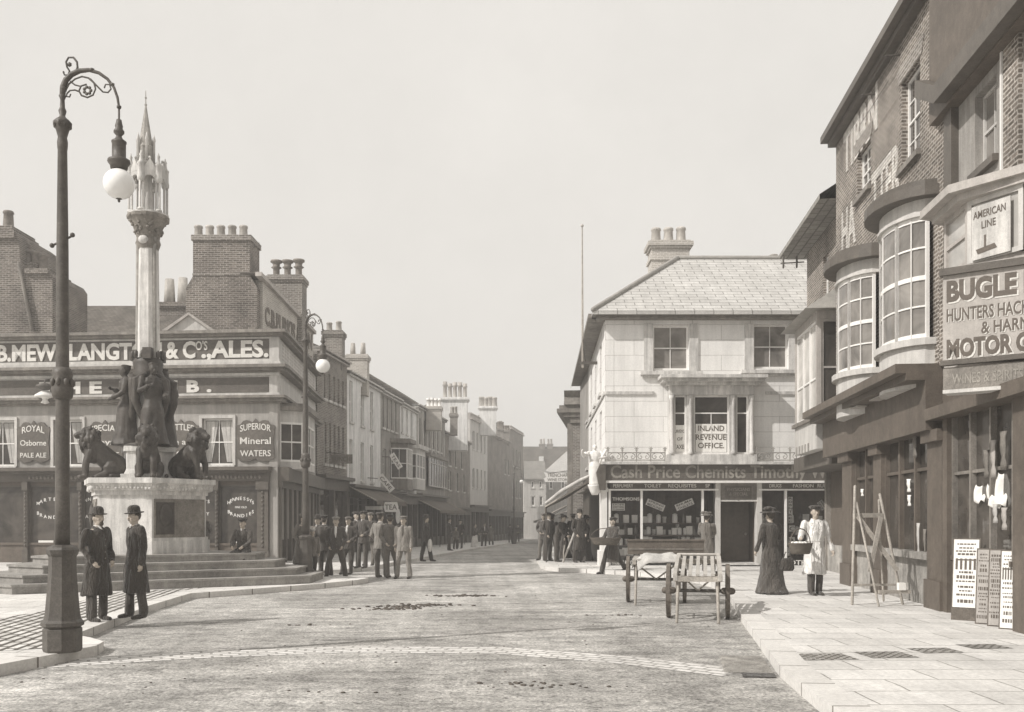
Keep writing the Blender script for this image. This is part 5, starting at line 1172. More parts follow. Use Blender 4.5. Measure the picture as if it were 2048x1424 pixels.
# dark ground floor of the near house
MB(RF).wb(uB, uC, 3.35, 3.55, -.3, .3).build('shop_fascia', 'brown_paint', h4)
MB(RF).wb(uB, uC, 3.55, 5.6, -.3, -.004).build('lower_wall', 'brown_paint', h4)
for pa, pb in ((1897, 1906), (2040, 2075)): MB(RF).wb(ru(pa), ru(pb), PAVE, 3.35, -.3, .10).build('pilaster', 'brown_paint', h4)
a, b = ru(1906), ru(2028)
MB(RF).wb(a, b, PAVE, 1.0, -.3, -.03).build('stall_riser', 'brown_paint', h4); MB(RF).wb(a, b, 1.0, 1.08, -.3, .05).build('window_sill', 'brown_paint', h4)
for k in range(4): u = a + (b - a) * k / 3; MB(RF).wb(u - .03, u + .03, 1.08, 3.35, -.12, .02).build('mullion', 'mid_paint', h4)
MB(RF).wb(a, b, 2.4, 2.45, -.11, -.01).build('transom', 'mid_paint', h4)
MB(RF).wb(a, b, 1.08, 3.35, -.08, -.07).build('shop_window', 'glass', h4)
MB(RF).wb(ru(2062), uC, PAVE, 3.35, -.3, -.1).build('far_shopfront', 'brown_paint', h4)

u_ = ru(2075) + .9
while u_ < uC - 1.6:
    q_ = (u_, u_ + 1.5, 1.0, 3.1); o_ = MB(RF).wb(q_[0], q_[1], .95, 3.15, -.099, -.02).build('window', 'mid_paint', h4); MB(RF).wb(q_[0] + .08, q_[1] - .08, 1.05, 3.05, -.02, .0).build('pane', 'glass', o_)
    o_ = MB(RF).wb(u_ + .2, u_ + 1.3, 5.0, 7.2, -.004, .06).build('window', 'light_paint', h4); MB(RF).wb(u_ + .28, u_ + 1.22, 5.08, 7.12, .06, .07).build('pane', 'glass_mid', o_); MB(RF).wb(u_ + .28, u_ + 1.22, 6.06, 6.14, .07, .09).build('sash_rail', 'light_paint', o_)
    MB(RF).wb(u_ - .5, u_ - .2, PAVE, 3.35, -.1, .08).build('pilaster', 'brown_paint', h4)
    u_ += 2.6

# ---------------------------------------------------------------- arched street lamps
def make_lamp(name, label):
    s = .005895
    def h(y): return (1303 - y) * s
    t = thing(name, label, 'street lamp', (0, 0, 0), 0, 'tall arched cast iron street lamps')
    mb = MB(); mb.lathe([(.20, 0), (.215, .03), (.215, .27), (.20, .29), (.235, .31), (.235, .35), (.205, .38), (.195, .42), (.185, .50), (.165, .75), (.152, .95), (.150, 1.12), (.17, 1.15), (.18, 1.2), (.16, 1.23), (.10, 1.26)], seg=8, smooth=False, ph=R(22.5)); mb.build('base', 'iron', t, world=False)
    mb = MB(); mb.lathe([(.085, 1.22), (.08, h(1000)), (.075, h(800)), (.066, h(500)), (.052, h(300)), (.056, h(298)), (.06, h(285)), (.05, h(275)), (.07, h(262)), (.09, h(252)), (.105, h(246)), (.075, h(240)), (.045, h(236)), (.03, h(232)), (.045, h(222)), (.028, h(215)), (.024, h(200)), (.042, h(192)), (.024, h(188))], seg=14); mb.build('post', 'iron', t, world=False)
    mb = MB(); mb.lathe([(.07, h(800)), (.11, h(795)), (.13, h(780)), (.10, h(765)), (.12, h(748)), (.10, h(738)), (.075, h(735))], seg=10)
    for k in range(8): a = k * math.pi / 4; mb.ball((.11 * math.cos(a), .11 * math.sin(a), h(766)), .035, (1, 1, 1.6), 6)
    mb.build('collar_ornament', 'iron', t, world=False); mb = MB()
    for k in range(8): a = k * math.pi / 4; mb.ball((.085 * math.cos(a), .085 * math.sin(a), h(250)), .028, (1, 1, 1.5), 6)
    mb.build('capital_ornament', 'iron', t, world=False)
    X = lambda px: (px - 127) * s
    P = lambda px, py: (X(px), 0, h(py))
    mb = MB(); mb.tube([P(108, 490), P(127, 482), P(146, 472)], .014, 6); mb.ball(P(106, 491), .03, seg=8); mb.ball(P(147, 470), .03, seg=8); mb.build('ladder_bar', 'iron', t, world=False)
    mb = MB(); mb.tube([P(127, 192), P(128, 175), P(134, 160), P(145, 149), P(160, 142), P(180, 140), P(200, 146), P(217, 158), P(230, 175), P(237, 195), P(240, 214)], [.034, .036, .034, .032, .03, .024, .02, .018, .016, .016, .014], 8)
    for a, r_ in ((P(186, 140), .034), (P(227, 169), .028), (P(240, 214), .032), (P(129, 178), .045)): mb.ball(a, r_, (1, 1, .8), 6)
    mb.build('arch', 'iron', t, world=False)
    mb = MB()
    mb.tube([P(153, 147), P(157, 135), P(156, 124), P(149, 115), P(139, 115), P(134, 124), P(136, 134), P(141, 142), P(138, 150), P(131, 150), P(129, 144)], [.014, .014, .013, .013, .012, .012, .011, .011, .01, .009, .012], 6); mb.ball(P(141, 129), .03, (1, .6, 1), 6)
    mb.tube([P(133, 182), P(140, 168), P(152, 158), P(166, 153), P(179, 156), P(190, 166), P(193, 178), P(188, 190), P(177, 195), P(165, 191), P(160, 182), P(164, 172), P(174, 169)], .011, 6)
    mb.tube([P(183, 158), P(195, 171), P(208, 184), P(218, 185), P(224, 178), P(221, 169), P(213, 169), P(211, 175)], .010, 6)
    mb.tube([P(160, 183), P(152, 180), P(142, 181), P(136, 187), P(135, 193), P(141, 194), P(143, 189)], .010, 6); mb.tube([P(164, 173), P(152, 170), P(143, 163)], .009, 6)
    for k in range(7): a = k * 2 * math.pi / 7; q = P(177, 181); mb.ball((q[0] + .04 * math.cos(a), 0, q[2] + .04 * math.sin(a)), .022, (1, .6, 1), 6)
    mb.build('scrollwork', 'iron', t, world=False)
    cx = X(240)
    mb = MB(); mb.lathe([(.012, h(214)), (.012, h(238)), (.03, h(240)), (.035, h(246)), (.045, h(252)), (.04, h(257)), (.06, h(262)), (.06, h(266)), (.03, h(272)), (.045, h(278)), (.085, h(283)), (.085, h(286)), (.078, h(288)), (.078, h(316)), (.09, h(318)), (.125, h(320)), (.13, h(325)), (.10, h(332)), (.095, h(338)), (.06, h(339))][::-1], (cx, 0, 0), 14); mb.build('lamp_housing', 'iron', t, world=False)
    mb = MB(); mb.ball((cx, 0, h(368)), .178, (1, 1, 1.0), 24); mb.build('globe', 'globe', t, world=False)
    mb = MB(); mb.lathe([(.005, h(405)), (.018, h(402)), (.012, h(400)), (.04, h(397)), (.05, h(395))], (cx, 0, 0), 8); mb.build('globe_finial', 'iron', t, world=False)
    return t
lamp = make_lamp('street_lamp', 'nearest tall arched iron street lamp on the paved island, white globe hanging from its arch')
lamp.location = (wx(125, 11.2), 11.2, PAVE)
dup(lamp, (wx(611, 24.3), 24.3, PAVE - .12), R(-38), 'arched iron street lamp before the public house corner beside the standing men')
dup(lamp, (wx(1028, 84), 84, ground(84)), R(0), 'far small arched street lamp where the side street bends')

# ---------------------------------------------------------------- people
def skinball(mb, c, r, sc=(1, 1, 1), seg=12, rot=None): mb.ball(c, r, sc, seg, rot)
ROLE = {}
def figure(key, H=1.72, legs=((.02, .06), (-.02, -.02)), knee=(0, 0), arms=None, lean=0, yaw=0, build=1.0, top='jacket', low='trousers', hat='cap', voxel=.011, sit=False,
           hair=True, beard=False, mats=None, headtilt=0, robe=False):
    """returns list of (name, mesh, material, parent name). Faces -y. legs: forward lean (dx,dy) of thigh per leg"""
    k = H / 1.72; T = Matrix.Rotation(lean, 4, 'X')
    hipz = .90
    def V(x, y, z): return Vector((x, y, z))
    def up(p):      # torso transform about the hip
        p = Vector(p); q = T @ Vector((p.x, p.y, p.z - hipz)); return Vector((q.x, q.y, q.z + hipz))
    # leg joints
    J = []
    for s, (th, sp), kn in ((-1, legs[0], knee[0]), (1, legs[1], knee[1])):
        hip = V(s * .088, 0, hipz); a = th; kk = hip + V(s * (.02 + sp), -math.sin(a) * .43, -math.cos(a) * .43); b = a - kn
        an = kk + V(s * sp * .6, -math.sin(b) * .41, -math.cos(b) * .41); J.append((hip, kk, an, b))
    low_z = min(j[2].z for j in J) - .075
    if arms is None: arms = (((-.22, .0, -1), (-.05, -.2, -1)), ((.22, 0, -1), (.05, -.2, -1)))
    A = []
    for s, (d1, d2) in zip((-1, 1), arms):
        sh = V(s * .185 * build, 0, 1.405); el = sh + Vector(d1).normalized() * .285; wr = el + Vector(d2).normalized() * .255; A.append((up(sh), up(el), up(wr), (up(wr) - up(el)).normalized()))
    Y = Matrix.Rotation(yaw, 4, 'Z') @ Matrix.Rotation(headtilt, 4, 'X')
    hc = V(0, -.015, 1.50)
    def hd(p): p = Vector(p) - hc; return up(Y @ p + hc + Vector((0, -.008, -.03)))
    body = MB()
    secs = [(0, 0, .84, .12, .09), (0, 0, .90, .155, .105), (0, 0, 1.0, .148, .10), (0, 0, 1.10, .14 * build, .10 * build), (0, 0, 1.22, .158 * build, .112 * build), (0, 0, 1.34, .172 * build, .112), (0, .0, 1.42, .15, .088), (0, 0, 1.455, .07, .062), (0, -.0, 1.48, .055, .058)]
    def loft_up(mb, secs, seg=20):
        n0 = len(mb.v); mb.loft(secs, seg)
        for i in range(n0, len(mb.v)): mb.v[i] = up(mb.v[i])
    loft_up(body, secs)
    body.tube([up((0, 0, 1.42)), hd((0, -.012, 1.56))], [.056, .052], 12)
    # head: cranium, jaw, nose, brow, lips, ears
    n0 = len(body.v)
    body.ball((0, -.005, 1.655), .1, (.77, .95, 1.08), 16); body.ball((0, -.042, 1.585), .06, (.88, .95, 1.05), 12); body.ball((0, -.075, 1.562), .022, (1.2, .8, .8), 8)
    body.tube([(0, -.098, 1.655), (0, -.112, 1.622), (0, -.104, 1.614)], [.011, .017, .013], 8); body.ball((0, -.085, 1.676), .03, (1.7, .5, .4), 8)
    body.ball((0, -.097, 1.588), .012, (2.0, .7, .9), 8); body.ball((-.038, -.075, 1.622), .022, (1, .7, 1), 8); body.ball((.038, -.075, 1.622), .022, (1, .7, 1), 8)
    for s in (-1, 1): body.ball((s * .079, .006, 1.632), .026, (.4, .75, 1.25), 8)
    for i in range(n0, len(body.v)): body.v[i] = hd(body.v[i])
    for (hip, kk, an, b) in J:
        body.tube([hip, (hip + kk) / 2, kk, kk + (an - kk) * .35, an], [.082, .07, .052, .054, .036], 10)
        f = V(0, -1, 0); toe = an + V(0, -.15, -.045); body.tube([an + V(0, .03, -.035), toe], [.034, .028], 8)
    for s, (sh, el, wr, d) in zip((-1, 1), A):
        body.tube([sh, (sh + el) / 2, el, el + (wr - el) * .3, wr], [.052, .046, .038, .038, .026], 10)
        # hand: palm, four curled fingers of different lengths, thumb from the side
        side = Vector((-s, 0, 0)); side = (side - d * side.dot(d)).normalized(); front = d.cross(side) * 1.0
        if front.y > 0: front = -front
        pal = wr + d * .045; body.tube([wr, wr + d * .035 + side * .008, wr + d * .075], [.024, .032, .03], 8)
        for fi, (of, ln) in enumerate(((-.027, .062), (-.009, .07), (.009, .066), (.026, .052))):
            b0 = wr + d * .075 + front * of * -1; body.tube([b0, b0 + d * ln * .5 + side * .006, b0 + d * ln * .85 + side * .026, b0 + d * ln * .8 + side * .042], [.0095, .009, .008, .007], 6)
        tb = wr + d * .03 + front * .026; body.tube([tb, tb + d * .025 + front * .018, tb + d * .055 + front * .016 + side * .012], [.011, .01, .008], 6)
    out = []
    mats = mats or {}
    mt = mats.get('top', 'cloth_dark'); ml = mats.get('low', 'cloth_dark')
    c = 1.0
    pieces = []
    # ---- top garment
    j = MB(); g = .024
    sl = [(0, 0, z, rx + g, ry + g) for (x_, y_, z, rx, ry) in secs[1:7]] + [(0, 0, 1.452, .09, .08), (0, 0, 1.475, .066, .066)]
    loft_up(j, sl, 22)
    for s, (sh, el, wr, d) in zip((-1, 1), A): j.tube([sh + V(0, 0, -.004), (sh + el) / 2, el, (el + wr) / 2, wr - d * .01], [.070, .067, .059, .054, .048], 12)
    if top == 'jacket' or top == 'waistcoat':
        n0 = len(j.v); j.loft([(0, 0, .76, .188, .135), (0, 0, .86, .182, .132), (0, 0, .95, .175, .128)], 22)
        j.tube([V(-.06, -.13, .82), V(-.05, -.14, 1.3)], .008, 6)
    elif top in ('coat', 'smock'):
        zb = .40 if top == 'smock' else .40
        fl = .26 if top == 'coat' else .24
        j.loft([(0, 0, zb, fl, .185), (0, 0, zb + .2, fl - .02, .172), (0, 0, .86, .20, .145), (0, 0, .95, .182, .132), (0, 0, 1.05, .172, .125)], 24)
    elif top == 'bodice':
        j.loft([(0, 0, .85, .18, .14), (0, 0, 1.0, .13, .105), (0, 0, 1.1, .135, .105)], 22)
    if top in ('coat', 'jacket', 'smock'):
        bt = MB()
        for i in range(5): bt.ball(up((.03, -.145 * (1 if build < 1.05 else 1.04), 1.28 - i * .10)), .012, (1, .6, 1), 6)
        pieces.append(('buttons', bt, 'mid_paint' if mt != 'cloth_white' else 'canvas', .01))
    # collar and lapels
    j.tube([up((-.065, .01, 1.475)), up((-.05, -.062, 1.45)), up((-.02, -.125, 1.33))], [.016, .02, .012], 8); j.tube([up((.065, .01, 1.475)), up((.05, -.062, 1.45)), up((.02, -.125, 1.33))], [.016, .02, .012], 8)
    pieces.append((top, j, mt, .012 * k))
    if low == 'trousers':
        q = MB(); q.loft([(0, 0, .80, .15, .11), (0, 0, .88, .17, .125), (0, 0, .96, .165, .12)], 20)
        for (hip, kk, an, b) in J: q.tube([hip + V(0, 0, .02), (hip + kk) / 2, kk, (kk + an) / 2, an + V(0, 0, .005)], [.10, .092, .078, .074, .072], 12)
        pieces.append(('trousers', q, ml, .012 * k))
    elif low == 'skirt':
        q = MB(); q.loft([(0, .06, low_z + .02, .34, .36), (0, .035, low_z + .15, .30, .30), (0, .02, low_z + .4, .25, .23), (0, .01, .78, .21, .18), (0, 0, .92, .175, .14), (0, 0, 1.02, .14, .115)], 26)
        pieces.append(('skirt', q, ml, .014 * k))
    if low != 'skirt':
        q = MB()
        for (hip, kk, an, b) in J: q.tube([an + V(0, 0, .04), an + V(0, .03, -.03), an + V(0, -.05, -.035), an + V(0, -.165, -.048)], [.045, .046, .042, .034], 10)
        pieces.append(('shoes', q, 'cloth_black', .01 * k))
    if 'shirt' in mats:
        q = MB(); q.tube([up((0, -.128 * build, 1.18)), up((0, -.13 * build, 1.3)), up((0, -.098, 1.43)), up((0, -.06, 1.475))], [.012, .034, .036, .03], 8); pieces.append(('shirt_front', q, mats['shirt'], .009 * k))
    if 'collar' in mats:
        q = MB(); q.tube([up((.052 * math.cos(a), .052 * math.sin(a) - .004, 1.492)) for a in [i * math.pi / 5 for i in range(11)]], .012, 6); q.tube([up((-.02, -.06, 1.48)), up((0, -.1, 1.44))], [.02, .012], 6); pieces.append(('collar', q, mats['collar'], .008 * k))
    if top == 'smock':
        q = MB(); q.tube([up((.158 * math.cos(a) * build, .128 * math.sin(a), 1.06)) for a in [i * math.pi / 8 for i in range(17)]], .016, 6); pieces.append(('belt', q, mt, .009 * k))
    if hair:
        q = MB(); q.ball((0, .012, 1.672), .102, (.80, .96, 1.06), 14)
        q2 = [v for v in q.v]
        if beard: q.ball((0, -.085, 1.555), .035, (1.2, .8, 1.2), 8); 
        q.ball((0, -.107, 1.600), .013, (2.2, .7, .8), 8)
        for s in (-1, 1): q.ball((s * .034, -.094, 1.668), .009, (2.0, .6, .6), 6); q.ball((s * .034, -.090, 1.646), .008, (1.3, .7, .7), 6)
        # keep the face clear: push the front of the cap of hair back
        for i, v in enumerate(q.v[:len(q2)]):
            if v.y < -.03 and v.z < 1.725: v.y = -.03 + (v.y + .03) * .1; v.x *= .9
        for i in range(len(q.v)): q.v[i] = hd(q.v[i])
        if low == 'skirt':
            n0 = len(q.v); q.ball((0, .075, 1.70), .06, (1.1, 1, 1), 10)
            for i in range(n0, len(q.v)): q.v[i] = hd(q.v[i])
        pieces.append(('hair', q, 'hair', .009 * k))
    q = MB(); hm_ = mats.get('hat', 'cloth_black')
    if hat == 'bowler': q.lathe([(.085, 1.695), (.135, 1.70), (.148, 1.712), (.145, 1.718), (.10, 1.712), (.095, 1.73), (.094, 1.775), (.082, 1.81), (.05, 1.832), (.001, 1.838)], (0, .0, 0), 20, sx=.86, sy=1.08)
    elif hat == 'cap': q.lathe([(.088, 1.70), (.10, 1.715), (.128, 1.745), (.12, 1.765), (.07, 1.782), (.001, 1.785)], (0, .012, 0), 18, sx=.92, sy=1.08); q.ball((0, -.105, 1.70), .06, (1, .8, .22), 10)
    elif hat == 'wide': q.lathe([(.08, 1.70), (.21, 1.705), (.225, 1.72), (.20, 1.735), (.11, 1.74), (.115, 1.79), (.09, 1.825), (.001, 1.83)], (0, .0, 0), 22, sx=.95); q.ball((.06, .03, 1.80), .085, (1.5, 1, .6), 10); q.ball((-.08, -.02, 1.79), .06, (1.2, 1, .7), 10)
    elif hat == 'straw': q.lathe([(.08, 1.70), (.145, 1.702), (.145, 1.712), (.09, 1.715), (.088, 1.775), (.001, 1.78)], (0, 0, 0), 20, sx=.9, sy=1.08)
    if hat:
        for i in range(len(q.v)): q.v[i] = hd(q.v[i])
        pieces.append(('hat', q, hm_, .009 * k))
    def fin(mb):
        for i, v in enumerate(mb.v): mb.v[i] = Vector((v.x * k, v.y * k, (v.z - low_z) * k))
    fin(body)
    if robe:       # statue: everything one surface
        for nm, mb, m_, vx_ in pieces: fin(mb); body.v_off = None; b0 = len(body.v); body.v += mb.v; body.f += [[b0 + i for i in f] for f in mb.f]; body.uv += mb.uv; body.smooth += mb.smooth
        return body
    out.append(('body', remeshed(body, voxel * k, 'body', 0, it=1), 'skin'))
    vs = voxel / .011
    for nm, mb, m_, vx_ in pieces:
        fin(mb)
        if nm in ('hat', 'buttons'): me = mb.mesh(nm)
        else: me = remeshed(mb, vx_ * (vs if vs > 1 else 1), nm, (.03 if nm in ('coat', 'skirt', 'smock') else .024) * k if nm in ('coat', 'jacket', 'trousers', 'skirt', 'smock', 'bodice') else 0, 9, 3 if nm not in ('hair', 'collar', 'shirt_front') else 1)
        out.append((nm, me, m_))
    for nm, me, m_ in out: me.materials.append(M[m_])
    return out
FIG = {}
def person(px, D, z0, face, label, key, group=None, **kw):
    """face: heading in degrees, 0 looks at the camera, +90 looks to the photo's right"""
    if key not in FIG: FIG[key] = figure(key, **kw)
    t = thing('person', label, 'person', (wx(px, D), D, z0), R(face), group)
    b = None
    for nm, me, m_ in FIG[key]:
        o = linkobj(nm, me, t)
    return t
def Dp(py, z0=PAVE):
    return (EYE - z0) * FL / (py - HY)
pockets = (((-.28, .12, -1), (.30, -.55, -.75)), ((.28, .12, -1), (-.30, -.55, -.75)))
hang = (((-.12, .05, -1), (-.02, -.15, -1)), ((.12, .05, -1), (.02, -.15, -1)))
akimbo = (((-.5, .1, -1), (.5, -.35, -.35)), ((.5, .1, -1), (-.5, -.35, -.35)))
behind = (((-.3, .25, -1), (.45, .45, -.6)), ((.3, .25, -1), (-.45, .45, -.6)))
W_L = dict(collar='cloth_white')
person(195, Dp(1242), PAVE, 62, 'man in knee length black overcoat and bowler hat facing right beside the nearest lamp', 'coat_a', H=1.66, top='coat', hat='bowler', arms=pockets, legs=((.05, .02), (-.06, .02)), beard=True, mats=dict(collar='cloth_white', top='cloth_black', low='cloth_dark'), voxel=.008)
person(272, Dp(1236), PAVE, -42, 'man in long dark overcoat and bowler hat facing left before the white monument panel', 'coat_b', H=1.68, top='coat', hat='bowler', arms=hang, legs=((.04, .03), (-.02, .05)), mats=dict(collar='cloth_white', top='cloth_black', low='cloth_dark'), voxel=.008, headtilt=R(6))
G = 'people gathered before the public house'
person(603, 24.6, PAVE, 60, 'man in worn tweed coat and cap standing by the right end of the steps', 'jk_tweed', G, H=1.64, top='coat', hat='cap', arms=pockets, mats=dict(top='cloth_mid', low='cloth_dark', hat='cloth_mid'), lean=R(5))
person(625, 24.9, PAVE, 15, 'small boy in pale cap between two men by the end of the steps', 'boy', G, H=1.25, top='jacket', hat='cap', arms=hang, mats=dict(top='cloth_mid', low='cloth_dark', hat='canvas'))
person(648, 26.4, PAVE - .12, 170, 'man in dark jacket turned away behind the open shirted young man', 'jk_dark', G, H=1.72, top='jacket', hat='cap', arms=pockets, mats=dict(collar='cloth_white'))
person(672, 25.6, 0, 6, 'young man in dark jacket, open white shirt and cap striding with feet apart', 'stride', G, H=1.68, top='jacket', hat='cap', arms=pockets, legs=((.12, .10), (-.10, .10)), mats=dict(shirt='cloth_white', top='cloth_dark', low='cloth_dark', hat='cloth_light'))
person(697, 28.4, 0, -15, 'bareheaded looking man in dark suit with white collar and light tie behind the striding one', 'suit', G, H=1.68, top='jacket', hat='cap', arms=akimbo, mats=dict(shirt='cloth_white', hat='cloth_mid'))
person(727, 29.6, PAVE, -35, 'dark suited man with arm bent at his waist in front of the shop awning post', 'akimbo', G, H=1.74, top='jacket', hat='cap', arms=akimbo, mats=dict(collar='cloth_white'))
person(760, 26.9, 0, 150, 'tall man seen from behind with white neck collar, left of the back-turned pair', 'back_a', G, H=1.80, top='jacket', hat='cap', arms=pockets, mats=dict(top='cloth_light', low='cloth_mid', collar='cloth_white', hat='cloth_dark'))
person(780, 26.6, 0, 195, 'man in long mid brown jacket with his back to the camera, right of the pair', 'back_b', G, H=1.74, top='jacket', hat='cap', arms=behind, build=1.08, mats=dict(top='cloth_mid', low='cloth_mid'))
person(807, 26.4, 0, -12, 'man in pale tweed jacket and trousers standing foremost in the group, facing the camera', 'tweed_front', G, H=1.70, top='jacket', hat='cap', arms=hang, legs=((.06, .05), (-.02, .04)), build=1.05, mats=dict(top='cloth_light', low='cloth_light', hat='cloth_mid', shirt='cloth_mid'), voxel=.010)
person(852, 36.2, PAVE - .1, 120, 'black clad man walking off the left kerb carrying a pale bundle', 'black_walk', G, H=1.72, top='jacket', hat='bowler', arms=hang, legs=((.2, .02), (-.15, .02)), mats=dict(top='cloth_black', low='cloth_black'))
person(402, 28.2, .12, 20, 'man in light cap standing behind the monument steps by the shop window', 'jk_dark', G)
# seated man on the steps
sitarms = (((-.15, -.5, -1), (.25, -.8, -.3)), ((.15, -.5, -1), (-.25, -.8, -.3)))
person(488, 23.4, .33, -8, 'man seated on the monument steps in dark suit with white collar', 'seated', None, H=1.66, top='jacket', hat='cap', arms=sitarms, legs=((R(82), .04), (R(80), .05)), knee=(R(75), R(78)), lean=R(6), mats=dict(collar='cloth_white'))
GF = 'small figures far down the side street'
for i, (px, D, fc, ky, lb) in enumerate(((912, 56, 30, 'boy', 'short boy on the left pavement far down the street'), (921, 58, -20, 'jk_dark', 'man in dark jacket on the far left pavement beside a short boy'),
        (969, 66, 10, 'suit', 'distant man in a dark suit standing in the roadway left of the bend'), (981, 72, 170, 'jk_tweed', 'distant man in long coat walking away near the bend'), (1020, 84, 190, 'jk_dark', 'tiny dark man below the far lamp globe'), (1036, 92, 0, 'akimbo', 'tiny man standing with bent arms just right of the far lamp'), (898, 52, 100, 'akimbo', 'man beside dark shop front down the left pavement'))):
    z = ground(D) + (PAVE if i in (0, 1, 6) else 0); person(px, D, z, fc, lb, ky, GF)
person(950, 62, ground(62), 60, 'distant woman in dark dress with white apron', 'woman_apron', GF, H=1.6, top='bodice', low='skirt', hat=None, arms=sitarms, mats=dict(low='cloth_white'), voxel=.014)
# right hand figures
wom = person(1541, Dp(1187), PAVE, 200, 'woman in long black dress and broad hat seen from behind outside the chemist', 'woman', None, H=1.70, top='bodice', low='skirt', hat='wide', arms=(((-.4, -.3, -1), (-.4, -.9, -.2)), ((.35, .1, -1), (.1, -.4, -1))), mats=dict(top='cloth_dark', low='cloth_dark', hat='cloth_dark'), voxel=.009)
grocer = person(1630, Dp(1190), PAVE, 4, 'shopman in long white coat and cap with a basket on his arm, facing the camera', 'smock', None, H=1.78, top='smock', hat='cap', arms=(((-.38, -.05, -1), (-.35, -.9, -.1)), ((.30, 0, -1), (.22, -.15, -1))), legs=((.03, -.02), (-.02, -.01)), beard=False, mats=dict(top='cloth_white', low='cloth_dark', hat='cloth_black'), voxel=.008, build=1.08)
person(1224, 28.6, 0, -55, 'striding figure in dark clothes and cap carrying a wide basket before the left chemist window', 'basket_carrier', None, H=1.72, top='coat', hat='cap', arms=(((-.2, -.4, -1), (.1, -.95, -.35)), ((.2, -.4, -1), (-.1, -.95, -.35))), legs=((.42, .02), (-.40, .02)), knee=(.12, .3), mats=dict(top='cloth_dark', low='cloth_black'), lean=R(-4))
person(1413, 27.6, PAVE, 160, 'person in dark coat behind the right handcart looking into the chemist window', 'lady_cart', None, H=1.66, top='coat', hat='wide', arms=sitarms, mats=dict(top='cloth_mid', low='cloth_dark', hat='cloth_mid'))
GA = 'people in the shade of the dark awning'
person(1097, 34.5, PAVE, 40, 'man in dark jacket leaning by the outer post of the dark awning', 'jk_dark', GA)
person(1104, 35.6, PAVE, 150, 'man with light trousers under the dark awning turned to the shop', 'aw_b', GA, H=1.66, top='jacket', hat='cap', arms=hang, mats=dict(top='cloth_black', low='cloth_light'))
person(1127, 36.4, PAVE, -70, 'shorter person in the deep shade under the dark awning', 'woman_dark', GA, H=1.58, top='bodice', low='skirt', hat='wide', arms=hang, mats=dict(top='cloth_dark', low='cloth_dark'), voxel=.014)
person(1159, 33.4, PAVE, 25, 'very tall looking person in long black coat close beside the white corner pilaster', 'coat_c', GA, H=1.80, top='coat', hat='bowler', arms=pockets, mats=dict(top='cloth_black', low='cloth_black'))
person(1146, 37.6, PAVE, 200, 'man behind the long leaning pole under the dark awning', 'suit', GA)
person(1088, 35.0, PAVE, -30, 'man at the outermost edge of the dark awning half facing the road', 'tweed_back', GA, H=1.7, top='jacket', hat='cap', arms=akimbo, mats=dict(top='cloth_dark', low='cloth_mid', hat='cloth_mid'))
person(1172, 34.6, PAVE, 100, 'person half hidden between the tall black coat and the corner pilaster', 'woman_dark', GA)
person(1114, 34.0, PAVE, 75, 'stooping man in black beside the leaning pole under the dark awning', 'stoop', GA, H=1.68, top='jacket', hat='cap', arms=sitarms, lean=R(18), mats=dict(top='cloth_black', low='cloth_dark'))
person(636, 27.6, PAVE - .12, -20, 'man in mid grey coat half hidden behind the boy in the pale cap', 'grey_coat', G, H=1.7, top='coat', hat='bowler', arms=pockets, mats=dict(top='cloth_mid', low='cloth_dark', collar='cloth_white'))
person(712, 30.2, PAVE, 40, 'short man behind the dark suited pair, hands in pockets', 'jk_dark', G)
person(741, 31.2, PAVE, -10, 'farther man in tweed just left of the back-turned pair', 'tweed_back', G)
pl = thing('leaning_pole', 'long pale pole leaning against the shop under the dark awning', 'pole', (wx(1126, 33.4), 33.4, PAVE))
MB().tube([(0, 0, .03), (.35, .2, .85), (.72, .4, 1.85)], [.035, .05, .055], 8).build('pole', 'wood_pale', pl, world=False); MB().tube([(.03, 0, .02), (.02, .0, .3), (.05, 0, .6)], .02, 6).build('prop', 'wood', pl, world=False)
# baskets
def basket(name, label, loc, w_, dp, h_, rz, handle=True, mat='wicker', goods=None):
    t = thing(name, label, 'basket', loc, rz); n = 20
    mb = MB(); mb.lathe([(.75, 0), (.85, h_ * .4 / 1), (1.0, h_), (1.04, h_ + .015), (.98, h_ + .02), (.93, h_ - .01), (.7, .03)], (0, 0, 0), n, sx=w_ / 2, sy=dp / 2)
    mb.build('basket', mat, t, world=False)
    if handle: MB().tube([(w_ / 2 * math.cos(a) * .95, 0, h_ + h_ * 1.5 * math.sin(a)) for a in [i * math.pi / 10 for i in range(11)]], .012, 6).build('handle', mat, t, world=False)
    if goods:
        mb = MB()
        for i in range(12): mb.ball((random.uniform(-.3, .3) * w_, random.uniform(-.3, .3) * dp, h_ + .01), .055, (1, 1.2, .7), 8)
        mb.build('contents', goods, t, world=False)
    return t
basket('wicker_basket', 'broad boat shaped wicker basket carried before the striding figure', (wx(1210, 28.3), 28.2, .88), .95, .45, .2, R(-20))
basket('wicker_basket', 'dark round basket heaped with pale goods on the white coated shopman arm', (wx(1596, 18.9), 18.75, .98), .5, .42, .2, R(20), True, 'wicker', 'paper')
bd_ = thing('pale_bundle', 'pale cloth bundle hanging at the black clad walking man side', 'bundle', (wx(861, 36.0), 35.8, .45)); MB().ball((0, 0, .2), .16, (.6, .6, 1.6), 10).build('bundle', 'canvas', bd_, world=False)
hb = thing('shopping_bag', 'small black bag hanging from the hand of the woman in black', 'bag', (wx(1572, 19.3), 19.2, .62)); mb = MB(); mb.lathe([(.10, 0), (.13, .05), (.12, .2), (.09, .26)], (0, 0, 0), 10, sx=1.1, sy=.6); mb.build('bag', 'cloth_black', hb, world=False); MB().tube([(-.08, 0, .25), (-.04, 0, .38), (.04, 0, .38), (.08, 0, .25)], .01, 6).build('handle', 'cloth_black', hb, world=False)

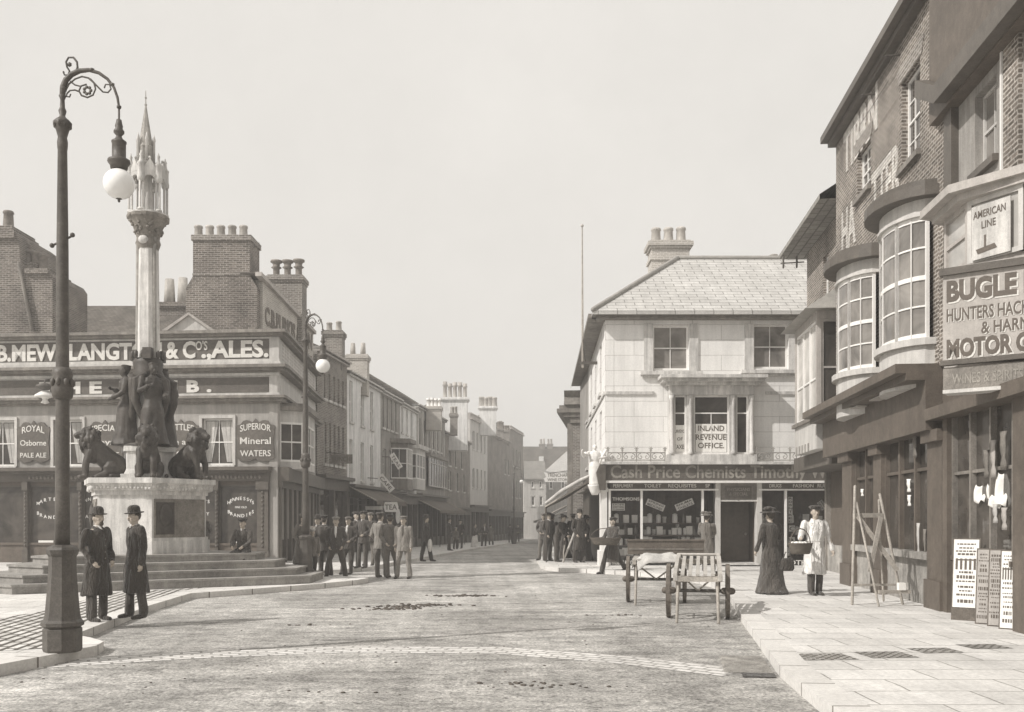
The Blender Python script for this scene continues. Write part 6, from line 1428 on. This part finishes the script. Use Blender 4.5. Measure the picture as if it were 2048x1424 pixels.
# ---------------------------------------------------------------- the monument
mon = thing('monument', 'tall stone shaft monument with openwork spire, bronze figures, lions and broad steps', 'monument', (-9.0, 23.5, PAVE))
MC = Vector((-9.0, 23.5)); ms = .01237
def mz(y): return EYE - (y - HY) * ms
def tri(a, c, rot):     # triangle of apothem a whose corners are cut off at distance c
    P = []
    for k in range(3):
        th = R(rot + k * 120); d = Vector((math.cos(th), math.sin(th))); q = Vector((-d.y, d.x)); hw = (2 * a - c) * math.tan(R(30)); P += [MC + d * c - q * hw, MC + d * c + q * hw]
    return [(p.x, p.y) for p in P]
for i, (a, c, z0, z1) in enumerate(((2.85, 4.15, .05, .32), (2.5, 3.78, .32, .49), (2.15, 3.25, .49, .67), (1.8, 2.75, .67, .84))):
    mb = MB(); mb.plan(tri(a, c, 1), z0 - .02, z1 - .05); mb.plan(tri(a + .035, c + .035, 1), z1 - .05, z1); mb.build('step', 'step', mon)
prot = -93
mb = MB(); mb.plan(tri(1.28, 1.36, prot), .84, 1.15); mb.plan(tri(1.245, 1.32, prot), 1.15, 1.22); mb.plan(tri(1.2, 1.27, prot), 1.22, mz(992)); mb.build('pedestal', 'stone', mon)
mb = MB(); mb.plan(tri(1.245, 1.32, prot), mz(992), mz(984)); mb.plan(tri(1.29, 1.37, prot), mz(984), mz(970), tri(1.36, 1.45, prot)); mb.plan(tri(1.40, 1.49, prot), mz(970), mz(960)); mb.build('pedestal_cornice', 'stone', mon)
mb = MB(); T_ = tri(1.31, 1.39, prot)
for a, b in zip(T_, T_[1:] + T_[:1]):
    A_, B_ = Vector(a), Vector(b); n = int((B_ - A_).length / .085)
    for i in range(n): p = A_ + (B_ - A_) * (i + .5) / n; mb.ball((p.x, p.y, mz(978) + random.uniform(-.03, .03)), .055, (1, 1, random.uniform(.7, 1.3)), 6)
mb.build('carved_foliage', 'stone', mon)
# dark relief panels on the two long sides, shade painted into their stone colour
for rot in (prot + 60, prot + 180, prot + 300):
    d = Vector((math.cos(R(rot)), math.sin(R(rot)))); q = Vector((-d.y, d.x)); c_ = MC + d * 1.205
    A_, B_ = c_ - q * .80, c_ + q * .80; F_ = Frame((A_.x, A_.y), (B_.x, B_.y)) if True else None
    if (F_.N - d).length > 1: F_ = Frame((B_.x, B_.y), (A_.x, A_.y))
    mb = MB(F_); mb.wb(.08, 1.52, 1.02, 2.14, -.02, .02); sp_ = mb.build('side_panel', 'stone_dark', mon); mb = MB(F_); mb.wb(.12, .62, 1.3, 2.06, .02, .04); mb.ball((.37, .05, 1.75), .2, (.9, .3, 1.4), 12); mb.build('bronze_shield', 'bronze', sp_); mb = MB(F_); mb.wb(.7, 1.45, 1.2, 2.06, .02, .035); mb.build('shaded_tablet', 'stone_dark', sp_)
pt_ = lambda a, c: tri(a, c, prot)
mb = MB(); mb.plan(pt_(.66, .72), mz(960), mz(950)); mb.plan(pt_(.58, .64), mz(950), mz(940), pt_(.52, .57)); mb.plan(pt_(.52, .57), mz(940), mz(905)); mb.plan(pt_(.58, .62), mz(905), mz(895)); mb.build('plinth', 'stone', mon)
mb = MB(); mb.lathe([(.30, mz(895)), (.28, mz(870)), (.275, mz(700)), (.245, mz(500)), (.24, mz(478)), (.27, mz(476)), (.25, mz(472))], (MC.x, MC.y, 0), 8, smooth=False, ph=R(22)); shf = mb.build('shaft', 'stone', mon)
for k in range(3):
    a = R(prot + 60 + 120 * k); mb = MB(); p = (MC.x + .26 * math.cos(a), MC.y + .26 * math.sin(a)); mb.tube([(p[0], p[1], mz(895)), (MC.x + .235 * math.cos(a), MC.y + .235 * math.sin(a), mz(480))], .05, 8); mb.build('shaft_rib', 'stone_mid', shf)
mb = MB(); mb.lathe([(.25, mz(500)), (.30, mz(488)), (.27, mz(480)), (.29, mz(470)), (.36, mz(455)), (.45, mz(444)), (.50, mz(440)), (.505, mz(434)), (.47, mz(433)), (.1, mz(432))], (MC.x, MC.y, 0), 12, smooth=False, ph=R(15)); cap_ = mb.build('capital', 'stone_dark', mon)
mb = MB()
for k in range(60): a = random.uniform(0, 6.28); tt = random.random(); r_ = .28 + .2 * tt; mb.ball((MC.x + r_ * math.cos(a), MC.y + r_ * math.sin(a), mz(472) + tt * .42), .045, (1, 1, .8), 6)
mb.build('carved_foliage', 'stone_dark', cap_)
mb = MB(); mb.ball((MC.x - .02, MC.y - .27, mz(485)), .13, (1, .6, .8), 10); mb.build('carved_head', 'stone', cap_)
# openwork lantern: six clustered piers, gables, pinnacles, inner drum and spire
lan = MB(); lan.lathe([(.47, mz(434)), (.47, mz(430)), (.44, mz(429)), (.1, mz(429))], (MC.x, MC.y, 0), 12, smooth=False); lo = lan.build('lantern', 'stone', mon)
mb = MB(); mb.tube([(MC.x, MC.y, mz(430)), (MC.x, MC.y, mz(350))], .1, 8); mb.build('core', 'stone', lo)
for k in range(6):
    a = R(prot + 60 * k); cx, cy = MC.x + .40 * math.cos(a), MC.y + .40 * math.sin(a); mb = MB()
    for j in range(3): b = a + j * 2.1; mb.tube([(cx + .045 * math.cos(b), cy + .045 * math.sin(b), mz(430)), (cx + .045 * math.cos(b), cy + .045 * math.sin(b), mz(372))], .028, 6)
    mb.lathe([(.09, 0), (.09, .04), (.06, .06)], (cx, cy, mz(430)), 8); mb.lathe([(.06, 0), (.095, .05), (.10, .12), (.085, .16), (.085, .42), (.10, .44), (.05, .50), (.03, .62), (.045, .66), (.02, .70), (.01, .76)], (cx, cy, mz(374)), 8); mb.build('pinnacle', 'stone', lo)
for k in range(6):
    a0, a1 = R(prot + 60 * k), R(prot + 60 * (k + 1)); A_ = Vector((MC.x + .42 * math.cos(a0), MC.y + .42 * math.sin(a0))); B_ = Vector((MC.x + .42 * math.cos(a1), MC.y + .42 * math.sin(a1))); F_ = Frame(A_, B_); L_ = F_.L; z0 = mz(376)
    mb = MB(F_)
    arc_ = [(L_ / 2 + (L_ / 2 - .06) * math.cos(t_), z0 + .22 * math.sin(t_)) for t_ in [i * math.pi / 8 for i in range(9)]]
    for (ua, za), (ub2, zb2) in zip(arc_, arc_[1:]): mb.prism([(ua, za), (ub2, zb2), (ub2, max(zb2 + .02, z0 + .30)), (ua, max(za + .02, z0 + .30))], -.04, .02)
    mb.prism([(.02, z0 + .3), (L_ - .02, z0 + .3), (L_ / 2, z0 + .62)], -.035, .025); mb.ball((L_ / 2, 0, z0 + .64), .035, seg=6)
    mb.build('gable', 'stone', lo)
mb = MB(); mb.lathe([(.28, mz(350)), (.26, mz(330)), (.22, mz(322)), (.20, mz(300)), (.21, mz(296)), (.175, mz(292)), (.02, mz(212)), (.035, mz(210)), (.015, mz(207)), (.012, mz(198)), (.03, mz(196)), (.012, mz(193)), (.01, mz(183)), (.002, mz(180))], (MC.x - .06, MC.y, 0), 8, smooth=False); mb.build('spire', 'stone_mid', lo)
for k in range(6): a = R(prot + 30 + 60 * k); mb = MB(); mb.lathe([(.03, 0), (.03, .5), (.045, .52), (.02, .62), (.004, .68)], (MC.x - .06 + .21 * math.cos(a), MC.y + .21 * math.sin(a), mz(325)), 6); mb.build('small_pinnacle', 'stone', lo)
# bronze crown ring and three robed figures
mb = MB(); mb.lathe([(.29, mz(762)), (.36, mz(758)), (.38, mz(750)), (.33, mz(742)), (.36, mz(728)), (.33, mz(720)), (.3, mz(718)), (.3, mz(762))], (MC.x, MC.y, 0), 16)
for k in range(12): a = k * math.pi / 6; mb.ball((MC.x + .36 * math.cos(a), MC.y + .36 * math.sin(a), mz(712)), .06, (1, 1, 1.9), 6)
for k in range(3): a = R(-70 + 120 * k); mb.box(MC.x + .33 * math.cos(a) - .1, MC.x + .33 * math.cos(a) + .1, MC.y + .33 * math.sin(a) - .1, MC.y + .33 * math.sin(a) + .1, mz(722), mz(700))
mb.build('bronze_crown', 'bronze', mon)
fb = figure('statue', H=1.95, top='bodice', low='skirt', hat=None, arms=(((-.2, -.1, -1), (.35, -.7, .3)), ((.2, -.15, -1), (-.3, -.7, -.4))), hair=True, robe=True, headtilt=R(8), build=1.1)
for s in (-1, 1): fb.tube([(s * .12, .12, 1.75), (s * .34, .16, 1.6), (s * .34, .16, 1.1), (s * .2, .14, .6)], [.06, .10, .10, .05], 10)   # folded wings
fb.loft([(0, 0, 1.9, .09, .09), (0, 0, 1.99, .12, .12)], 10)
fme = remeshed(fb, .013, 'statue', .02, 9, 1); fme.materials.append(M['bronze'])
for k, (fx_, fy_, rz_) in enumerate(((-.50, -.10, -70), (.26, -.38, 35), (.2, .5, 170))):
    o = linkobj('statue', fme, mon); o.location = (fx_, fy_, mz(893) - PAVE); o.rotation_euler = (0, 0, R(rz_)); o.scale = (1.05, 1.05, 1.0)
mb = MB(); mb.lathe([(.62, mz(896)), (.68, mz(893)), (.5, mz(888)), (.3, mz(886))], (MC.x, MC.y, 0), 12); mb.build('statue_base', 'bronze', mon)
# lions, seated, one mesh shared
lb = MB()
lb.tube([(0, .38, .28), (0, .15, .45), (0, -.12, .72)], [.24, .235, .20], 14)           # back rising to the shoulders
lb.ball((0, -.14, .62), .24, (.9, .85, 1.15), 14); lb.ball((0, .34, .2), .22, (1.05, 1, .9), 12)
lb.ball((0, -.20, .88), .24, (.95, .85, 1.05), 14); lb.ball((0, -.24, 1.02), .165, (.95, 1, .95), 14)                          # mane and head
lb.tube([(0, -.36, 1.0), (0, -.48, .965)], [.09, .075], 10); lb.ball((0, -.47, .93), .06, (1, 1, .7), 8); lb.ball((0, -.54, .99), .03, (1.2, .6, .8), 6)
for s in (-1, 1):
    lb.ball((s * .11, -.2, 1.16), .045, (1, .6, 1), 8); lb.tube([(s * .13, -.2, .62), (s * .14, -.30, .35), (s * .14, -.32, .06), (s * .14, -.42, .04)], [.10, .07, .06, .06], 10)
    lb.ball((s * .2, .22, .22), .17, (.7, 1.15, 1.1), 10); lb.tube([(s * .22, .1, .12), (s * .22, -.1, .05)], [.08, .055], 8)
lb.tube([(0, .55, .1), (.18, .62, .06), (.34, .45, .06), (.36, .2, .07)], [.04, .035, .035, .05], 8)
for k in range(46):
    a = random.uniform(0, 6.28); z = random.uniform(.62, 1.12); r_ = .21 * math.sqrt(max(.05, 1 - ((z - .86) / .32) ** 2))
    if -2.2 < a < -.9 and z > .93: continue
    lb.ball((r_ * math.cos(a), -.2 + r_ * math.sin(a), z), .05, (1, 1, 1.5), 6)
lme = remeshed(lb, .014, 'lion', .012, 14, 1); lme.materials.append(M['bronze'])
for x, y, rz_ in ((-1.0, -.42, -62), (.34, -.88, 14), (1.08, -.1, 68)):
    o = linkobj('lion', lme, mon); o.location = (x, y, mz(960) - PAVE); o.rotation_euler = (0, 0, R(rz_)); o.scale = (1.08,) * 3

# white carved figure on the chemist corner
cf = thing('carved_figure', 'white carved female figure standing on the chemist corner pilaster below the eaves', 'statue', (wx(1190, 30.9), 30.95, zf0 - .12))
fb = figure('corner_statue', H=1.28, top='bodice', low='skirt', hat=None, arms=(((-.7, -.3, -.75), (-.15, -.5, .6)), ((.5, -.3, -1), (-.5, -.7, -.1))), hair=True, robe=True, build=1.1)
sc_ = [(0, -.0)]
for i, v in enumerate(fb.v):
    if v.z < .65: f_ = .55 + .45 * v.z / .65; fb.v[i] = Vector((v.x * f_, v.y * f_, v.z))
for i, v in enumerate(fb.v): fb.v[i] = Vector((v.x * 1.3, v.y * 1.2, v.z))
fb.ball((-.30, -.08, .98), .10, (1.3, 1, .9), 8)
me = remeshed(fb, .012, 'figure', .012, 9, 1); me.materials.append(M['white_paint']); linkobj('figure', me, cf)
mb = MB(); mb.lathe([(.10, -.34), (.16, -.22), (.22, -.06), (.24, 0), (.02, .0)], (0, 0, 0), 12); mb.build('console', 'white_paint', cf, world=False)
MB().tube([(.10, 0, .55), (.2, -.05, .85), (.36, -.1, 1.12)], [.05, .05, .04], 8).build('scroll_arm', 'white_paint', cf, world=False)

# ---------------------------------------------------------------- handcarts by the right kerb
def handcart(label, loc, rz, slats=True, cloth=False, W=1.5, L=1.9):
    t = thing('handcart', label, 'handcart', loc, rz, 'handcarts standing by the right kerb')
    zb = .87; r_ = .46; tilt = .13 if slats else 0
    for s in (-1, 1):
        mb = MB(); n = 20
        x = s * (W / 2); 
        ring = [(x, r_ * math.cos(2 * math.pi * k / n), r_ + r_ * math.sin(2 * math.pi * k / n)) for k in range(n + 1)]
        for a in range(n):
            for (ra, rb, w_) in ((r_, r_ - .06, .032),):
                c0, s0_ = math.cos(2 * math.pi * a / n), math.sin(2 * math.pi * a / n); c1, s1_ = math.cos(2 * math.pi * (a + 1) / n), math.sin(2 * math.pi * (a + 1) / n)
                vs = [(x + dx, rr * c, r_ + rr * s_) for dx in (-w_, w_) for rr in (ra, rb) for c, s_ in ((c0, s0_), (c1, s1_))]
                mb.add(vs, [(0, 1, 3, 2), (4, 5, 7, 6), (0, 1, 5, 4), (2, 3, 7, 6)])
        wh = mb.build('wheel', 'wood_dark', t, world=False)
        mb = MB()
        for k in range(10): a = 2 * math.pi * k / 10; mb.tube([(x, .05 * math.cos(a), r_ + .05 * math.sin(a)), (x, (r_ - .05) * math.cos(a), r_ + (r_ - .05) * math.sin(a))], .014, 6, caps=False)
        mb.build('spokes', 'wood_dark', wh, world=False)
        mb = MB(); mb.tube([(x - .06, 0, r_), (x + .07, 0, r_)], .06, 10); mb.build('hub', 'wood_dark', wh, world=False)
        mb = MB().box(s * (W / 2 - .14) - .03, s * (W / 2 - .14) + .03, -L / 2, L / 2 + .5, zb - .08, zb)
        for v in mb.v: v.z += v.y * tilt
        mb.build('side_rail', 'wood_pale' if slats else 'wood', t, world=False)
        MB().box(s * (W / 2 - .16) - .04, s * (W / 2 - .16) + .04, -.05, .05, r_, zb - .08).build('axle_block', 'wood_dark', t, world=False)
        mb = MB(); mb.tube([(s * (W / 2 - .18), -L / 2 + .1, zb - .1 - L / 2 * tilt), (s * (W / 2 - .16), -L / 2 - .05, .02)], .025, 6); mb.build('prop_leg', 'wood', t, world=False)
    MB().tube([(-W / 2, 0, r_), (W / 2, 0, r_)], .03, 8).build('axle', 'iron', t, world=False)
    MB().tube([(-W / 2 + .12, L / 2 + .48, zb - .02 + (L / 2 + .48) * tilt), (W / 2 - .12, L / 2 + .48, zb - .02 + (L / 2 + .48) * tilt)], .025, 8).build('push_bar', 'wood_pale', t, world=False)
    n = 7 if slats else 4
    for k in range(n):
        if slats:
            x = -W / 2 + .13 + (W - .26) * k / (n - 1); mb = MB().box(x - .03, x + .03, -L / 2, L / 2, zb + .001, zb + .035)
        else: y = -L / 2 + .06 + (L - .12) * k / (n - 1); mb = MB().box(-W / 2 + .1, W / 2 - .1, y - .045, y + .045, zb + .001, zb + .03)
        for v in mb.v: v.z += v.y * tilt
        mb.build('slat', 'wood_pale', t, world=False)
    if slats:
        for y in (-L / 2 + .05, L / 2 - .05): MB().box(-W / 2 + .1, W / 2 - .1, y - .04, y + .04, zb - .1 + y * tilt, zb - .01 + y * tilt).build('cross_bar', 'wood', t, world=False)
    mb = MB(); mb.tube([(-W / 2 + .2, -.6, zb - .1), (0, 0, r_), (W / 2 - .2, -.6, zb - .1)], .02, 6); mb.build('brace', 'wood', t, world=False)
    return t
hc1 = handcart('right handcart with a pale slatted bed tilted toward the kerb, wheels edge on', (wx(1396, 16.1), 16.1, 0), R(-11.5), True, W=.98, L=1.7)
hc2 = handcart('left handcart holding a long dark board and crumpled cloth, farther from the kerb', (wx(1314, 19.0), 19.1, 0), R(-8.7), False, W=1.12, L=1.5)
bd2 = thing('dark_board', 'long dark ribbed board lying along the rear of the left handcart', 'board', (wx(1330, 20.2), 20.1, .92), R(-4)); mb = MB(); mb.box(-.8, .8, -.05, .05, 0, .3); mb.box(-.82, .82, -.07, .07, .28, .32); mb.build('board', 'wood_dark', bd2, world=False); MB().box(-.78, .78, -.062, -.05, .1, .13).build('moulding', 'mid_paint', bd2, world=False)
cl = MB(); nn_ = 14; vs = []; 
for i in range(nn_ + 1):
    for j in range(nn_ + 1):
        a, b = i / nn_ - .5, j / nn_ - .5; e = max(0, abs(a) - .3) * 5; vs.append((a * 1.0, b * .9, 0.95 + .05 * noise.noise(Vector((a * 5, b * 5, 1))) - e * .16 - max(0, abs(b) - .32) * .8))
cl.add(vs, [(i * (nn_ + 1) + j, i * (nn_ + 1) + j + 1, (i + 1) * (nn_ + 1) + j + 1, (i + 1) * (nn_ + 1) + j) for i in range(nn_) for j in range(nn_)], True)
co = cl.build('crumpled_sack', 'canvas'); co.location = (wx(1322, 18.6), 18.7, .03); tag(co, 'pale crumpled sacking thrown over the left handcart', 'sack')
m_ = co.modifiers.new('s', 'SOLIDIFY'); m_.thickness = .012

# ---------------------------------------------------------------- step ladder
ld = thing('trestle_ladder', 'tall wooden trestle ladder with crossed braces before the right shop front', 'ladder', (wx(1760, 17.2), 17.2, PAVE), R(4))
def L3(name, pts, r_=.025, mat='wood'):
    MB().tube(pts, r_, 6).build(name, mat, ld, world=False)
tb_ = 2.12
A0, A1, B0, B1 = (-.52, -.12, .02), (-.36, .22, tb_), (.46, -.22, .02), (.10, .22, tb_ - .30)
L3('leg', [(-.52, -.0, .02), (-.34, .28, 2.15)], .028); L3('leg', [(.42, -.0, .02), (.13, .28, 2.0)], .028)
L3('leg', [(-.19, -.35, .02), (-.33, .24, 1.85)], .022); L3('leg', [(.36, .62, .02), (.12, .30, 1.9)], .022)
MB().box(-.36, .15, .2, .34, 1.58, 1.66).build('top_board', 'wood', ld, world=False)
for nm, p, q in (('brace', (-.34, .15, 1.6), (.34, .02, .62)), ('brace', (.10, .16, 1.6), (-.24, -.12, .60))):
    mb = MB(); p, q = Vector(p), Vector(q); d = (q - p).normalized(); sd_ = Vector((d.z, 0, -d.x)) * .04; mb.add([tuple(p + sd_), tuple(p - sd_), tuple(q - sd_), tuple(q + sd_)] + [tuple(v + Vector((0, .025, 0))) for v in (p + sd_, p - sd_, q - sd_, q + sd_)], [(0, 1, 2, 3), (7, 6, 5, 4), (0, 4, 5, 1), (1, 5, 6, 2), (2, 6, 7, 3), (3, 7, 4, 0)]); mb.build(nm, 'wood', ld, world=False)
MB().box(-.18, .40, -.36, -.30, .23, .29).build('rung', 'wood', ld, world=False); MB().box(-.48, .30, .0, .04, .34, .38).build('rung', 'wood', ld, world=False)
mb = MB(); mb.box(.2, .32, -.36, -.26, .29, .42); tp = mb.build('paint_tin', 'paper'); tp.location = ld.location; tag(tp, 'small white tin standing on the lowest rung of the trestle ladder', 'tin')

# ---------------------------------------------------------------- news boards, papers and projecting signs
def newsboard(label, px, D, w_, h_, rz, seed, mat='paper', big=None, zb=.0):
    t = thing('news_board', label, 'poster board', (wx(px, D), D, PAVE), R(rz), 'news placards leaning against the near right shop'); rr = random.Random(seed)
    tilt = .10
    def tl(mb):
        for v in mb.v: v.y += v.z * tilt
        return mb
    tl(MB().box(-w_ / 2 - .02, w_ / 2 + .02, .012, .035, 0, h_ + .02)).build('board', 'wood_dark', t, world=False)
    tl(MB().box(-w_ / 2, w_ / 2, 0, .011, zb + .02, h_)).build('poster', mat, t, world=False); po = [c for c in t.children if c.name.startswith('poster')][0]
    mb = MB(); z = h_ - .06
    while z > zb + .1:
        hh = rr.choice([.015, .02, .03, .05]); lw = w_ * rr.uniform(.5, .9)
        if big and abs(z - h_ * .72) < .1:
            hh = .17
            for k in range(5): x = -w_ * .42 + k * w_ * .18; mb.box(x, x + w_ * .09, -.004, -.001, z - hh, z); 
            mb.box(-w_ * .4, w_ * .4, -.0042, -.0012, z - .03, z - .01); big = None
        else:
            x = -lw / 2
            while x < lw / 2: g_ = rr.uniform(.02, .06) * (w_ / .4); mb.box(x, min(x + g_, lw / 2), -.004, -.001, z - hh, z); x += g_ + .012
        z -= hh + rr.uniform(.02, .06)
    tl(mb).build('printed_lines', 'letter_dark', po, world=False)
    return t
newsboard('wide white news placard with bold black headline, leftmost at the near shop', 1929, 14.55, .36, 1.24, -40, 3, 'paper', True, .18)
newsboard('narrow grey printed placard right of the wide white one', 1964, 14.05, .17, 1.10, -42, 4, 'board_grey')
newsboard('narrow grey placard, third in the leaning row', 1989, 13.75, .17, 1.10, -42, 5, 'board_grey')
newsboard('narrow white placard with black headline, rightmost in the leaning row', 2014, 13.4, .19, 1.10, -42, 6, 'paper', True)
def sheetpaper(label, px, py, D, w_, h_, rz, tilt):
    t = linkobj('hanging_paper', None); mb = MB(); n = 6; vs = []
    for i in range(n + 1):
        for j in range(n + 1): a, b = i / n - .5, j / n; vs.append((a * w_ * (1 - .25 * b * (1 if tilt > 0 else .2)) + b * tilt, .04 * math.sin(a * 5 + b * 3) - .06 * b, -b * h_ + .03 * math.sin(a * 7)))
    mb.add(vs, [(i * 7 + j, i * 7 + j + 1, (i + 1) * 7 + j + 1, (i + 1) * 7 + j) for i in range(n) for j in range(n)], True)
    bpy.data.objects.remove(t); o = mb.build('hanging_paper', 'paper'); o.location = (wx(px, D), D, wz(py, D)); o.rotation_euler = (0, 0, R(rz)); m_ = o.modifiers.new('s', 'SOLIDIFY'); m_.thickness = .004
    tag(o, label, 'paper', 'papers pegged in the near shop window'); return o
sheetpaper('small white sheet pegged left in the near right shop window', 1967, 970, 14.7, .22, .26, -60, -.03)
sheetpaper('little square white sheet between the two larger ones in the near shop window', 1985, 968, 14.35, .12, .22, -60, 0)
sheetpaper('large white sheet folded over a line at the right of the near shop window', 2012, 945, 13.9, .22, .5, -60, -.05)
sheetpaper('drooping white sheet below the large folded one in the near shop window', 2005, 990, 13.95, .30, .16, -60, -.06)
def projecting(label, fr, px, py, w_, h_, rot, text, proj=.9, mat='white_paint', shape='rect'):
    u = fr.u(px, proj); z = fr.z(px, py, proj); p = fr.pt(u, proj, z); t = thing('projecting_sign', label, 'sign', p)
    c, s = math.cos(rot), math.sin(rot)
    mb = MB()
    if shape == 'rect': mb.box(-w_ / 2, w_ / 2, -.025, .025, -h_ / 2, h_ / 2)
    elif shape == 'round': 
        n = 16; pr = [(w_ / 2 * math.cos(2 * math.pi * k / n), h_ / 2 * math.sin(2 * math.pi * k / n)) for k in range(n)]; mb.prism(pr, -.03, .03)
    else: mb.prism([(-w_ * .4, -h_ / 2), (w_ * .4, -h_ / 2), (w_ / 2, 0), (w_ * .4, h_ / 2), (-w_ * .4, h_ / 2), (-w_ / 2, 0)], -.03, .03)
    for v in mb.v: v.x, v.z = v.x * c - v.z * s, v.x * s + v.z * c
    bd = mb.build('board', mat, t, world=False)
    if text:
        mb = MB(); mb.text(text, 0, -h_ * .26, h_ * .5, -.037, w_ * .8, .008, .01, 'C')
        for v in mb.v: v.x, v.z = v.x * c - v.z * s, v.x * s + v.z * c
        mb.build('lettering', 'letter_dark', bd, world=False)
    q = fr.pt(u, 0, z + h_ / 2) - p
    MB().tube([(0, 0, h_ / 2 + .03), (q.x, q.y, h_ / 2 + .1)], .02, 6).build('bracket', 'iron', t, world=False)
    return t
projecting('dark lettered sign board at the first floor beyond the public house bay', f1, 683, 918, 1.0, .42, 0, 'LUNCH', .7, 'mid_paint')
projecting('small tilted white sign hanging high on the pale rendered house', f3, 792, 922, .95, .32, R(-58), 'TEAS', .8)
projecting('tilted white sign hanging lower before the four windowed house', f2, 772, 966, 1.05, .36, R(-50), 'CAFE', 1.0)
projecting('white scalloped shop sign above the standing men', f2, 782, 1014, .75, .5, 0, 'TEA', 1.9, 'white_paint', 'hex')
projecting('narrow pale board sign left of the scalloped one', f2, 748, 1016, .85, .18, 0, '', 1.2, 'light_paint')
projecting('tall white oval sign just right of the scalloped one', f3, 796, 1032, .24, .8, 0, '', 1.9, 'white_paint', 'round')
awning('shop_awning', 'dark awning over the left pavement shop behind the standing men', *(lambda a, b: (a.x, a.y, b.x, b.y))(f2.pt(f2.L, 0, 0), f2.pt(0, 0, 0)), 3.35, 2.55, 1.5, 'canvas_dark', False, .25)
awning('shop_awning', 'second dark awning farther along the left pavement', *(lambda a, b: (a.x, a.y, b.x, b.y))(f5.pt(f5.L, 0, 0), f5.pt(0, 0, 0)), 3.0, 2.2, 1.6, 'canvas_dark', True, .25)

# ---------------------------------------------------------------- things hanging in the dark shop windows on the right
def strip(label, name, cat, px, y0, y1, w_, mat, grp):
    D = RF.D(px, .06); p = RF.pt(RF.u(px, .06), .06, wz(y1, D)); hgt = (y1 - y0) * D / FL
    t = MB(); n = 6; vs = []
    for i in range(n + 1):
        z = hgt * i / n; ww = w_ * (.8 + .2 * math.sin(i * 2.3)) / 2; vs += [(-ww, .01 * math.sin(i), z), (ww, .01 * math.cos(i), z)]
    t.add(vs, [(2 * i, 2 * i + 1, 2 * i + 3, 2 * i + 2) for i in range(n)], True)
    o = t.build(name, mat); o.location = p; o.rotation_euler = (0, 0, R(-70)); m_ = o.modifiers.new('s', 'SOLIDIFY'); m_.thickness = .012; tag(o, label, cat, grp)
HG = 'garments hanging in the dark hatter windows'
for lab, px, y0, y1, w_, mt in (('long pale strip of cloth hanging low in the hatter window by the ladder', 1836, 1046, 1118, .07, 'canvas'), ('dim grey cloth strip next to the long pale one', 1849, 1058, 1120, .06, 'mid_paint'),
        ('small white collar shape hanging high in the hatter window', 1817, 958, 984, .10, 'paper'), ('second small white shape below the high white collar', 1818, 990, 1012, .09, 'paper'),
        ('faint grey garment hanging right of the white collars', 1860, 985, 1015, .12, 'board_grey'), ('tall grey garment hanging top left in the wide window', 1829, 870, 915, .10, 'mid_paint'),
        ('tall grey garment hanging top right in the wide window', 1857, 862, 915, .10, 'mid_paint'), ('white tag hanging in the narrow window left of the ladder', 1724, 978, 992, .09, 'paper')):
    strip(lab, 'hanging_garment', 'garment', px, y0, y1, w_, mt, HG)
HH = 'garments hanging in the hotel shop window'
for lab, px, y0, y1, w_, mt in (('dim long garment hanging above the pegged papers, left one', 1972, 900, 955, .10, 'mid_paint'), ('pale long garment hanging above the pegged papers, middle one', 1986, 880, 955, .10, 'board_grey'), ('grey long garment hanging above the pegged papers, right one', 2006, 862, 940, .12, 'mid_paint'),
        ('pale sleeve like strip hanging below the pegged papers', 1990, 1008, 1046, .09, 'canvas'), ('grey strip hanging at the right below the pegged papers', 2008, 1015, 1060, .10, 'board_grey')):
    strip(lab, 'hanging_garment', 'garment', px, y0, y1, w_, mt, HH)

# ---------------------------------------------------------------- haze
hm = bpy.data.materials.new('haze'); hm.use_nodes = True; ht = hm.node_tree; ht.nodes.clear()
pv = ht.nodes.new('ShaderNodeVolumePrincipled'); pv.inputs['Density'].default_value = .0030; pv.inputs['Color'].default_value = (1, .985, .965, 1)
oo = ht.nodes.new('ShaderNodeOutputMaterial'); ht.links.new(pv.outputs[0], oo.inputs['Volume'])
hz = MB().box(-60, 60, -12, 175, -3.2, 20).build('haze', hm); hz['kind'] = 'stuff'
